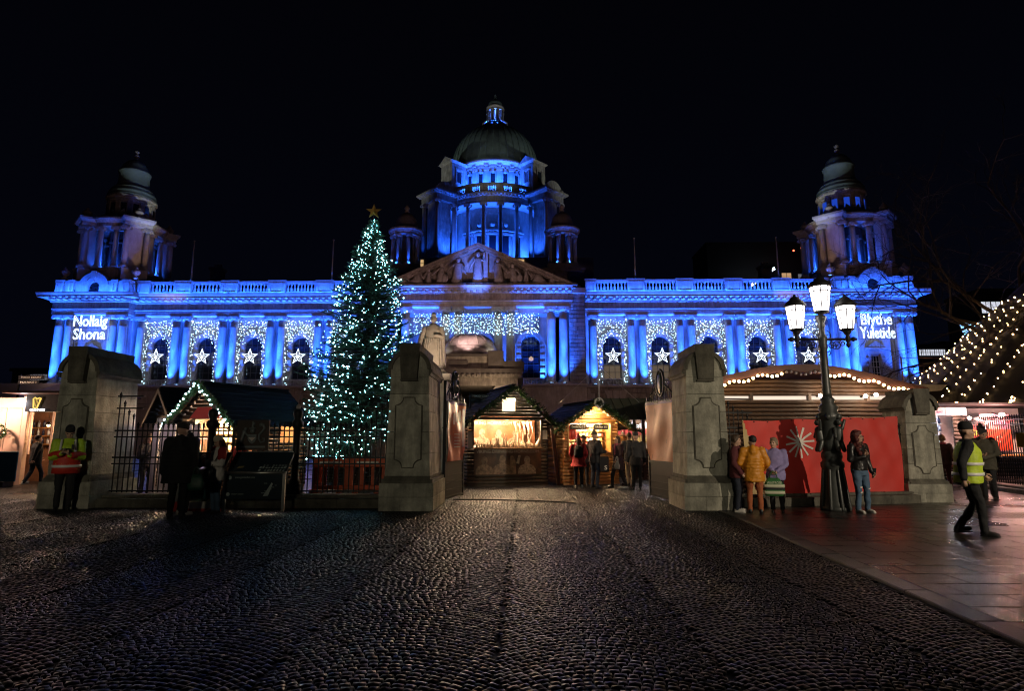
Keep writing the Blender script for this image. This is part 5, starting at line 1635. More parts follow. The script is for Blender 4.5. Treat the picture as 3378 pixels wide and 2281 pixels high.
# ---------------------------------------------------------------- market huts
GARL = mat('fir_garland', (0.035, 0.075, 0.022), 0.7, 0.5, 20.0)
WARMP = glow('warm_lit_panel', (1.0, 0.72, 0.42), 2.2)
BULBY = glow('warm_bulb', (1.0, 0.60, 0.25), 22.0)
LAMPW = glow('bright_bare_lamp', (1.0, 0.80, 0.60), 70.0)
BULBC = glow('cool_tree_bulb', (0.32, 0.82, 0.93), 30.0)
BULBG = glow('cool_garland_bulb', (0.55, 0.88, 0.95), 14.0)
DULLB = mat('unlit_bulb', (0.35, 0.30, 0.30), 0.2, 0.1)
FURW = mat('plain_board', (0.30, 0.17, 0.08), 0.6, 0.2)
def garland(parent, pts, r=.10, n=260, bulbs=0, seed=1, name='garland'):
    q = random.Random(seed); m = MB()
    P = [Vector(p) for p in pts]; segs = [(P[i+1]-P[i]).length for i in range(len(P)-1)]; T = sum(segs)
    def pos(t):
        d = t*T
        for i, s_ in enumerate(segs):
            if d <= s_ or i == len(segs)-1: return P[i].lerp(P[i+1], d/s_)
            d -= s_
    for k in range(n):
        c = pos(q.random()); u = Vector((q.gauss(0,1),q.gauss(0,1),q.gauss(0,1))).normalized()
        a = c + u*r*q.uniform(.1,.5); b = c + u*r*q.uniform(.8,1.5)
        w = u.orthogonal().normalized()*.022
        m.add([tuple(a-w),tuple(a+w),tuple(b+w*.6),tuple(b-w*.6)], [(0,1,2,3)])
    m.build(name, GARL, parent)
    if bulbs:
        for k in range(bulbs):
            c = pos((k+.5)/bulbs) + Vector((q.uniform(-.05,.05),-.10,q.uniform(-.07,.05)))
            MB().ball((0,0,0), .020*q.uniform(.8,1.5), 6, 4).build('fairy_bulb', BULBG, parent, loc=c)
def boards(parent, x0, x1, z0, z1, y, m, h=.112, th=.035, name='wall_board', xf=None):
    z = z0
    while z < z1-.02:
        h1 = min(h, z1-z)
        a, b = (x0, x1) if xf is None else xf(z+h1/2)
        if b-a > .04:
            # rounded log-board profile
            MB().prismx([(y,z+.003),(y-th*.6,z+h1*.12),(y-th,z+h1*.4),(y-th,z+h1*.65),(y-th*.6,z+h1*.9),(y,z+h1-.003)][::-1], a, b).build(name, m, parent)
        z += h1
def hut(label, x, y, rz, w, d, ze, zp, win, wall, roof, over=.28, poster=0, group='wooden market huts', lean=.0, back=True, sidewin=None, rows=9, skipside=()):
    t = thing('market_hut', label, 'market hut', (x, y, 0), rz, group)
    wx0, wx1, wz0, wz1 = win
    c = w/2 + lean
    lim = lambda z: (0, w) if z <= ze else ((z-ze)/(zp-ze)*c, w-(z-ze)/(zp-ze)*(w-c))
    # front
    boards(t, 0, w, .06, wz0, 0, wall)
    boards(t, 0, wx0, wz0, wz1, 0, wall); boards(t, wx1, w, wz0, wz1, 0, wall)
    boards(t, 0, w, wz1, zp-.06, 0, wall, xf=lim)
    # sides, back, floor
    boards_side = MB()
    for sx, nm in ((0,'l'),(w,'r')):
        z = .06
        while z < ze-.02:
            h1 = min(.112, ze-z)
            s_ = -1 if sx == 0 else 1
            segs = [(0.0, d)]
            if sidewin and sx == w and sidewin[2] < z+h1/2 < sidewin[3]: segs = [(0,sidewin[0]),(sidewin[1],d)]
            for a_, b_ in segs:
                P = [(sx,z+.003),(sx+s_*.022,z+h1*.15),(sx+s_*.035,z+h1*.5),(sx+s_*.022,z+h1*.85),(sx,z+h1-.003)]
                m = MB(); m.prismy(P if s_ > 0 else P[::-1], a_, b_); m.build('side_board', wall, t)
            z += h1
    MB().box(0,w,d-.04,d,0,ze).build('back_wall', FURW if back else wall, t)
    MB().box(.01,w-.01,.02,d-.05,0,.06).build('floor', FURW, t)
    MB().box(-.03,w+.03,-.04,.0,.0,.06).build('base_board', wall, t)
    # counter
    MB().bbox(wx0-.05,wx1+.05,-.16,.35,wz0-.05,wz0,.01).build('counter', FURW, t)
    MB().box(wx0-.06,wx0,-.06,.02,wz0,wz1).box(wx1,wx1+.06,-.06,.02,wz0,wz1).box(wx0-.06,wx1+.06,-.06,.02,wz1,wz1+.06).build('opening_frame', wall, t)
    # roof slopes of lapped rows
    for s in (-1, 1):
        ex = -over if s < 0 else w+over
        run = c-ex if s < 0 else ex-c
        drop = (zp-ze)/((c if s < 0 else w-c))
        slope = math.atan(drop)
        for k in range(rows):
            u0, u1 = k/rows, (k+1)/rows+.02
            A = (c+s*run*u0, zp+.05-drop*run*u0); B = (c+s*run*u1, zp+.05-drop*run*u1)
            lift = .02
            P = [(A[0],A[1]),(B[0],B[1]+lift),(B[0],B[1]+lift-.025),(A[0],A[1]-.025)]
            m = MB(); m.prismy(P if s < 0 else P[::-1], -over*1.1, d+.15); m.build('roof_strip', roof, t)
        m = MB()
        A = (c, zp+.03); B = (c+s*run, zp+.03-drop*run)
        P = [(A[0],A[1]),(B[0],B[1]),(B[0],B[1]-.14),(A[0],A[1]-.14)]
        m.prismy(P if s < 0 else P[::-1], -over*1.1-.03, -over*1.1); m.build('barge_board', wall, t)
    m = MB(); m.box(c-.07,c+.07,-over*1.1,d+.15,zp+.05,zp+.085); m.build('ridge_cap', roof, t)
    return t, c
def gable_pts(w, c, ze, zp, over, dz=.0, y=None):
    y = -over*1.1-.06 if y is None else y
    dl = (zp-ze)/c
    return [(-over, y, ze-dl*over+dz), (c, y, zp+dz), (w+over, y, ze-dl*over+dz)]

# hut with the drinking horns
hz, hw = R(18.8), 2.73
t, c = hut('dark timber hut selling drinking horns under the lit square in its gable', -1.78, 19.66, hz, hw, 2.3, 2.12, 3.22, (.19,2.50,1.24,2.13), WOODG, ROOFD, .32, lean=.1)
HORN = t
garland(t, gable_pts(hw, c, 2.12, 3.22, .42, -.03), .13, 700, 0, 3)
MB().box(c-.32,c+.12,-.085,-.04,2.42,2.86).build('lit_square', WARMP, t)
MB().ball((0,0,0),.045,8,6).build('flood_lamp', LAMPW, t, loc=(c+.06,-.14,2.78))
lamp('hut_floodlight','SPOT', wpos(t,(c+.06,-.30,2.76)), 620, (1,.62,.34), .05, wpos(t,(c+.4,-1.7,0)), R(105), 1.0)
PBACK = mat('brown_printed_poster', (0.13,0.062,0.028), .45, .7, 1.6, 0, col2=(0.02,0.010,0.006))
PFIG = mat('poster_figure_print', (0.26,0.16,0.09), .45, .6, 9.0, 0, col2=(0.07,0.035,0.018))
PFIG2 = mat('poster_fur_print', (0.42,0.32,0.22), .45, .5, 14.0, 0, col2=(0.12,0.08,0.05))
PTXT = mat('poster_letters', (0.52,0.46,0.36), .5, .1)
PBACKL = mat('orange_printed_backdrop', (0.40,0.15,0.06), .5, .6, 1.8, 0, col2=(0.14,0.045,0.02))
def figure_print(m, cx, z0, k, y, helm=False):
    # flat printed silhouette: shoulders, neck, head
    pts = [(-.42,0),(-.40,.22),(-.30,.36),(-.13,.42),(-.11,.5),(-.15,.62),(-.10,.74),(0,.79),(.10,.74),(.15,.62),(.11,.5),(.13,.42),(.30,.35),(.40,.2),(.42,0)]
    m.prismy([(cx+a*k, z0+b*k) for a,b in pts], y, y+.003)
po = part('poster', t, (0,0,0))
MB().box(.19,2.50,-.062,-.045,.36,1.19).build('poster_sheet', PBACK, po)
m = MB()
figure_print(m,.55,.38,.72,-.066); figure_print(m,1.15,.38,.78,-.066)
m.build('printed_figure', PFIG, po)
m = MB(); figure_print(m,2.0,.38,.74,-.067); m.prismy([(1.62,.72),(1.72,.70),(1.78,.98),(1.70,.98)],-.067,-.0645); m.build('printed_fur_figure', PFIG2, po)
m = MB(); m.prismy([(1.42,.38),(1.62,.38),(1.60,.8),(1.50,.98),(1.42,.95)],-.0665,-.064); m.build('printed_arm', PFIG, po)
shift(text_mb('VIKING DRINKING HORNS.COM', .15, 2.15, extrude=.001), 1.35, -.067, 1.06).build('lettering', PTXT, po)
lamp('hut_floodlight','SPOT', wpos(t,(c+.06,-.34,2.74)), 270, (1,.66,.38), .05, wpos(t,(c+.2,-4.0,2.2)), R(150), .6)
# inside: backdrop print, goods
MB().box(.05,2.68,1.05,1.08,.9,2.3).build('backdrop', PBACKL, t)
m = MB(); 
for cx, k in ((.75,.75),(1.35,.72),(1.95,.7)): figure_print(m, cx, 1.27, k, 1.04)
m.build('backdrop_figure', PFIG2, t)
shift(text_mb('DRINKING HORNS.COM', .17, 1.62, extrude=.002), 1.0, 1.03, 2.0).build('lettering', WHITEP, t)
HORNM = mat('polished_cow_horn', (0.62,0.47,0.32), .3, .5, 7.0, .1, col2=(0.20,0.12,0.07))
q = random.Random(4)
hm = []
for v in range(4):
    L = .26+.05*v; m = MB()
    pts = [(0.10*math.sin(k/9*1.9)*(1+.2*v), 0, L*k/9) for k in range(10)]
    m.tube(pts, .045, 8, False, .006); hm.append(m.mesh('drinking_horn', HORNM, True))
for k in range(30):
    x = .30 + k*.071
    big = .55 if k < 7 else (1.0 if k < 22 else 1.35)
    o = inst(hm[q.randrange(4)], 'drinking_horn', None, wpos(t,(x, q.uniform(-.08,.22), 1.245)), hz+q.uniform(-.8,.8), (big,big,big*q.uniform(.9,1.15)))
    o.rotation_euler = (q.uniform(-.2,.2), q.uniform(-.25,.25), hz+q.uniform(-2.6,2.6))
    tag(o, 'pale curved drinking horn in the row on the lit hut counter', 'drinking horn', 'drinking horns on the counter')
m = MB()
for k in range(26): m.lathe([(.018,0),(.03,.03),(.03,.09),(.02,.10)], .28+k*.086, -.12+.02*(k%3), 7)
m.v = [(a,b,c_+1.245) for a,b,c_ in m.v]
o = tag(m.build('horn_trinkets', HORNM, None, loc=t.location, rz=hz), 'row of tiny horn cups along the front edge of the horn hut counter', 'trinkets', kind='stuff')
for k in range(14):
    L = .45; m = MB(); m.tube([(.07*math.sin(j/7*1.8),0,-L*j/7) for j in range(8)], .04, 7, False, .006)
    o = m.build('hanging_horn', HORNM, None, True, loc=wpos(t,(1.75+.05*k, .55+.1*(k%3), 2.1-.05*(k%2))))
    tag(o, 'long horn hanging in the bunch at the right inside the horn hut', 'drinking horn', 'horns hanging in the hut')
for x in (.5, 1.4, 2.2): lamp('hut_lamp','POINT', wpos(t,(x,.35,2.08)), 110, (1,.70,.42), .06)
for x0, x1, z0, z1 in ((-.02,.16,1.2,1.75),(2.55,2.72,1.5,1.78)):
    MB().box(x0,x1,-.06,-.042,z0,z1).build('price_sheet', WHITEP, t)
# leaning board beside the hut
tag(MB().bbox(-.06,.06,-.03,.03,0,1.9,.01).build('leaning_plank', WOODD, None, loc=(1.18,20.45,0)), 'dark plank leaning upright in the gap between the two lit huts', 'plank').rotation_euler = (R(6),R(-9),R(18))

# chocolate hut
cz_, cw = R(18), 2.0
t, c = hut('honey coloured pine hut selling chocolate with a loudspeaker on its gable', 1.36, 20.55, cz_, cw, 2.2, 2.08, 2.74, (.19,1.72,1.08,2.06), WOODO, WOODD, .42, lean=.0)
CHOC = t
garland(t, gable_pts(cw, c, 2.08, 2.74, .52, .02), .13, 700, 0, 8)
for x in (.5,1.0,1.5): lamp('hut_lamp','POINT', wpos(t,(x,.45,2.0)), 130, (1,.68,.34), .06)
lamp('hut_lamp','POINT', wpos(t,(1.0,-.30,2.42)), 90, (1,.66,.32), .05)
GOODS = [mat('cream_packet',(.62,.48,.32),.4,.1), mat('red_packet',(.45,.05,.04),.4,.1), mat('brown_packet',(.20,.09,.04),.4,.1), mat('gold_packet',(.65,.42,.12),.35,.1), mat('white_packet',(.72,.66,.56),.4,.1)]
q = random.Random(12)
for sh in range(6):
    z = 1.12+.165*sh
    MB().bbox(.12,1.88,.80,1.05,z-.02,z,.004).build('shelf', WOODO, t)
    x = .16
    while x < 1.8:
        w_ = q.uniform(.04,.075); h_ = q.uniform(.08,.13)
        o = MB().bbox(0,w_*.88,0,.10,0,h_,.004).build('chocolate_packet', GOODS[q.choice((0,0,3,4,2,1))], None, loc=wpos(t,(x,.84,z)), rz=cz_)
        tag(o, 'small chocolate packet standing on the crowded lit shelves of the pine hut', 'packet', 'packets on the chocolate hut shelves')
        x += w_
for k in range(4):
    o = MB().loft([(0,0,0,.09,.05),(0,0,.2,.14,.06),(0,0,.42,.13,.05),(0,0,.5,.04,.03)],10).build('hanging_stocking', GOODS[1], None, True, loc=wpos(t,(.27+.10*k,.25+.12*(k%2),1.5)), rz=cz_)
    tag(o, 'red cloth stocking hanging at the left side inside the chocolate hut', 'stocking', 'stockings hanging in the chocolate hut')
for body, x, wd in (('Chocolate Kiss £1.50',.52,.54),('Gift Box £15',1.36,.5)):
    s_ = part('price_board', t, (x,-.07,1.83))
    MB().box(-wd/2-.03,wd/2+.03,-.012,.012,0,.17).build('board', CLOTHK, s_)
    shift(text_mb(body,.085,wd*.92,extrude=.001),0,-.0145,.06).build('lettering', WHITEP, s_)
MB().bbox(1.25,1.62,-.075,-.04,.40,.92,.02).build('hanging_sign', CLOTHK, t)
shift(text_mb('S',.2,.10,extrude=.001),1.5,-.078,.48).build('lettering', WHITEP, t)
sp = thing('loudspeaker', 'grey horn loudspeaker fixed at the gable tip of the chocolate hut', 'loudspeaker', wpos(t,(c+.02,-.62,2.70)), cz_)
MB().lathe([(.05,-.20),(.06,-.1),(.10,0),(.17,.06),(.18,.07),(.16,.06),(.05,-.04)], n=18).build('horn', WHITEP, sp, True).rotation_euler = (PI/2,0,0)
MB().ball((0,-.0,0),.05,10,6).build('driver', IRON, sp, True); MB().box(-.02,.02,.05,.4,-.03,.03).build('bracket', IRON, sp)

# the hut left of the tree
gz, gw = R(-20), 2.05
t, c = hut('dark roofed hut with a fairy lit gable and warm lit counter behind the railing', -10.05, 17.8, gz, gw, 3.0, 2.14, 3.08, (.55,1.98,1.15,2.08), WOODD, ROOFD, .30, sidewin=(1.75,2.45,1.4,1.98))
garland(t, gable_pts(gw, c, 2.14, 3.08, .36, .0), .11, 600, 34, 15)
for x in (.7,1.5): lamp('hut_lamp','POINT', wpos(t,(x,.6,1.98)), 420, (1,.66,.36), .06)
lamp('hut_lamp','POINT', wpos(t,(1.6,2.1,1.9)), 160, (1,.62,.34), .06)
STRAW = mat('straw_goods', (.62,.44,.24), .6, .5, 14.0, .3)
q = random.Random(21)
for sh in range(4):
    MB().bbox(.08,1.97,.95,1.25,1.18+.24*sh-.02,1.18+.24*sh,.004).build('shelf', WOODO, t)
    for k in range(11):
        o = MB().bbox(0,.13,0,.1,0,q.uniform(.13,.2),.015).build('wrapped_cheese', STRAW, None, loc=wpos(t,(.12+.165*k,1.0,1.18+.24*sh)), rz=gz)
        tag(o, 'pale wrapped block on the warm lit shelves of the hut behind the railing', 'packet', 'wrapped goods in the hut behind the railing')
MB().prismy([(.35,2.1),(1.85,2.1),(1.55,2.42),(.65,2.42)],-.10,-.05).build('fascia', RED, t)
# second dark hut further left, white lit
t, c = hut('dark hut with cold white lit counter at the left behind the railing bars', -12.3, 20.2, R(-42), 2.1, 2.3, 2.25, 3.1, (.2,1.9,1.2,2.2), WOODD, ROOFD, .3)
WHITEG = glow('cold_white_light_panel', (0.85,0.90,1.0), 1.6)
MB().box(.1,2.0,.9,.94,1.5,2.2).build('light_panel', WHITEG, t)
for x in (.6,1.5): lamp('hut_lamp','POINT', wpos(t,(x,.6,2.1)), 25, (.9,.92,1), .06)
PALE = mat('pale_plank', (.42,.34,.34), .6, .12)
for k in range(6):
    o = tag(MB().bbox(0,.16,0,.03,0,1.9,.006).build('pale_board', PALE, None, loc=(-9.75+.2*k,15.9+.03*k,0)), 'tall pale upright plank in the row behind the railing beside the dark pillar', 'plank', 'upright planks behind the railing')
lamp('hut_lamp','POINT', (-9.3,15.2,1.9), 10, (.9,.75,.9), .08)
# dark hut behind the tree
t, c = hut('dark unlit hut peeping out behind the left edge of the Christmas tree', -6.9, 21.6, R(-20), 2.2, 2.2, 2.3, 3.3, (.3,1.9,1.2,2.1), WOODD, ROOFD, .3)
# hut with the olive roof, ridge parallel to its front
t = thing('market_hut', 'hut with an olive sheet roof sloping to the front behind the pine hut', 'market hut', (2.95,23.3,0), R(4), 'wooden market huts')
for k in range(9):
    MB().prismx([(-.35,2.22),(1.3,3.12),(1.3,3.15),(-.35,2.25)], k*.36, k*.36+.35).build('roof_sheet', ROOFG, t)
    MB().prismx([(-.35,2.25),(1.3,3.15),(1.3,3.19),(-.35,2.29)], k*.36+.345, k*.36+.365).build('roof_seam', ROOFG, t)
MB().box(.0,3.2,1.3,1.35,0,3.1).build('back_wall', FURW, t)
for x in (0.0,.55,1.25,1.6,3.1): MB().bbox(x,x+.12,-.06,.06,0,2.25,.01).build('post', WOODD, t)
boards(t, 0, 3.2, .06, 1.1, 0, WOODD)
for sh in range(4):
    for k in range(16):
        o = MB().bbox(0,.11,0,.1,0,.15+.05*((k*7+sh)%3),.01).build('gift_box', GOODS[(k*5+sh*3)%5], None, loc=wpos(t,(.72+.15*k,.85,1.15+.26*sh)), rz=R(4))
        tag(o, 'small gift box on the shelves of the olive roofed hut', 'gift box', 'gift boxes in the olive roofed hut')
    MB().bbox(.6,3.1,.8,1.1,1.12+.26*sh,1.15+.26*sh,.004).build('shelf', WOODO, t)
for x in (.9,1.9,2.6): lamp('hut_lamp','POINT', wpos(t,(x,.4,2.1)), 28, (.9,.9,1.0), .06)
# finger posts
def finger_post(label, x, y, fingers, h=2.9):
    t = thing('finger_post', label, 'signpost', (x,y,0))
    MB().cyl((0,0,0),(0,0,h),.035,8).build('post', IRON, t, True)
    for k, (body, d, w) in enumerate(fingers):
        s_ = part('finger', t, (0,0,h-.12-.17*k))
        x0, x1 = (0,w) if d > 0 else (-w,0)
        MB().box(x0,x1,-.05,-.036,-.07,.07).build('board', CLOTHK, s_)
        if body: shift(text_mb(body,.09,w*.8,extrude=.001),(x0+x1)/2,-.053,-.035).build('lettering', WHITEP, s_)
finger_post('dark signpost with a FOOD COURT finger between the gate and the horn hut', -1.88, 21.6, (('FOOD COURT',1,.85),('',1,.7)), 3.15)
finger_post('dark signpost with two fingers at the left edge of the picture', -17.5, 20.6, (('FOOD COURT',1,.9),('MARKET',1,.75)), 3.75)

# ---------------------------------------------------------------- timber hall behind the red banner
t = thing('timber_hall', 'big brown log hall with a curved roof edge of warm bulbs behind the red banner', 'hall', (4.7,18,0))
LG = MB(); LG.cyl((0,0,0),(6.9,0,0),.066,10); LG = LG.mesh('log', WOODD, True)
def gx(z): return None
for k in range(27):
    z = .07 + k*.12
    if 2.66 < z < 2.80: continue
    sx = 1.0
    if z > 2.95:
        f = (z-2.95)/(3.66-2.95); o = inst(LG,'log',t,(.0+3.35*f,0,z)); o.scale = ((1-f)*.985,1,1)
    else: inst(LG,'log',t,(0,0,z))
STRIPG = glow('lit_gap', (1.0,.78,.62), 1.0)
MB().box(0,6.9,.12,.14,2.62,2.84).build('lit_gap_panel', STRIPG, t)
for x in (.5,2.0,3.7,5.4): MB().box(x,x+.09,-.07,.07,2.6,2.86).build('gap_post', WOODD, t)
FASC = mat('red_brown_fascia', (.10,.038,.030), .6, .25, 3.0, .2)
arcp = [(u*7.2-.15, 2.98+.70*(math.sin(PI*u)**1.15)) for u in [i/24 for i in range(25)]]
m = MB()
for (a,z0),(b,z1) in zip(arcp[:-1],arcp[1:]): m.prismy([(a,z0-.22),(b,z1-.22),(b,z1),(a,z0)], -.32, 3.2)
m.build('roof', FASC, t)
bs = thing('bulb_string', 'wavy string of warm round bulbs, some dark, along the roof edge of the timber hall', 'string lights', (4.7,17.6,0))
n = 52; bm = MB().ball((0,0,0),.042,8,6); bmY = bm.mesh('bulb', BULBY, True); bmD = bm.mesh('bulb', DULLB, True)
m = MB(); wp = []
for k in range(n):
    u = (k+.5)/n; x = u*7.2-.15; z = 2.98+.70*(math.sin(PI*u)**1.15) - .27 - .05*math.sin(k*1.05)
    dark = .43 < u < .60
    inst(bmD if dark else bmY, 'bulb', bs, (x,0,z)); wp.append((x,.02,z+.05))
m.tube(wp,.008,4); m.build('cable', IRON, bs)
for x, z in ((3.96,2.76),(5.25,2.74),(5.56,2.78)):
    o = thing('flood_lamp', 'bright bare lamp on the front of the timber hall, ' + {3.96:'beside the lamp post',5.25:'left one of the close pair',5.56:'right one of the close pair'}[x], 'lamp', (4.7+x,17.72,z), 0, 'bare lamps on the timber hall')
    MB().ball((0,0,0),.055,10,7).build('bulb', LAMPW, o, True); MB().cyl((0,.05,0),(0,.25,0),.03,8).build('holder', IRON, o)
    lamp('flood_lamp_light','POINT',(4.7+x,17.55,z),9,(1,.74,.48),.05)
# pale roof and small white boxes seen above the hall
tag(MB().box(0,6,0,4,0,.25).build('flat_roof', mat('pale_roof_sheet',(.30,.28,.28),.6,.15), None, loc=(13.6,26,3.55)), 'pale flat roof of a pavilion between the timber hall and the tent', 'roof')
tag(MB().bbox(0,.42,0,.2,0,.24,.02).box(.12,.2,-.01,0,.06,.16).build('speaker_box', WHITEP, None, loc=(5.12,17.2,3.30), rz=.12), 'small white box with a square opening on the hall roof beside the gate pillar', 'box').rotation_euler = (0,R(-9),.1)

# ---------------------------------------------------------------- tent with rows of bulbs and the mulled wine stall
TENT = mat('dark_tent_cloth', (.009,.006,.005), .75, .3, 3.0, .2, 8.0)
t = thing('marquee', 'dark conical tent roof with sloping rows of small warm bulbs at the right', 'tent', (26.5,26.6,0))
m = MB(); NS = 24
prof = [(9.6,2.7),(9.4,2.95),(7.0,5.2),(4.6,7.5),(2.3,9.7),(.25,11.6)]
m.lathe(prof, n=NS, caps=False)
m.build('tent_roof', TENT, t)
MB().lathe([(9.6,2.4),(9.62,2.74)], n=NS, caps=False).build('valance', TENT, t)
for k in range(NS): 
    a = 2*PI*k/NS
    if math.sin(a) < .35: MB().cyl((9.4*math.cos(a),9.4*math.sin(a),0),(9.4*math.cos(a),9.4*math.sin(a),2.75),.05,6).build('tent_pole', WOODD, t)
ts = thing('bulb_rows', 'rows of small warm bulbs lying down the slope of the dark tent', 'string lights', (26.5,26.6,0))
tb = MB().ball((0,0,0),.023,6,4).mesh('bulb', BULBY, True)
q = random.Random(31); nb = 0; bp = []
for k in range(30):
    a = PI + (k-6)*R(6.2)
    if not (PI*.86 < a < PI*1.72): continue
    for j in range(26):
        u = j/25*.62
        d = u*(len(prof)-1); i = int(d); f = d-i
        r = prof[i][0]*(1-f)+prof[i+1][0]*f; z = prof[i][1]*(1-f)+prof[i+1][1]*f
        for _ in range(2):
            if q.random() < .28: continue
            aa = a + u*.1
            if True:
                P_ = ((r+.04)*math.cos(aa)+q.uniform(-.05,.05),(r+.04)*math.sin(aa)+q.uniform(-.05,.05),z+.05+q.uniform(-.06,.06))
                bp.append(P_)
bp.sort(key=lambda p: math.hypot(p[0]+26.5,p[1]+26.6))
for p_ in bp[:300]: inst(tb,'bulb',ts,p_)
m = MB()
for p_ in bp[300:]: m.ball(p_,.023,6,4)
if bp[300:]: o = m.build('bulb_field', BULBY, ts); o['kind'] = 'stuff'
mw = thing('market_stall', 'mulled wine stall with red garlands and very bright lamps under the tent edge', 'market stall', (13.25,20.35,0), R(2))
boards(mw, 0, 4.6, .06, .95, 0, WOODG); boards(mw, .95, 1.35, .95, 2.3, 0, WOODG, .13, .06); boards(mw, 3.3, 4.6, .95, 2.3, 0, WOODD, .13)
MB().box(0,4.6,1.6,1.65,0,2.6).build('back_wall', mat('stall_white_wall',(.6,.55,.55),.6,.1), mw)
MB().bbox(-.05,3.3,-.3,.3,.95,1.0,.01).build('counter', WOODO, mw)
MB().box(-.1,4.7,-.5,1.7,2.62,2.68).build('canopy', TENT, mw)
for k, body in enumerate(('MULLED WINE','MULLED CIDER')):
    s_ = part('fascia_sign', mw, (.30+.72*k,-.12,2.28))
    MB().box(-.34,.36,-.01,.01,0,.26).build('board', mat('pale_sign_board',(.45,.38,.42),.5,.08) if k == 0 else bpy.data.materials['pale_sign_board'], s_)
    shift(text_mb(body,.12,.6,extrude=.001),0,-.0125,.06).build('lettering', PURPLE, s_)
BOT = [mat('clear_bottle',(.45,.48,.60),.15,.1,spec=.8), mat('dark_bottle',(.05,.06,.12),.15,.1,spec=.8)]
botm = [MB().lathe([(.04,0),(.042,.2),(.035,.25),(.015,.29),(.015,.36)],n=10).mesh('bottle', b_, True) for b_ in BOT]
for sh in range(4):
    MB().bbox(.02,.92,.35,.6,1.2+.27*sh,1.22+.27*sh,.004).build('shelf', WHITEP, mw)
    for k in range(8):
        o = inst(botm[(k*3+sh)%4 == 0], 'bottle', None, wpos(mw,(.08+.11*k,.45,1.22+.27*sh)), 0, (1,1,.62))
        tag(o, 'small bottle on the cold lit shelves of the mulled wine stall', 'bottle', 'bottles in the mulled wine stall')
WHITEG2 = glow('shelf_light_panel', (0.75,0.82,1.0), 1.1)
MB().box(.0,.94,.62,.64,1.1,2.3).build('light_panel', WHITEG2, mw)
TINS = mat('red_tinsel', (.5,.03,.05), .3, .4, 20.0, metal=.5)
def tinsel(parent, pts, seed):
    q = random.Random(seed); m = MB(); P = [Vector(p) for p in pts]
    for i in range(len(P)-1):
        for k in range(70):
            c_ = P[i].lerp(P[i+1], q.random()); u = Vector((q.gauss(0,1),q.gauss(0,1),q.gauss(0,1))).normalized()*.10
            w_ = u.orthogonal().normalized()*.014
            m.add([tuple(c_-w_),tuple(c_+w_),tuple(c_+u)], [(0,1,2)])
    m.build('tinsel', TINS, parent)
tinsel(mw, [(1.4,-.12,2.2),(1.75,-.15,2.02),(2.1,-.12,2.15)], 3); tinsel(mw, [(2.2,-.12,2.3),(2.7,-.15,2.05),(3.3,-.12,2.3)], 4)
MB().bbox(1.38,1.78,-.16,-.12,1.45,1.98,.01).build('red_sign', RED, mw); MB().box(1.5,1.64,-.165,-.161,1.62,1.8).build('emblem', YEL, mw)
RED2 = mat('bright_red_panel', (.62,.07,.03), .5, .08)
MB().bbox(1.9,2.75,-.2,-.16,1.15,1.82,.01).build('red_panel', RED2, mw)
m = MB(); m.tube([(2.3+.12*math.cos(a_)*(1-a_/9),-.21,1.5+.1*math.sin(a_)) for a_ in [i*.4 for i in range(16)]],.010,4); m.build('panel_print', WHITEP, mw)
MB().box(2.3,3.3,.5,.53,1.1,2.35).build('printed_screen', mat('lilac_orange_print',(.75,.28,.22),.5,.5,2.2,0,col2=(.45,.25,.5)), mw)
MB().bbox(2.8,3.2,-.1,.2,1.0,1.5,.02).build('till', GOODS[4], mw)
for k in range(3): MB().ball((1.95+.13*(k%2),-.12,1.98-.11*k),.075,9,6).build('hanging_ball', GOODS[0], mw, True)
for x, y, z, P_, nm in ((1.2,-.45,2.18,110,'small'),(2.15,-.6,2.26,230,'large')):
    o = thing('flood_lamp', 'very bright bare lamp on the mulled wine stall, the ' + nm + ' one', 'lamp', wpos(mw,(x,y,z)), 0, 'bare lamps on the mulled wine stall')
    MB().ball((0,0,0),.05 if nm == 'small' else .085,10,7).build('bulb', LAMPW, o, True); MB().cyl((0,.05,0),(0,.4,.1),.02,6).build('holder', IRON, o)
    lamp('flood_lamp_light','POINT', wpos(mw,(x,y-.22,z)), P_*1.3, (1,.52,.44), .06)
lamp('stall_lamp','POINT', wpos(mw,(2.6,.1,2.2)), 110, (1,.40,.35), .06)
lamp('stall_lamp','POINT', wpos(mw,(.4,-.1,2.2)), 30, (.85,.88,1), .06)

# ---------------------------------------------------------------- bar at the left edge
t = thing('bar_hut', 'bar hut with a bright pale corner and a gold harp sign at the left edge', 'bar', (-17.9,20.3,0))
PWALL = mat('pale_pink_wall', (.66,.46,.36), .6, .06)
for a, b in ((-.6,.38),(.40,.92)): MB().bbox(a,b,-.03,.03,0,2.55,.008).build('wall_panel', PWALL, t)
MB().bbox(-.6,.98,-.10,.05,2.55,2.9,.01).build('white_fascia', PWALL, t)
MB().box(.98,1.14,-.08,.10,0,2.95).build('corner_post', PWALL, t)
MB().box(1.14,3.3,-.2,.4,2.42,3.0).build('dark_fascia', CLOTHK, t)
MB().box(.9,3.4,-.9,2.4,3.0,3.06).build('roof', FASC, t)
GOLD = glow('gold_harp_sign', (1.0,.62,.12), 1.3); WLET = glow('white_sign_letters', (.95,.97,1), 3.0)
h = part('harp_sign', t, (1.55,-.24,2.55))
m = MB(); m.tube([(-.10,0,.0),(-.13,0,.3),(-.08,0,.34),(.0,0,.30),(.08,0,.33),(.13,0,.32),(.02,0,-.02),(-.10,0,.0)],.022,6); m.build('harp_frame', GOLD, h)
for k in range(4): MB().cyl((-.08+.045*k,0,.02),(-.07+.05*k,0,.30),.006,4).build('harp_string', GOLD, h)
shift(text_mb('GUINNESS',.11,.52,extrude=.004),1.6,-.25,2.44).build('lettering', WLET, t)
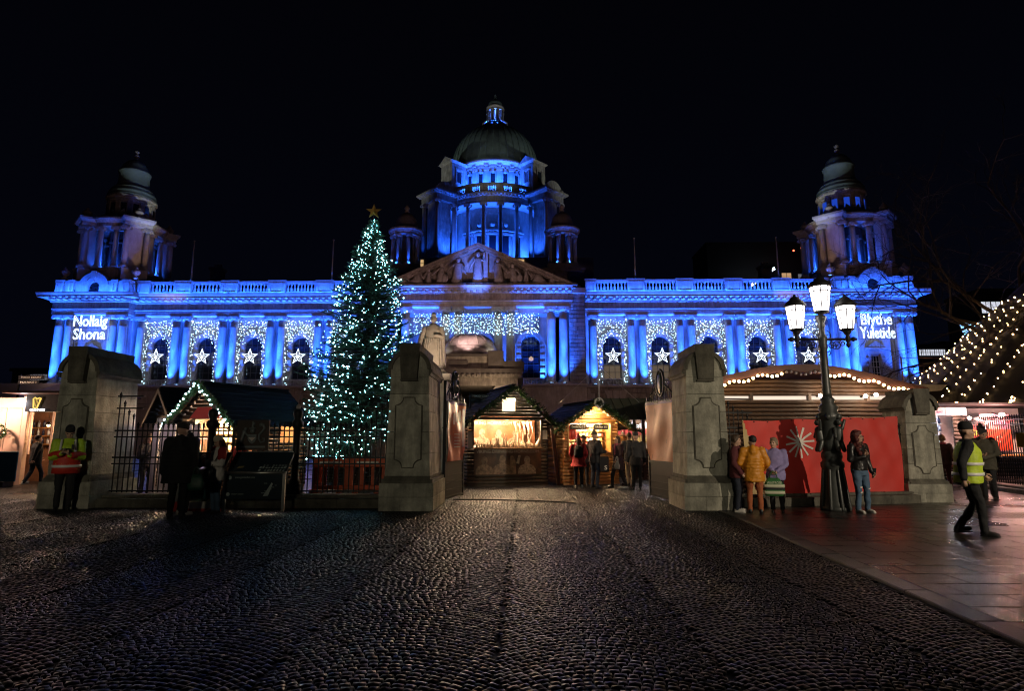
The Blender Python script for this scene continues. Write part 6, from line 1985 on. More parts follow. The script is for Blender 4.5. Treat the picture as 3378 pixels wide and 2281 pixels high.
MB().box(-2.2,3.3,1.6,1.65,0,2.5).build('back_wall', mat('dim_brown_wall',(.22,.11,.07),.6,.3), t)
for x in (1.2,1.95,2.7): MB().box(x,x+.06,0,.06,1.0,2.42).build('glazing_post', PWALL, t)
for k in range(3):
    MB().cyl((0,0,0),(0,0,.3),.006,4).lathe([(.09,-.1),(.03,0)],n=10).build('pendant_lamp', IRON, t, loc=(1.45+.55*k,.5,2.1)); MB().ball((0,0,0),.05,8,5).build('pendant_bulb', glow('pendant_glow',(1,.6,.28),12.0) if k == 0 else bpy.data.materials['pendant_glow'], t, loc=(1.45+.55*k,.5,1.98))
    lamp('pendant_light','POINT', wpos(t,(1.45+.55*k,.45,1.85)), 34, (1,.6,.3), .05)
for sh in range(3):
    MB().box(-.6,3.2,1.35,1.6,1.3+.3*sh,1.33+.3*sh).build('shelf', WOODO, t)
    for k in range(14): tag(inst(botm[k%2],'bottle',None,wpos(t,(-.4+.19*k,1.45,1.33+.3*sh)),0,(1,1,.7)), 'bottle on the dim shelves inside the bar at the left', 'bottle', 'bottles in the bar')
lamp('bar_wall_light','POINT', wpos(t,(.35,-.9,2.35)), 190, (1,.62,.42), .08)
lamp('bar_sign_light','POINT', wpos(t,(1.06,-.25,2.7)), 14, (.9,.95,1), .05)
BLUEH = mat('blue_hoarding', (.02,.13,.24), .5, .12, 2.0)
t = thing('blue_hoarding', 'low blue cloth hoarding on feet in front of the bar at the left', 'barrier', (-17.9,19.2,0))
for k in range(3): MB().bbox(k*.62,k*.62+.61,-.02,.02,.18,1.12,.008).build('hoarding_panel', BLUEH, t); MB().bbox(k*.62+.2,k*.62+.4,-.2,.2,0,.18,.01).build('foot', IRON, t)
tp = thing('topiary', 'round clipped bush with small lights in a box at the left edge', 'plant', (-17.45,19.9,0))
m = MB(); q = random.Random(3)
for k in range(420):
    u = Vector((q.gauss(0,1),q.gauss(0,1),q.gauss(0,1))).normalized(); c_ = u*.22+Vector((0,0,1.75)); w_ = u.orthogonal().normalized()*.03
    m.add([tuple(c_-w_),tuple(c_+w_),tuple(c_+u*.06)], [(0,1,2)])
m.build('foliage', GARL, tp); MB().cyl((0,0,.5),(0,0,1.6),.025,6).build('stem', WOODD, tp); MB().bbox(-.2,.2,-.2,.2,0,.5,.01).build('planter', ORG, tp)
for k in range(14):
    u = Vector((q.gauss(0,1),-abs(q.gauss(0,1)),q.gauss(0,1))).normalized()*.26
    MB().ball((0,0,0),.016,5,4).build('fairy_bulb', BULBY, tp, loc=(u.x,u.y,1.75+u.z))
tag(MB().bbox(0,.55,0,.05,0,1.6,.01).build('orange_board', ORANGEB, None, loc=(-18.0,19.6,0)), 'orange upright board at the left edge beside the clipped bush', 'board')
tag(MB().prismx([(0,3.5),(3,4.45),(6,4.45),(6,3.45),(0,3.45)],0,9).build('marquee_roof', mat('pale_marquee_cloth',(.34,.30,.33),.6,.1), None, loc=(-33.5,28.5,0)), 'pale marquee roof above the bar at the left', 'marquee')
tp = thing('thin_pole', 'thin white pole with guy wires standing behind the pine hut', 'pole', (3.02,24,0))
MB().cyl((0,0,0),(0,0,4.55),.022,6).build('pole', POLE, tp); m = MB()
for ex in (-1.6, 1.7): m.cyl((0,0,4.4),(ex,.3,2.9),.006,4)
m.build('guy_wire', POLE, tp)
tp = thing('thin_pole', 'thin pinkish pole and wire standing before the right end pavilion', 'pole', (18.75,30,0))
PINKP = mat('pinkish_pole',(.5,.25,.22),.6,.1)
MB().cyl((0,0,0),(0,0,5.55),.04,6).build('pole', PINKP, tp); MB().cyl((0,0,5.5),(3.6,0,5.45),.014,4).build('wire', PINKP, tp)
# ---------------------------------------------------------------- far buildings
FARB = mat('far_dark_wall', (.045,.04,.045), .8, .2); FARW = glow('far_lit_window', (.85,.88,1.0), .75, False); FARD = glow('far_dim_window', (.8,.8,.95), .14, False)
def far_building(label, x, y, w, d, h, rows, mat_=FARB):
    t = thing('office_building', label, 'building', (x,y,0))
    MB().box(0,w,0,d,0,h).build('wall', mat_, t)
    MB().box(-.3,w+.3,-.3,d,h,h+.5).build('roof_edge', mat_, t)
    for z0, z1, a, b, n, m_ in rows:
        for k in range(n):
            x0 = a+(b-a)*k/n; x1 = a+(b-a)*(k+.86)/n
            o = MB().box(x0,x1,-.05,.02,z0,z1).build('window', m_, t)
            MB().box((x0+x1)/2-.05,(x0+x1)/2+.05,-.09,-.05,z0,z1).box(x0,x1,-.09,-.05,(z0+z1)/2-.04,(z0+z1)/2+.04).build('glazing_bar', BARS, o)
    return t
far_building('dark office block with a row of white lit windows right of the city hall', 58, 100, 13, 12, 16.5, ((15.2,16.2,7.6,11.9,6,FARW),(12.2,13.1,9.0,11.2,3,FARD)))
tw = far_building('dark tower block with blue neon letters at the right', 70, 101, 5.5, 10, 17.2, ((13.5,14.5,3.6,4.8,1,FARD),))
NB = glow('blue_neon', (.18,.22,1.0), 3.0)
ns = thing('neon_letters', 'vertical blue neon hotel letters on the dark building at the right', 'sign', (71.0,100.7,0))
for k, ch in enumerate('JURYS INN'):
    if ch != ' ': shift(text_mb(ch,.8,None,extrude=.05),0,0,15.2-k*.52).build('letter', NB, ns)
far_building('pale lit office block behind the bare tree at the right', 92, 120, 22, 10, 31, ((26.5,28.8,0,20,10,FARW),(22.5,24.5,0,20,10,FARD)))
far_building('low dark building with a row of lit windows at the far left', -82, 95, 14, 10, 12.3, ((10.9,11.8,3.0,9.6,8,FARD),))
gc = far_building('tall dark hotel tower behind the roof with a slanted lit sign and red roof lights', 52, 165, 30, 14, 56, ((45.5,47.5,20.5,23.5,1,glow('far_warm_window',(1,.6,.3),.5,False)),(45.3,47.2,25,32,3,FARD)))
sg = thing('hotel_sign', 'slanted white lit sign reading Grand Central behind the chimney', 'sign', (64.5,158,44.2))
m = text_mb('GRAND CENTRAL',1.35,6.6,extrude=.08); xs = [v[0] for v in m.v]
m.v = [(a,b,c_+a*.72) for a,b,c_ in m.v]
m.build('lettering', glow('white_sign_glow',(.75,.92,1),6.0), sg)
for x, z in ((72.6,51.5),(74.6,52.2)):
    tag(MB().ball((0,0,0),.22,8,6).build('warning_light', glow('red_lamp',(1,.10,.04),8.0), None, True, loc=(x,157,z)), 'small red warning light above the dark hotel tower', 'lamp', 'red warning lights')
ln = thing('light_net', 'triangular net of blue white lights beside the tent and bare tree', 'light net', (46.6,62,-.9))
m = MB(); q = random.Random(9)
for k in range(520):
    v = q.random(); u = q.uniform(-1,1)*(.25+.75*v)
    m.octa((u*1.55, q.uniform(-.1,.1), 10.1+v*4.2), .045)
o = m.build('bulbs', glow('blue_white_bulb',(.25,.55,1.0),4.0,False), ln); o['kind'] = 'stuff'
# ---------------------------------------------------------------- Christmas tree
FIR = mat('dark_fir_needles', (0.045, 0.095, 0.055), 0.6, 0.45, 2.5, rand=0.0, col2=(0.022, 0.055, 0.034))
BARK = mat('dark_bark', (0.06, 0.042, 0.03), 0.9, 0.4, 8.0, 0.5, 20.0)
GOLDST = mat('gold_star', (0.75, 0.50, 0.14), 0.35, 0.15, 4.0, metal=0.8)
xt = thing('christmas_tree', 'tall fir covered in cool white lights with a gold star on top', 'Christmas tree', (-5.3, 20.0, 0))
MB().tube([(0,0,0),(0.03,0,3),(0.08,0,6),(.12,0,9.0)], .16, 10, False, .02).build('trunk', BARK, xt, True)
PR = [(0.75,1.55),(1.5,1.85),(2.6,1.88),(3.5,1.77),(4.4,1.62),(5.2,1.50),(5.9,1.32),(6.7,1.02),(7.5,.74),(8.2,.46),(8.8,.20),(9.05,.08)]
def trad(z):
    for (z0,r0),(z1,r1) in zip(PR[:-1],PR[1:]):
        if z <= z1: return r0+(r1-r0)*(z-z0)/(z1-z0)
    return .05
g = np.random.default_rng(5)
vs = []; n_b = 0
blades = []; tips = []
lump = [(g.uniform(0,2*PI), g.uniform(1,8.5), g.uniform(-.32,.26)) for _ in range(52)]
for k in range(1250):
    z = .8 + 8.2*(g.random()**1.25)
    a = g.uniform(0, 2*PI)
    L = trad(z)*g.uniform(.66,1.10)
    for la, lz, lv in lump:
        da = (a-la+PI) % (2*PI) - PI
        L *= 1 + lv*math.exp(-(da/.5)**2-((z-lz)/.5)**2)
    if g.random() < .12: L *= g.uniform(1.08,1.34)
    d = np.array([math.cos(a), math.sin(a), 0.0]); nb = max(10, int(46*L/1.8))
    droop = .14 + .10*g.random()
    o = np.array([0.12*z/9, 0, z])
    for j in range(nb):
        t = (j/nb)**.75
        p = o + d*(L*t) + np.array([0,0,-droop*L*t*(1-.75*t) + .10*L*t*t*t])
        sd = np.array([-d[1], d[0], 0])*(1 if j % 2 else -1)
        v = d*.75 + sd*g.uniform(.3,1.1) + np.array([0,0,g.uniform(-.35,.25)])
        v /= np.linalg.norm(v)
        ln_ = g.uniform(.10,.21)*(1.1-.35*t)
        w = np.cross(v, g.normal(size=3)); w /= max(1e-6, np.linalg.norm(w)); w *= g.uniform(.012,.022)
        blades.append((p-w, p+w*1.0, p+v*ln_*.6+w*.9, p+v*ln_))
        # second ply
        if j % 3 == 0:
            v2 = d*.9+np.array([g.uniform(-.4,.4),g.uniform(-.4,.4),g.uniform(.0,.6)]); v2 /= np.linalg.norm(v2)
            blades.append((p-w, p+w, p+v2*ln_*.6+w*.8, p+v2*ln_))
    tips.append((p, d, L, z))
B = np.array(blades).reshape(-1,3)
me = bpy.data.meshes.new('crown')
nq = len(blades)
me.vertices.add(len(B)); me.vertices.foreach_set('co', B.ravel().astype(np.float32))
F = np.arange(nq*4).reshape(-1,4)
me.loops.add(F.size); me.loops.foreach_set('vertex_index', F.ravel().astype(np.int32))
me.polygons.add(nq); me.polygons.foreach_set('loop_start', (np.arange(nq)*4).astype(np.int32))
me.update(calc_edges=True); me.materials.append(FIR)
inst(me, 'crown', xt)
# dark inner mass of twigs
m = MB()
for k in range(900):
    z = .9+7.6*g.random(); a = g.uniform(0,2*PI); r = trad(z)*.72
    m.tube([(0.12*z/9,0,z+.12),(r*math.cos(a)*.5,r*math.sin(a)*.5,z),(r*math.cos(a),r*math.sin(a),z-.06)], .012, 3)
m.build('branches', BARK, xt)
lt = thing('tree_lights', 'strings of cool white fairy lights wound round the Christmas tree', 'fairy lights', (-5.3, 20.0, 0))
m = MB(); wv = MB(); N = 1750; pts = []
for k in range(N):
    u = (k+.5)/N
    z = .85 + 8.05*(1-(1-u)**.62)
    a = 2*PI*30*((z/9)**1.1) + g.uniform(-.12,.12)
    a = k*2.399963 if k % 3 else a
    r = trad(z)*g.uniform(.80,1.06)
    p = (r*math.cos(a)+.12*z/9, r*math.sin(a), z-.05+g.uniform(-.12,.12))
    if k % 4:
        tp_, td_, tl_, tz_ = tips[int(g.integers(len(tips)))]
        b_ = np.array([.12*tz_/9, 0, tz_]); f_ = g.uniform(.70, 1.03); p = tuple(b_+(tp_-b_)*f_+np.array([0,0,.02]))
    pts.append(p)
    m.octa(p, g.uniform(.008,.016) if k % 9 else .024)
o = m.build('bulbs', BULBC, lt); o['kind'] = 'stuff'
m = MB()
w = [(trad(z)*.9*math.cos(a), trad(z)*.9*math.sin(a), z) for z, a in [(.9+8*i/420, i*.34) for i in range(420)]]
m.tube(w, .006, 3); m.build('cable', WIRE, lt)
s_ = thing('tree_star', 'gold five pointed star on top of the Christmas tree', 'star', (-5.18, 20.0, 9.37), R(4))
m = MB(); ro, ri = .29, .115
P = [((ro if k % 2 == 0 else ri)*math.sin(k*PI/5), (ro if k % 2 == 0 else ri)*math.cos(k*PI/5)) for k in range(10)]
vs = [(x,0,z) for x,z in P] + [(0,-.07,0),(0,.07,0)]
m.add(vs, [((k+1)%10,k,10) for k in range(10)] + [(k,(k+1)%10,11) for k in range(10)])
m.build('star_body', GOLDST, s_); MB().cyl((0,0,-.42),(0,0,-.1),.015,6).build('stem', IRON, s_)
lamp('star_lamp','POINT',(-5.6,19.2,9.7),8,(1,.8,.55),.05)

# ---------------------------------------------------------------- bare tree at the right
TW = mat('bare_twig', (0.050, 0.034, 0.030), 0.85, 0.3, 10.0)
bt = thing('bare_tree', 'leafless tree with thin twigs spreading over the tent at the right', 'tree', (23.6, 28.5, 0))
q = random.Random(17)
tm_, tb_ = MB(), MB()
tm_.tube([(0,0,0),(-.1,0,2),(.1,.1,4.5),(0,0,6.5)], .34, 10, False, .22)
def grow(p, d, L, r, lv):
    n = 4; pts = [p]; v = d.copy()
    for k in range(n):
        v = (v + Vector((q.gauss(0,.16),q.gauss(0,.16),q.gauss(-.015,.13)))).normalized()
        p = p + v*(L/n); pts.append(p)
    tb_.tube([tuple(x) for x in pts], r, 5 if lv < 2 else 3, False, r*.55)
    if lv >= 5 or L < .22: return
    for k in range(3 if lv < 4 else 2):
        b = pts[q.choice((2,3,4,4))]
        ax = v.orthogonal().normalized(); ax.rotate(Matrix.Rotation(q.uniform(0,2*PI),3,v))
        w = (v*q.uniform(.55,.95) + ax*q.uniform(.35,.9)).normalized()
        grow(b, w, L*q.uniform(.55,.8), max(.006, r*.55), lv+1)
for k, (dx, dy, dz, h, L) in enumerate(((-1,-.25,.25,4.6,4.2),(-1,-.5,.05,5.2,4.0),(-.8,.2,.6,6.0,4.2),(-.4,-.6,.8,6.3,4.2),(.2,.1,1,6.4,4.5),(-.6,-.9,.3,5.0,4.0),(-.9,-.1,.9,6.4,4.6),(.6,-.5,.6,6.0,4.0),(-1,-.6,.45,5.6,4.4))):
    grow(Vector((0,0,h)), Vector((dx,dy,dz)).normalized(), L, .11, 0)
tm_.build('trunk', BARK, bt, True); tb_.build('branches', TW, bt)

# ---------------------------------------------------------------- people
SKIN = mat('skin', (0.50, 0.30, 0.21), 0.55, 0.08, 12.0)
def cloth(name, col, rough=0.85, var=.15, bump=.25, bs=30.0): return mat(name, col, rough, var, 7.0, bump, bs)
CL = dict(
    black=cloth('black_fabric',(.012,.012,.014)), navy=cloth('navy_fabric',(.016,.02,.035)), dark=cloth('charcoal_fabric',(.028,.027,.03)),
    hiy=cloth('hi_vis_yellow',(.42,.62,.03),.6), hir=cloth('hi_vis_red',(.55,.035,.02),.6), refl=mat('reflective_tape',(.75,.74,.72),.3,.05),
    cream=cloth('cream_wool',(.55,.47,.34)), white=cloth('white_coat',(.62,.58,.54)), red=cloth('red_coat',(.30,.018,.02)), jean=cloth('blue_denim',(.075,.13,.21)),
    yellow=cloth('yellow_puffer',(.62,.24,.015),.5,.12,.5,9.0), rust=cloth('rust_trousers',(.36,.10,.035)), lilac=cloth('lilac_fleece',(.24,.20,.40)), maroon=cloth('maroon_jacket',(.10,.02,.025)),
    grey=cloth('grey_fabric',(.12,.11,.11)), khaki=cloth('khaki_trousers',(.30,.23,.16)), olive=cloth('olive_jacket',(.10,.09,.065)), leather=mat('black_leather',(.014,.013,.014),.35,.3,6.,.3,20.),
    vest=cloth('yellow_vest',(.46,.60,.03),.6), orange=cloth('orange_coat',(.5,.20,.05)), pink=cloth('pink_knit',(.42,.10,.14)), plum=cloth('plum_coat',(.09,.05,.06)),
    hred=mat('red_curly_hair',(.085,.014,.011),.6,.4,14.,.6,40.), hbrown=mat('brown_hair',(.06,.035,.02),.6,.3,14.,.5,40.), hblond=mat('fair_hair',(.34,.22,.11),.6,.3,14.,.5,40.), hgrey=mat('short_fair_grey_hair',(.20,.14,.09),.6,.3,14.,.5,40.), hblack=mat('black_hair',(.012,.010,.010),.6,.3,14.,.5,40.),
    shoe=mat('black_shoe',(.012,.012,.012),.4,.2), wshoe=mat('white_trainer',(.60,.57,.52),.5,.1), sole=mat('pale_sole',(.5,.48,.44),.6,.1))
EYE = mat('dark_eye', (0.015,0.012,0.01), 0.2, 0.0); LIP = mat('lips', (0.36,0.13,0.11), 0.5, 0.05)
FOLDS = bpy.data.textures.new('cloth_folds','CLOUDS'); FOLDS.noise_scale = .11; FOLDS.noise_depth = 2
def finish(mb, name, m, parent, vox, sm=4):
    o = mb.build(name, m, parent, True)
    r = o.modifiers.new('remesh','REMESH'); r.mode = 'VOXEL'; r.voxel_size = vox; r.use_smooth_shade = True
    s2 = o.modifiers.new('smooth','SMOOTH'); s2.factor = .5; s2.iterations = sm
    if name in ('jacket','trousers','hi_vis_vest'):
        d_ = o.modifiers.new('folds','DISPLACE'); d_.texture = FOLDS; d_.texture_coords = 'LOCAL'; d_.strength = .034; d_.mid_level = .5
    return o
def person(label, x, y, rz, H=1.74, pose=None, jacket='black', trousers='black', shoe='shoe', hat=None, hatm='black', hair=None, hairm='hbrown', hem=.82, puff=1.0, girth=1.0, skirt=None, scarf=None, hood=False, lean=0.0, tilt=0.0, turn=0.0, sleeve=None, bands=(), open_vest=None, glasses=False, group=None, backpack=None, vox=.017, skirt_flare=1.15, hip=1.0, lowm=None, beard=None, shoulder=None):
    k = H/1.75
    t = thing('person', label, 'person', (x,y,0), rz, group)
    J = dict(le=(-.25,.03,1.13), lw=(-.255,-.06,.88), re=(.25,.03,1.13), rw=(.255,-.06,.88), lh=None, rh=None,
             lk=(-.10,-.015,.50), la=(-.105,.03,.085), rk=(.10,-.015,.50), ra=(.105,.03,.085), lt=0.0, rt=0.0)
    if pose: J.update(pose)
    def S(p): return Vector((p[0]*k, (p[1] + lean*max(0,p[2]-.9)*-1)*k, p[2]*k))
    sh = {s: S((s*.185*(.6+.4*girth),.01,1.42)) for s in (-1,1)}
    E_ = {-1:S(J['le']), 1:S(J['re'])}; W_ = {-1:S(J['lw']), 1:S(J['rw'])}
    K_ = {-1:S(J['lk']), 1:S(J['rk'])}; A_ = {-1:S(J['la']), 1:S(J['ra'])}
    hipj = {s: S((s*.09*hip,.01,.92)) for s in (-1,1)}
    def rings(rs, ex=0.0, gx=1.0):
        out = []
        for z, rx, ry, yo in rs:
            c_ = S((0,yo,z)); out.append((c_.x,c_.y,c_.z,(rx*gx+ex)*k,(ry*gx+ex)*k))
        return out
    TOR = [(.86,.165,.125,.01),(.95,.172,.13,.015),(1.08,.148,.108,.0),(1.2,.16,.115,-.005),(1.32,.185,.12,.0),(1.41,.175,.10,.01),(1.46,.11,.075,.015),(1.49,.06,.055,.015)]
    # body: one continuous skin surface
    b = MB(); b.loft(rings(TOR), 18)
    hc = S((0,-.012,1.63)); 
    b.caps(S((0,.015,1.44)), .058*k, S((0,.0,1.56)), .054*k, 10)
    hm_ = MB()
    hm_.ball((0,.012,.02), .1, 16, 11, .80, .98, 1.12); hm_.ball((0,-.03,-.055), .068, 12, 8, .86, .86, 1.0)     # skull, jaw
    hm_.caps((0,-.088,.012), .012, (0,-.112,-.022), .017, 7)                                                       # nose
    hm_.ball((0,-.083,-.095), .02, 8, 6, 1.2, .8, .8)                                                              # chin
    hm_.caps((-.045,-.078,.035), .012, (.045,-.078,.035), .012, 7)                                                 # brow
    for s in (-1,1): hm_.ball((s*.082,.012,-.012), .022, 8, 6, .45, .75, 1.25); hm_.ball((s*.04,-.066,-.03), .024, 8, 6)
    M = Matrix.Translation(hc) @ Matrix.Rotation(turn,4,'Z') @ Matrix.Rotation(tilt,4,'X') @ Matrix.Scale(k*1.0,4)
    tf = lambda mb, MM=M: MB().add([tuple(MM @ Vector(v)) for v in mb.v], mb.f)
    hd = tf(hm_); b.add(hd.v, hd.f)
    for s in (-1,1):
        b.caps(sh[s], .055*k, E_[s], .043*k, 9); b.caps(E_[s], .042*k, W_[s], .030*k, 9)
        b.caps(hipj[s], .082*k, K_[s], .056*k, 10); b.caps(K_[s], .055*k, A_[s], .038*k, 10)
        b.caps(A_[s]+Vector((0,.02*k,-.03*k)), .036*k, A_[s]+Vector((0,-.14*k,-.05*k)), .03*k, 8)
        # palm
        hv = (W_[s]-E_[s]).normalized() if J['lh' if s < 0 else 'rh'] is None else Vector(J['lh' if s < 0 else 'rh']).normalized()
        b.caps(W_[s], .030*k, W_[s]+hv*.085*k, .036*k, 8)
    bo = finish(b, 'body', [SKIN], t, min(vox,.014))
    # fingers, rooted in the palm, and eyes and lips
    f = MB()
    for s in (-1,1):
        hv = (W_[s]-E_[s]).normalized() if J['lh' if s < 0 else 'rh'] is None else Vector(J['lh' if s < 0 else 'rh']).normalized()
        ax = Vector((0,1,0)) if abs(hv.y) < .8 else Vector((0,0,1))
        ax = (ax - hv*ax.dot(hv)).normalized(); nrm = hv.cross(ax).normalized()*s
        for i, (o_, L) in enumerate(((-.030,.068),(-.010,.078),(.011,.073),(.030,.058))):
            p0 = W_[s]+hv*.085*k+ax*o_*k; p1 = p0+(hv*.6+nrm*-.25)*L*.55*k*1.3; p2 = p1+(hv*.35+nrm*-.8).normalized()*L*.5*k
            f.caps(p0,.011*k,p1,.010*k,6); f.caps(p1,.010*k,p2,.008*k,6)
        p0 = W_[s]+hv*.03*k-ax*.03*k; p1 = p0+(hv*.6-ax*.7).normalized()*.045*k
        f.caps(p0,.014*k,p1,.011*k,6); f.caps(p1,.011*k,p1+hv*.03*k,.009*k,6)
    fo = f.build('fingers', SKIN, bo, True)
    e = MB(); 
    for s in (-1,1): e.ball((s*.034,-.080,.012), .0125, 8, 6, 1.25, .7, .8)
    e = tf(e); e.build('eyes', EYE, bo, True)
    l_ = MB(); l_.caps((-.02,-.098,-.062), .0065, (.02,-.098,-.062), .0065, 6); tf(l_).build('lips', LIP, bo, True)
    if beard: 
        m = MB(); m.ball((0,-.045,-.075), .068, 10, 7, .95, .85, .85); finish(tf(m), 'beard', CL[beard], t, .012)
    if glasses:
        m = MB()
        for s in (-1,1): m.tube([(s*.036+.026*math.cos(a),-.106,.010+.021*math.sin(a)) for a in [i*PI/6 for i in range(12)]], .004, 4, True)
        tf(m).build('glasses', IRON, t)
    # trousers
    g_ = 1.0
    m = MB(); m.loft(rings([(.80,.15*hip,.12,.012),(.88,.178*hip,.14,.015),(.97,.172*hip,.134,.012),(1.03,.155,.12,.0)],.006), 16)
    for s in (-1,1):
        m.caps(hipj[s], .098*k*hip, K_[s], .072*k, 10); m.caps(K_[s], .070*k, A_[s]+Vector((0,0,.0)), .058*k, 10)
    finish(m, 'trousers', [CL[trousers]], t, vox)
    # shoes
    for s in (-1,1):
        m = MB(); a_ = A_[s]; ang = J['lt'] if s < 0 else J['rt']
        c_, s__ = math.cos(s*.15), math.sin(s*.15)
        def fp(u, z): 
            zz = max(z, .0) + max(0,ang)*max(0,-u+.05)
            return a_ + Vector((s*.02*-u*2, u, 0))*k + Vector((0,0,zz*k - a_.z + (a_.z-.085*k if a_.z > .12*k else 0)))
        m.caps(fp(.03,.05), .042*k, fp(-.15,.036), .036*k, 10); m.caps(fp(.02,.09), .042*k, fp(.0,.06), .045*k, 9); m.caps(fp(-.05,.05),.045*k,fp(-.13,.04),.04*k,9)
        o = finish(m, 'shoe', [CL[shoe]], t, .013, 3)
        q_ = MB(); q_.caps(fp(.035,.016), .040*k, fp(-.155,.016), .037*k, 12); 
        zs_ = min(v[2] for v in q_.v); q_.v = [(v[0],v[1],(v[2]-fp(0,.016).z)*.38+fp(0,.014).z) for v in q_.v]
        q_.build('sole', CL['sole'] if shoe == 'wshoe' else CL['shoe'], o, True)
    # jacket
    jr = [(hem, .185*girth*hip, .15*girth, .012), ((hem+1.05)/2, .188*girth, .152*girth, .012), (1.10,.178*girth,.14*girth,.0),(1.2,.185*girth,.145*girth,-.006),(1.32,.205*(.6+.4*girth),.145*girth,.0),(1.42,.190*(.6+.4*girth),.115,.01),(1.475,.115,.088,.012),(1.52,.078,.075,.012)]
    if skirt: jr = [(skirt, .21*skirt_flare*girth, .18*skirt_flare*girth, .015)] + [(max(skirt+.12,.75), .205*girth, .168*girth, .015)] + jr[1:]
    m = MB(); m.loft(rings(jr), 20)
    sl = puff
    for s in (-1,1):
        m.caps(sh[s], .085*k*sl, E_[s], .068*k*sl, 10); m.caps(E_[s], .068*k*sl, W_[s], .052*k*sl, 10)
    if hood: m.caps(S((0,.075,1.48)), .085*k, S((0,.09,1.40)), .10*k, 10); m.caps(S((-.08,.04,1.49)), .05*k, S((.08,.04,1.49)), .05*k, 9)
    if puff > 1.15:      # quilted rings of a puffer coat
        for z, rx, ry, yo in [(hem+.03+i*.075, .195*girth, .158*girth, .006) for i in range(7)]:
            c_ = S((0,yo,z)); m.loft([(c_.x,c_.y,c_.z-.03*k,rx*.96*k,ry*.96*k),(c_.x,c_.y,c_.z-.012*k,rx*1.03*k,ry*1.03*k),(c_.x,c_.y,c_.z+.012*k,rx*1.03*k,ry*1.03*k),(c_.x,c_.y,c_.z+.03*k,rx*.96*k,ry*.96*k)], 18)
    finish(m, 'jacket', [CL[jacket]], t, vox, 3)
    if lowm:            # lower part of a two-coloured jacket
        m = MB(); m.loft(rings([(hem-.005,.185*girth*hip,.15*girth,.012),((hem+1.05)/2,.188*girth,.152*girth,.012),(1.10,.178*girth,.14*girth,.0),(1.155,.181*girth,.142*girth,-.003)],.007), 22); m.build('lower_panel', CL[lowm], t, True)
        m = MB()
        for s in (-1,1): m.caps(E_[s].lerp(sh[s],.12), .075*k*sl, W_[s].lerp(E_[s],.12), .064*k*sl, 12)
        finish(m, 'lower_sleeve', [CL[lowm]], t, .015, 2)
    if shoulder:
        m = MB()
        for s in (-1,1): m.caps(sh[s]+Vector((0,0,.005)), .093*k*sl, sh[s].lerp(E_[s],.55), .083*k*sl, 12)
        finish(m, 'shoulder_panel', [CL[shoulder]], t, .016, 2)
    if open_vest:
        m = MB(); vr = [(hem+.02,.20*girth,.163*girth,.012),(1.05,.198*girth,.16*girth,.004),(1.2,.197*girth,.157*girth,-.006),(1.32,.208*(.6+.4*girth),.155*girth,.0),(1.42,.185*(.6+.4*girth),.125,.01),(1.47,.12,.095,.012)]
        m.loft(rings(vr,.006), 22); finish(m, 'hi_vis_vest', [CL[open_vest]], t, vox, 2)
    for z0, z1, mm in bands:
        i = MB(); 
        def rad(z):
            R_ = [(hem,.185*girth*hip,.15*girth,.012),((hem+1.05)/2,.188*girth,.152*girth,.012),(1.10,.18*girth,.142*girth,.0),(1.2,.187*girth,.147*girth,-.006),(1.32,.207*(.6+.4*girth),.147*girth,.0)]
            for a_, b_ in zip(R_[:-1], R_[1:]):
                if z <= b_[0]:
                    u = (z-a_[0])/(b_[0]-a_[0]); return [a_[i_]+(b_[i_]-a_[i_])*u for i_ in range(1,4)]
            return R_[-1][1:]
        ex = .040 if open_vest else .026
        i.loft(rings([(z0,*rad(z0)),((z0+z1)/2,*rad((z0+z1)/2)),(z1,*rad(z1))],ex), 24); i.build('reflective_band', CL[mm], t, True)
    if scarf:
        m = MB(); m.loft(rings([(1.45,.10,.095,.0),(1.49,.105,.10,-.005),(1.53,.088,.088,-.005)],.01), 16); m.caps(S((.03,-.14,1.42)),.035*k,S((.05,-.17,1.15)),.03*k); finish(m, 'scarf', [CL[scarf]], t, .013)
    if hat:
        m = MB()
        if hat in ('beanie','bobble'):
            m.loft([(0,.010,.036,.090,.109),(0,.010,.075,.091,.110),(0,.013,.12,.083,.099),(0,.016,.158,.060,.072),(0,.018,.176,.022,.027)], 16)
            if hat == 'bobble': m.ball((0,.02,.195), .042, 9, 7)
        elif hat == 'cap':
            m.loft([(0,.012,.055,.092,.108),(0,.012,.10,.088,.102),(0,.014,.135,.055,.065),(0,.014,.145,.02,.025)], 16); m.caps((-.03,-.10,.062),.012,(-.03,-.165,.05),.01,6); m.caps((.03,-.10,.062),.012,(.03,-.165,.05),.01,6); m.caps((0,-.10,.062),.014,(0,-.175,.052),.011,6)
        elif hat == 'hood':
            m.ball((0,.03,.03), .128, 14, 9, .92, .95, 1.08)
        finish(tf(m), 'hat', [CL[hatm]], t, .012, 3)
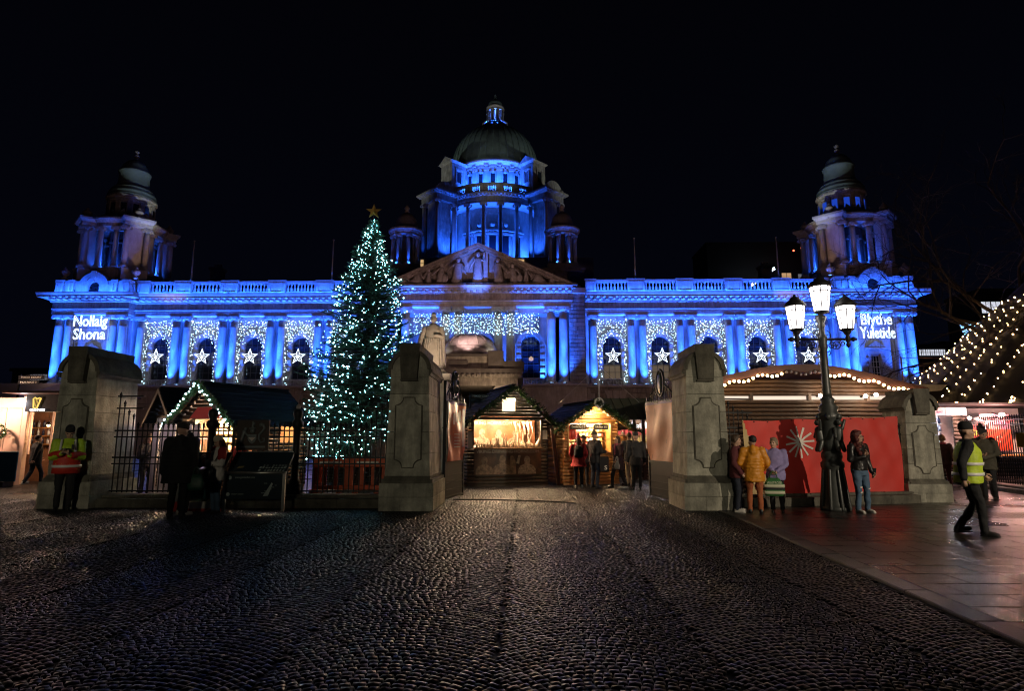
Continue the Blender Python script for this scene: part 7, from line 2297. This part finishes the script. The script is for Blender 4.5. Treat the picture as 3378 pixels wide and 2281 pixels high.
    if hair:
        m = MB()
        if hair == 'short': m.ball((0,.03,.05), .104, 14, 9, .84, .96, .98); m.ball((0,-.03,.095), .07, 10, 7, 1.0, .8, .55)
        elif hair == 'curly':
            m.ball((0,.03,.05), .115, 14, 9, .92, .98, 1.0); m.ball((0,-.02,.105), .075, 10, 7, 1.1, .9, .6)
            q_ = random.Random(2)
            for s in (-1,1):
                for i in range(9): m.ball((s*(.10+.03*math.sin(i)+.011*i),.015+.03*math.cos(i*2)-.010*i,.04-.048*i), .044+.006*(i%3), 8, 6)
            for i in range(90):
                a_ = q_.uniform(-.2,PI+.2); zz_ = q_.uniform(-.27,.10); rr_2 = .105+.05*min(1,max(0,(.08-zz_)/.2))
                m.ball((rr_2*math.cos(a_), .02+rr_2*.75*math.sin(a_), zz_), q_.uniform(.020,.034), 6, 4)
            for i in range(8): m.ball((-.11+.031*i,.085,-.14-.045*(i%3)), .065, 8, 6); m.ball((-.08+.023*i,.08,.0-.02*(i%3)), .05, 8, 6)
        elif hair == 'long':
            m.ball((0,.03,.05), .106, 14, 9, .86, .96, .98)
            for s in (-1,1): m.caps((s*.075,.02,.02),.032,(s*.095,-.01,-.22),.03,8)
            m.caps((0,.075,.0),.07,(0,.07,-.24),.055,9)
        elif hair == 'low':      # seen below a hat
            for s in (-1,1): m.caps((s*.07,.01,.02),.034,(s*.11,-.055,-.25),.032,8)
            m.caps((0,.075,.0),.068,(0,.085,-.22),.06,9)
        elif hair == 'bob':
            m.ball((0,.025,.045), .108, 14, 9, .88, .97, 1.0); m.ball((0,-.025,.10),.075,10,7,1.05,.85,.6)
            for s in (-1,1): m.ball((s*.082,.02,.0), .038, 8, 6, .7,1,1.4)
        finish(tf(m), 'hair', [CL[hairm]], t, .012, 2)
    if backpack:
        m = MB(); m.loft([tuple(S((0,.20,1.02)))+(.14*k,.07*k),tuple(S((0,.23,1.1)))+(.16*k,.10*k),tuple(S((0,.22,1.3)))+(.15*k,.09*k),tuple(S((0,.18,1.43)))+(.10*k,.05*k)], 14)
        bp_ = thing('backpack', backpack, 'backpack', (x,y,0), rz); finish(m, 'bag_body', [CL['black']], bp_, .016)
        m = MB()
        for s in (-1,1): m.tube([S((s*.10,.16,1.1)),S((s*.16,.10,1.36)),S((s*.14,0,1.47)),S((s*.13,-.13,1.38)),S((s*.15,-.1,1.15))], .016*k, 6)
        m.build('strap', CL['black'], bp_)
    t['frame'] = 0; del t['frame']
    return t, W_, k
def hand_world(t, p): return wpos(t, p)
def carrier(label, cat, pos, w, d, h, m, rz, stripes=()):
    # soft bag with two handle loops
    t = thing('carrier_bag', label, cat, pos, rz)
    b = MB(); b.loft([(0,0,-h-.14,w*.42,d*.45),(0,0,-h-.08,w*.5,d*.5),(0,0,-h*.55-.14,w*.52,d*.5),(0,0,-.22,w*.40,d*.30),(0,0,-.14,w*.26,d*.14)], 18, 3.0); b.build('bag_body', m, t, True)
    for s in (-1,1):
        q_ = MB(); q_.tube([(-w*.2,s*d*.1,-.16),(-w*.13,s*.02,-.05),(0,s*.01,.0),(w*.13,s*.02,-.05),(w*.2,s*d*.1,-.16)], .008, 5); q_.build('handle', m, t, True)
    for z0, z1, mm in stripes:
        q_ = MB(); q_.loft([(0,0,z0,w*.525,d*.51),(0,0,z1,w*.522,d*.505)], 18, 3.0); q_.build('stripe', mm, t, True)
    return t
fold = dict(le=(-.25,-.02,1.15), lw=(-.02,-.24,1.13), re=(.25,-.02,1.15), rw=(.04,-.26,1.05), lh=(1,-.1,0), rh=(-1,-.1,.1))
phone = dict(le=(-.26,-.04,1.12), lw=(-.10,-.27,1.20), re=(.26,-.04,1.12), rw=(.06,-.28,1.16), lh=(.5,-.6,.4), rh=(-.5,-.6,.5))
def device(label, cat, loc, rz, tilt, w=.08, h=.15, screen=None, name='phone', m=None):
    t = thing(name, label, cat, loc, rz); MB().bbox(-w/2,w/2,-.006,.006,0,h,.003).build('case', m or IRON, t).rotation_euler = (tilt,0,0)
    if screen: MB().box(-w/2+.005,w/2-.005,.0065,.008,.008,h-.008).build('screen', screen, t).rotation_euler = (tilt,0,0)
    return t
PSCR = glow('phone_screen', (.75,.85,1.0), 1.2)
# man in the high visibility jacket
t,W,k = person('stout man in a yellow and red high visibility jacket looking down at a pad', -9.80, 13.02, R(34), 1.76, phone, 'hiy', 'black', hat='beanie', hatm='black', girth=1.28, hem=.78, lowm='hir', bands=((.90,.955,'refl'),(1.155,1.17,'hir')), tilt=R(24), hip=1.05, puff=1.12)
q_ = MB()
for s in (-1,1):
    q_.loft([(s*.13*k,-.0,1.17*k,.030,.205*k),(s*.125*k,.0,1.32*k,.030,.205*k),(s*.12*k,.01,1.44*k,.028,.145*k),(s*.12*k,.01,1.49*k,.026,.10*k)], 12, 3)
q_.build('shoulder_tape', CL['refl'], t)
device('dark notepad held by the man in the high visibility jacket', 'notepad', wpos(t,(-.02,-.36,1.20)), R(34), R(-60), .15, .21, None, 'notepad', CL['dark'])
q_ = thing('radio', 'black radio clipped to the chest of the high visibility jacket', 'radio', wpos(t,(.09,-.235,1.28)), R(34)); MB().bbox(-.025,.025,-.02,.02,0,.11,.006).build('case', IRON, q_); MB().cyl((.015,0,.1),(.015,0,.18),.006,5).build('aerial', IRON, q_)
# big man in black seen from behind
t,W,k = person('large man in a long black coat seen from behind by the map boards', -6.62, 11.75, R(192), 1.78, dict(lw=(-.27,.02,.86), rw=(.27,.02,.86)), 'black', 'black', hat='beanie', hatm='dark', girth=1.42, hem=.74, skirt=.66, hood=True, tilt=R(12), turn=R(-35), hip=1.1, puff=1.25, skirt_flare=1.05)
t,W,k = person('person in dark clothes and pale trainers half hidden behind the large man in black', -6.82, 12.35, R(150), 1.62, phone, 'dark', 'black', 'wshoe', hat='hood', hatm='dark', girth=1.15)
carrier('dark green carrier bag hanging at the side of the large man in black', 'bag', (-6.27,11.72,.98), .30,.12,.30, cloth('green_bag',(.02,.07,.045),.5), R(10))
# woman with the cream beanie
t,W,k = person('woman in a cream beanie and white coat with red shoulders looking at her phone', -6.33, 12.62, R(-38), 1.55, phone, 'white', 'jean', hat='beanie', hatm='cream', hair='low', hairm='hred', hem=.74, tilt=R(24), shoulder='red', puff=1.15, girth=1.05)
device('phone in the hands of the woman with the cream beanie', 'phone', wpos(t,(-.02,-.33,1.08)), R(-38), R(-50), .08,.15,None)
q_ = thing('handbag', 'black handbag worn across the front of the woman in the cream beanie', 'handbag', wpos(t,(0,-.21,.72)), R(-38)); m = MB(); m.bbox(-.20,.20,-.06,.06,0,.22,.04); m.build('bag_body', CL['leather'], q_, True); m = MB(); m.tube([(-.18,0,.22),(-.16,.1,.45),(.0,.22,.66),(.16,.16,.5),(.18,0,.22)], .010, 5); m.build('strap', CL['leather'], q_)
# behind the railing
t,W,k = person('dark dressed person looking at a bright phone behind the railing bars at the left', -10.15, 16.4, R(60), 1.62, phone, 'dark', 'dark', hair='long', hairm='hbrown', tilt=R(20))
device('bright phone lighting the person behind the railing bars', 'phone', wpos(t,(-.02,-.34,1.10)), R(60), R(-40), .08,.15,PSCR)
person('stall keeper in a pale hoodie and dark cap before the warm lit counter', -8.95, 16.55, R(-75), 1.66, phone, 'cream', 'dark', hat='cap', hatm='navy', hem=.84)
person('person in a red jacket at the warm lit counter behind the cream beanie', -7.6, 16.3, R(170), 1.52, None, 'red', 'dark', hair='short', hairm='hbrown')
t,W,k = person('person in a grey hooded jacket behind the orange barriers beside the stone pillar', -4.35, 18.6, R(200), 1.70, None, 'grey', 'dark', hat='hood', hatm='dark', girth=1.12)
# at the huts
person('woman in a flared red coat and bobble hat seen from behind at the pine hut', 1.74, 19.3, R(176), 1.60, dict(le=(-.27,.0,1.14), lw=(-.2,-.14,.98), re=(.27,.0,1.14), rw=(.2,-.14,.98)), 'red', 'black', 'wshoe', hat='bobble', hatm='pink', scarf='pink', hair='low', hairm='hbrown', skirt=.72, skirt_flare=1.3, girth=1.12, backpack='black rucksack on the back of the woman in the red coat')
person('person in a pale hat between the red coat and the dark jacketed man', 1.98, 20.0, R(160), 1.60, None, 'grey', 'dark', hat='beanie', hatm='grey')
t,W,k = person('man in a dark jacket and bobble hat at the pine hut counter', 2.27, 19.45, R(128), 1.72, dict(le=(-.2,-.12,1.13), lw=(-.12,-.36,1.12), re=(.22,-.06,1.13), rw=(.1,-.3,1.08), lk=(-.09,-.03,.5)), 'dark', 'navy', hat='bobble', hatm='olive', hem=.78, girth=1.1)
stride = dict(lk=(-.09,-.16,.50), la=(-.09,-.20,.085), rk=(.09,.07,.49), ra=(.09,.26,.13), rt=.3, le=(-.25,.12,1.15), lw=(-.24,.18,.92), re=(.25,-.06,1.14), rw=(.24,-.22,.96))
t,W,k = person('long haired woman in a dark plum coat walking past the pine hut', 2.97, 19.3, R(-60), 1.58, stride, 'plum', 'dark', hair='long', hairm='hbrown', scarf='pink', skirt=.62, skirt_flare=1.2)
carrier('small white bag held by the walking woman in the plum coat', 'bag', wpos(t,(.26,-.24,.98)), .22,.10,.24, CL['white'], R(-60))
t,W,k = person('man in grey trousers carrying a child beside the pine hut', 3.5, 20.2, R(185), 1.70, dict(le=(-.26,-.1,1.16), lw=(-.12,-.28,1.2), re=(.26,-.1,1.16), rw=(.12,-.28,1.15), lk=(-.1,-.1,.5), la=(-.1,-.08,.085), rk=(.1,.06,.49), ra=(.1,.18,.1)), 'dark', 'khaki', hair='short', hairm='hbrown', girth=1.08)
person('child in a dark bobble hat riding on the arm of the man in grey trousers', 3.33, 20.42, R(20), .92, dict(lk=(-.12,-.25,.8), la=(-.12,-.2,.5), rk=(.12,-.25,.8), ra=(.12,-.2,.5)), 'orange', 'dark', hat='bobble', hatm='white', puff=1.2, girth=1.2)[0].location.z = .80
person('dark dressed man standing with his back turned beside the pale gate banner', 3.42, 18.6, R(170), 1.68, None, 'dark', 'black', hat='beanie', hatm='dark', girth=1.12, hem=.76)
# keepers inside the huts
tt,W,k = person('bald man in a white shirt sitting behind the drinking horns', *wpos(HORN,(.42,.75,0))[:2], R(30), 1.68, None, 'white', 'dark')
tt.location.z = -.14
# right hand group
t,W,k = person('person in a maroon jacket leaning by the gate pillar and talking', 4.50, 13.0, R(60), 1.58, dict(lw=(-.2,-.12,.9), rw=(.2,-.12,.9)), 'maroon', 'navy', 'wshoe', hair='bob', hairm='hbrown', hem=.78, girth=1.1)
t,W,k = person('woman in a yellow puffer coat and rust trousers seen from behind', 4.76, 12.78, R(165), 1.56, dict(le=(-.3,.0,1.14), lw=(-.22,-.18,1.0), re=(.3,.0,1.14), rw=(.22,-.16,.96), lk=(-.10,.02,.5), rk=(.11,-.06,.5), ra=(.13,.02,.085)), 'yellow', 'rust', 'shoe', hair='short', hairm='hblack', hem=.72, puff=1.2, girth=1.12, hood=True, hip=1.12, turn=R(25))
t,W,k = person('older woman in a lilac fleece with short hair holding a green bag', 5.27, 12.95, R(-22), 1.52, dict(le=(-.25,-.03,1.13), lw=(-.08,-.23,1.0), re=(.25,-.03,1.13), rw=(.03,-.24,.98), lh=(.5,-.3,-.6), rh=(-.5,-.3,-.6)), 'lilac', 'black', hair='bob', hairm='hgrey', hem=.76, girth=1.15, turn=R(-25))
GRB = cloth('green_carrier',(.03,.13,.035),.5); WHS = mat('pale_bag_stripe',(.50,.50,.36),.5,.1)
bagp = wpos(t,(-.05,-.29,.86))
cb = carrier('green and white striped carrier bag held by the woman in lilac', 'bag', bagp, .40,.16,.36, GRB, R(-12), ((-.46,-.40,WHS),(-.375,-.33,CL['black']),(-.33,-.27,WHS)))
shift(text_mb('WAITROSE',.075,.28,extrude=.001),0,-.078,-.26).build('lettering', WHS, cb)
carrier('small pale green bag hanging behind the legs of the yellow coat', 'bag', (5.0,13.15,.80), .20,.10,.22, cloth('pale_green_bag',(.25,.34,.18),.5), 0)
t,W,k = person('young woman with long curly red hair in a black leather jacket and ripped jeans', 6.98, 12.88, R(18), 1.66, dict(le=(-.25,-.02,1.14), lw=(-.06,-.20,1.22), lh=(.4,-.2,.9), re=(.26,.04,1.13), rw=(.30,-.03,.88), lk=(-.10,-.02,.5), rk=(.12,-.03,.5), ra=(.15,.02,.085)), 'leather', 'jean', 'wshoe', hair='curly', hairm='hred', hem=.90, glasses=True, turn=R(25), hip=1.05)
m = MB()
for s, z in ((-1,.55),(1,.52),(-1,.44)): m.caps((s*.11*k,-.083*k,z*k),.018,(s*.11*k+.05,-.075*k,z*k+.01),.012,6)
m.build('denim_rip', CL['white'], t)
device('phone in the lowered hand of the red haired woman', 'phone', wpos(t,(.30,-.06,.76)), R(18), R(10), .08,.15,None)
# walking steward
stride2 = dict(lk=(-.09,-.10,.51), la=(-.09,-.12,.085), rk=(.09,-.06,.49), ra=(.10,.20,.10), rt=.3, le=(-.27,.12,1.14), lw=(-.26,.10,.90), re=(.27,-.05,1.14), rw=(.25,-.22,.95))
t,W,k = person('man in a yellow high visibility vest and black beanie striding to the right', 7.12, 9.98, R(62), 1.74, stride2, 'black', 'black', hat='beanie', hatm='black', open_vest='vest', bands=((.94,.985,'refl'),(1.10,1.145,'refl')), girth=1.18, hem=.80, hip=1.05, lean=.04)
person('man in a flat dark cap and olive jacket standing near the right railing', 11.5, 15.45, R(-55), 1.74, fold, 'olive', 'dark', hat='cap', hatm='dark', girth=1.12, hem=.76, tilt=R(15))
person('fair haired woman in a plum coat behind the low stone pillar', 11.75, 18.0, R(140), 1.66, phone, 'orange', 'plum', hair='long', hairm='hblond', hem=.80)
person('person with a pale knitted scarf at the mulled wine stall', 12.6, 18.6, R(160), 1.62, None, 'plum', 'maroon', hair='bob', hairm='hblond', scarf='pink')
person('dark figure with a bobble hat behind the man in the yellow vest', 12.3, 16.6, R(150), 1.82, None, 'black', 'dark', hat='bobble', hatm='dark', girth=1.15)
# left background
person('person in a dark coat walking past the blue hoarding', -15.9, 19.75, R(150), 1.62, stride, 'black', 'navy', 'wshoe', hair='short', hairm='hblack', girth=1.2, hem=.74)
person('dark figure standing at the left edge before the blue hoarding', -17.0, 19.0, R(170), 1.55, None, 'dark', 'dark', hair='long', hairm='hblack', girth=1.25)
person('dark figure half hidden behind the man in the high visibility jacket', -14.2, 18.6, R(20), 1.66, None, 'dark', 'dark', hat='beanie', hatm='black')
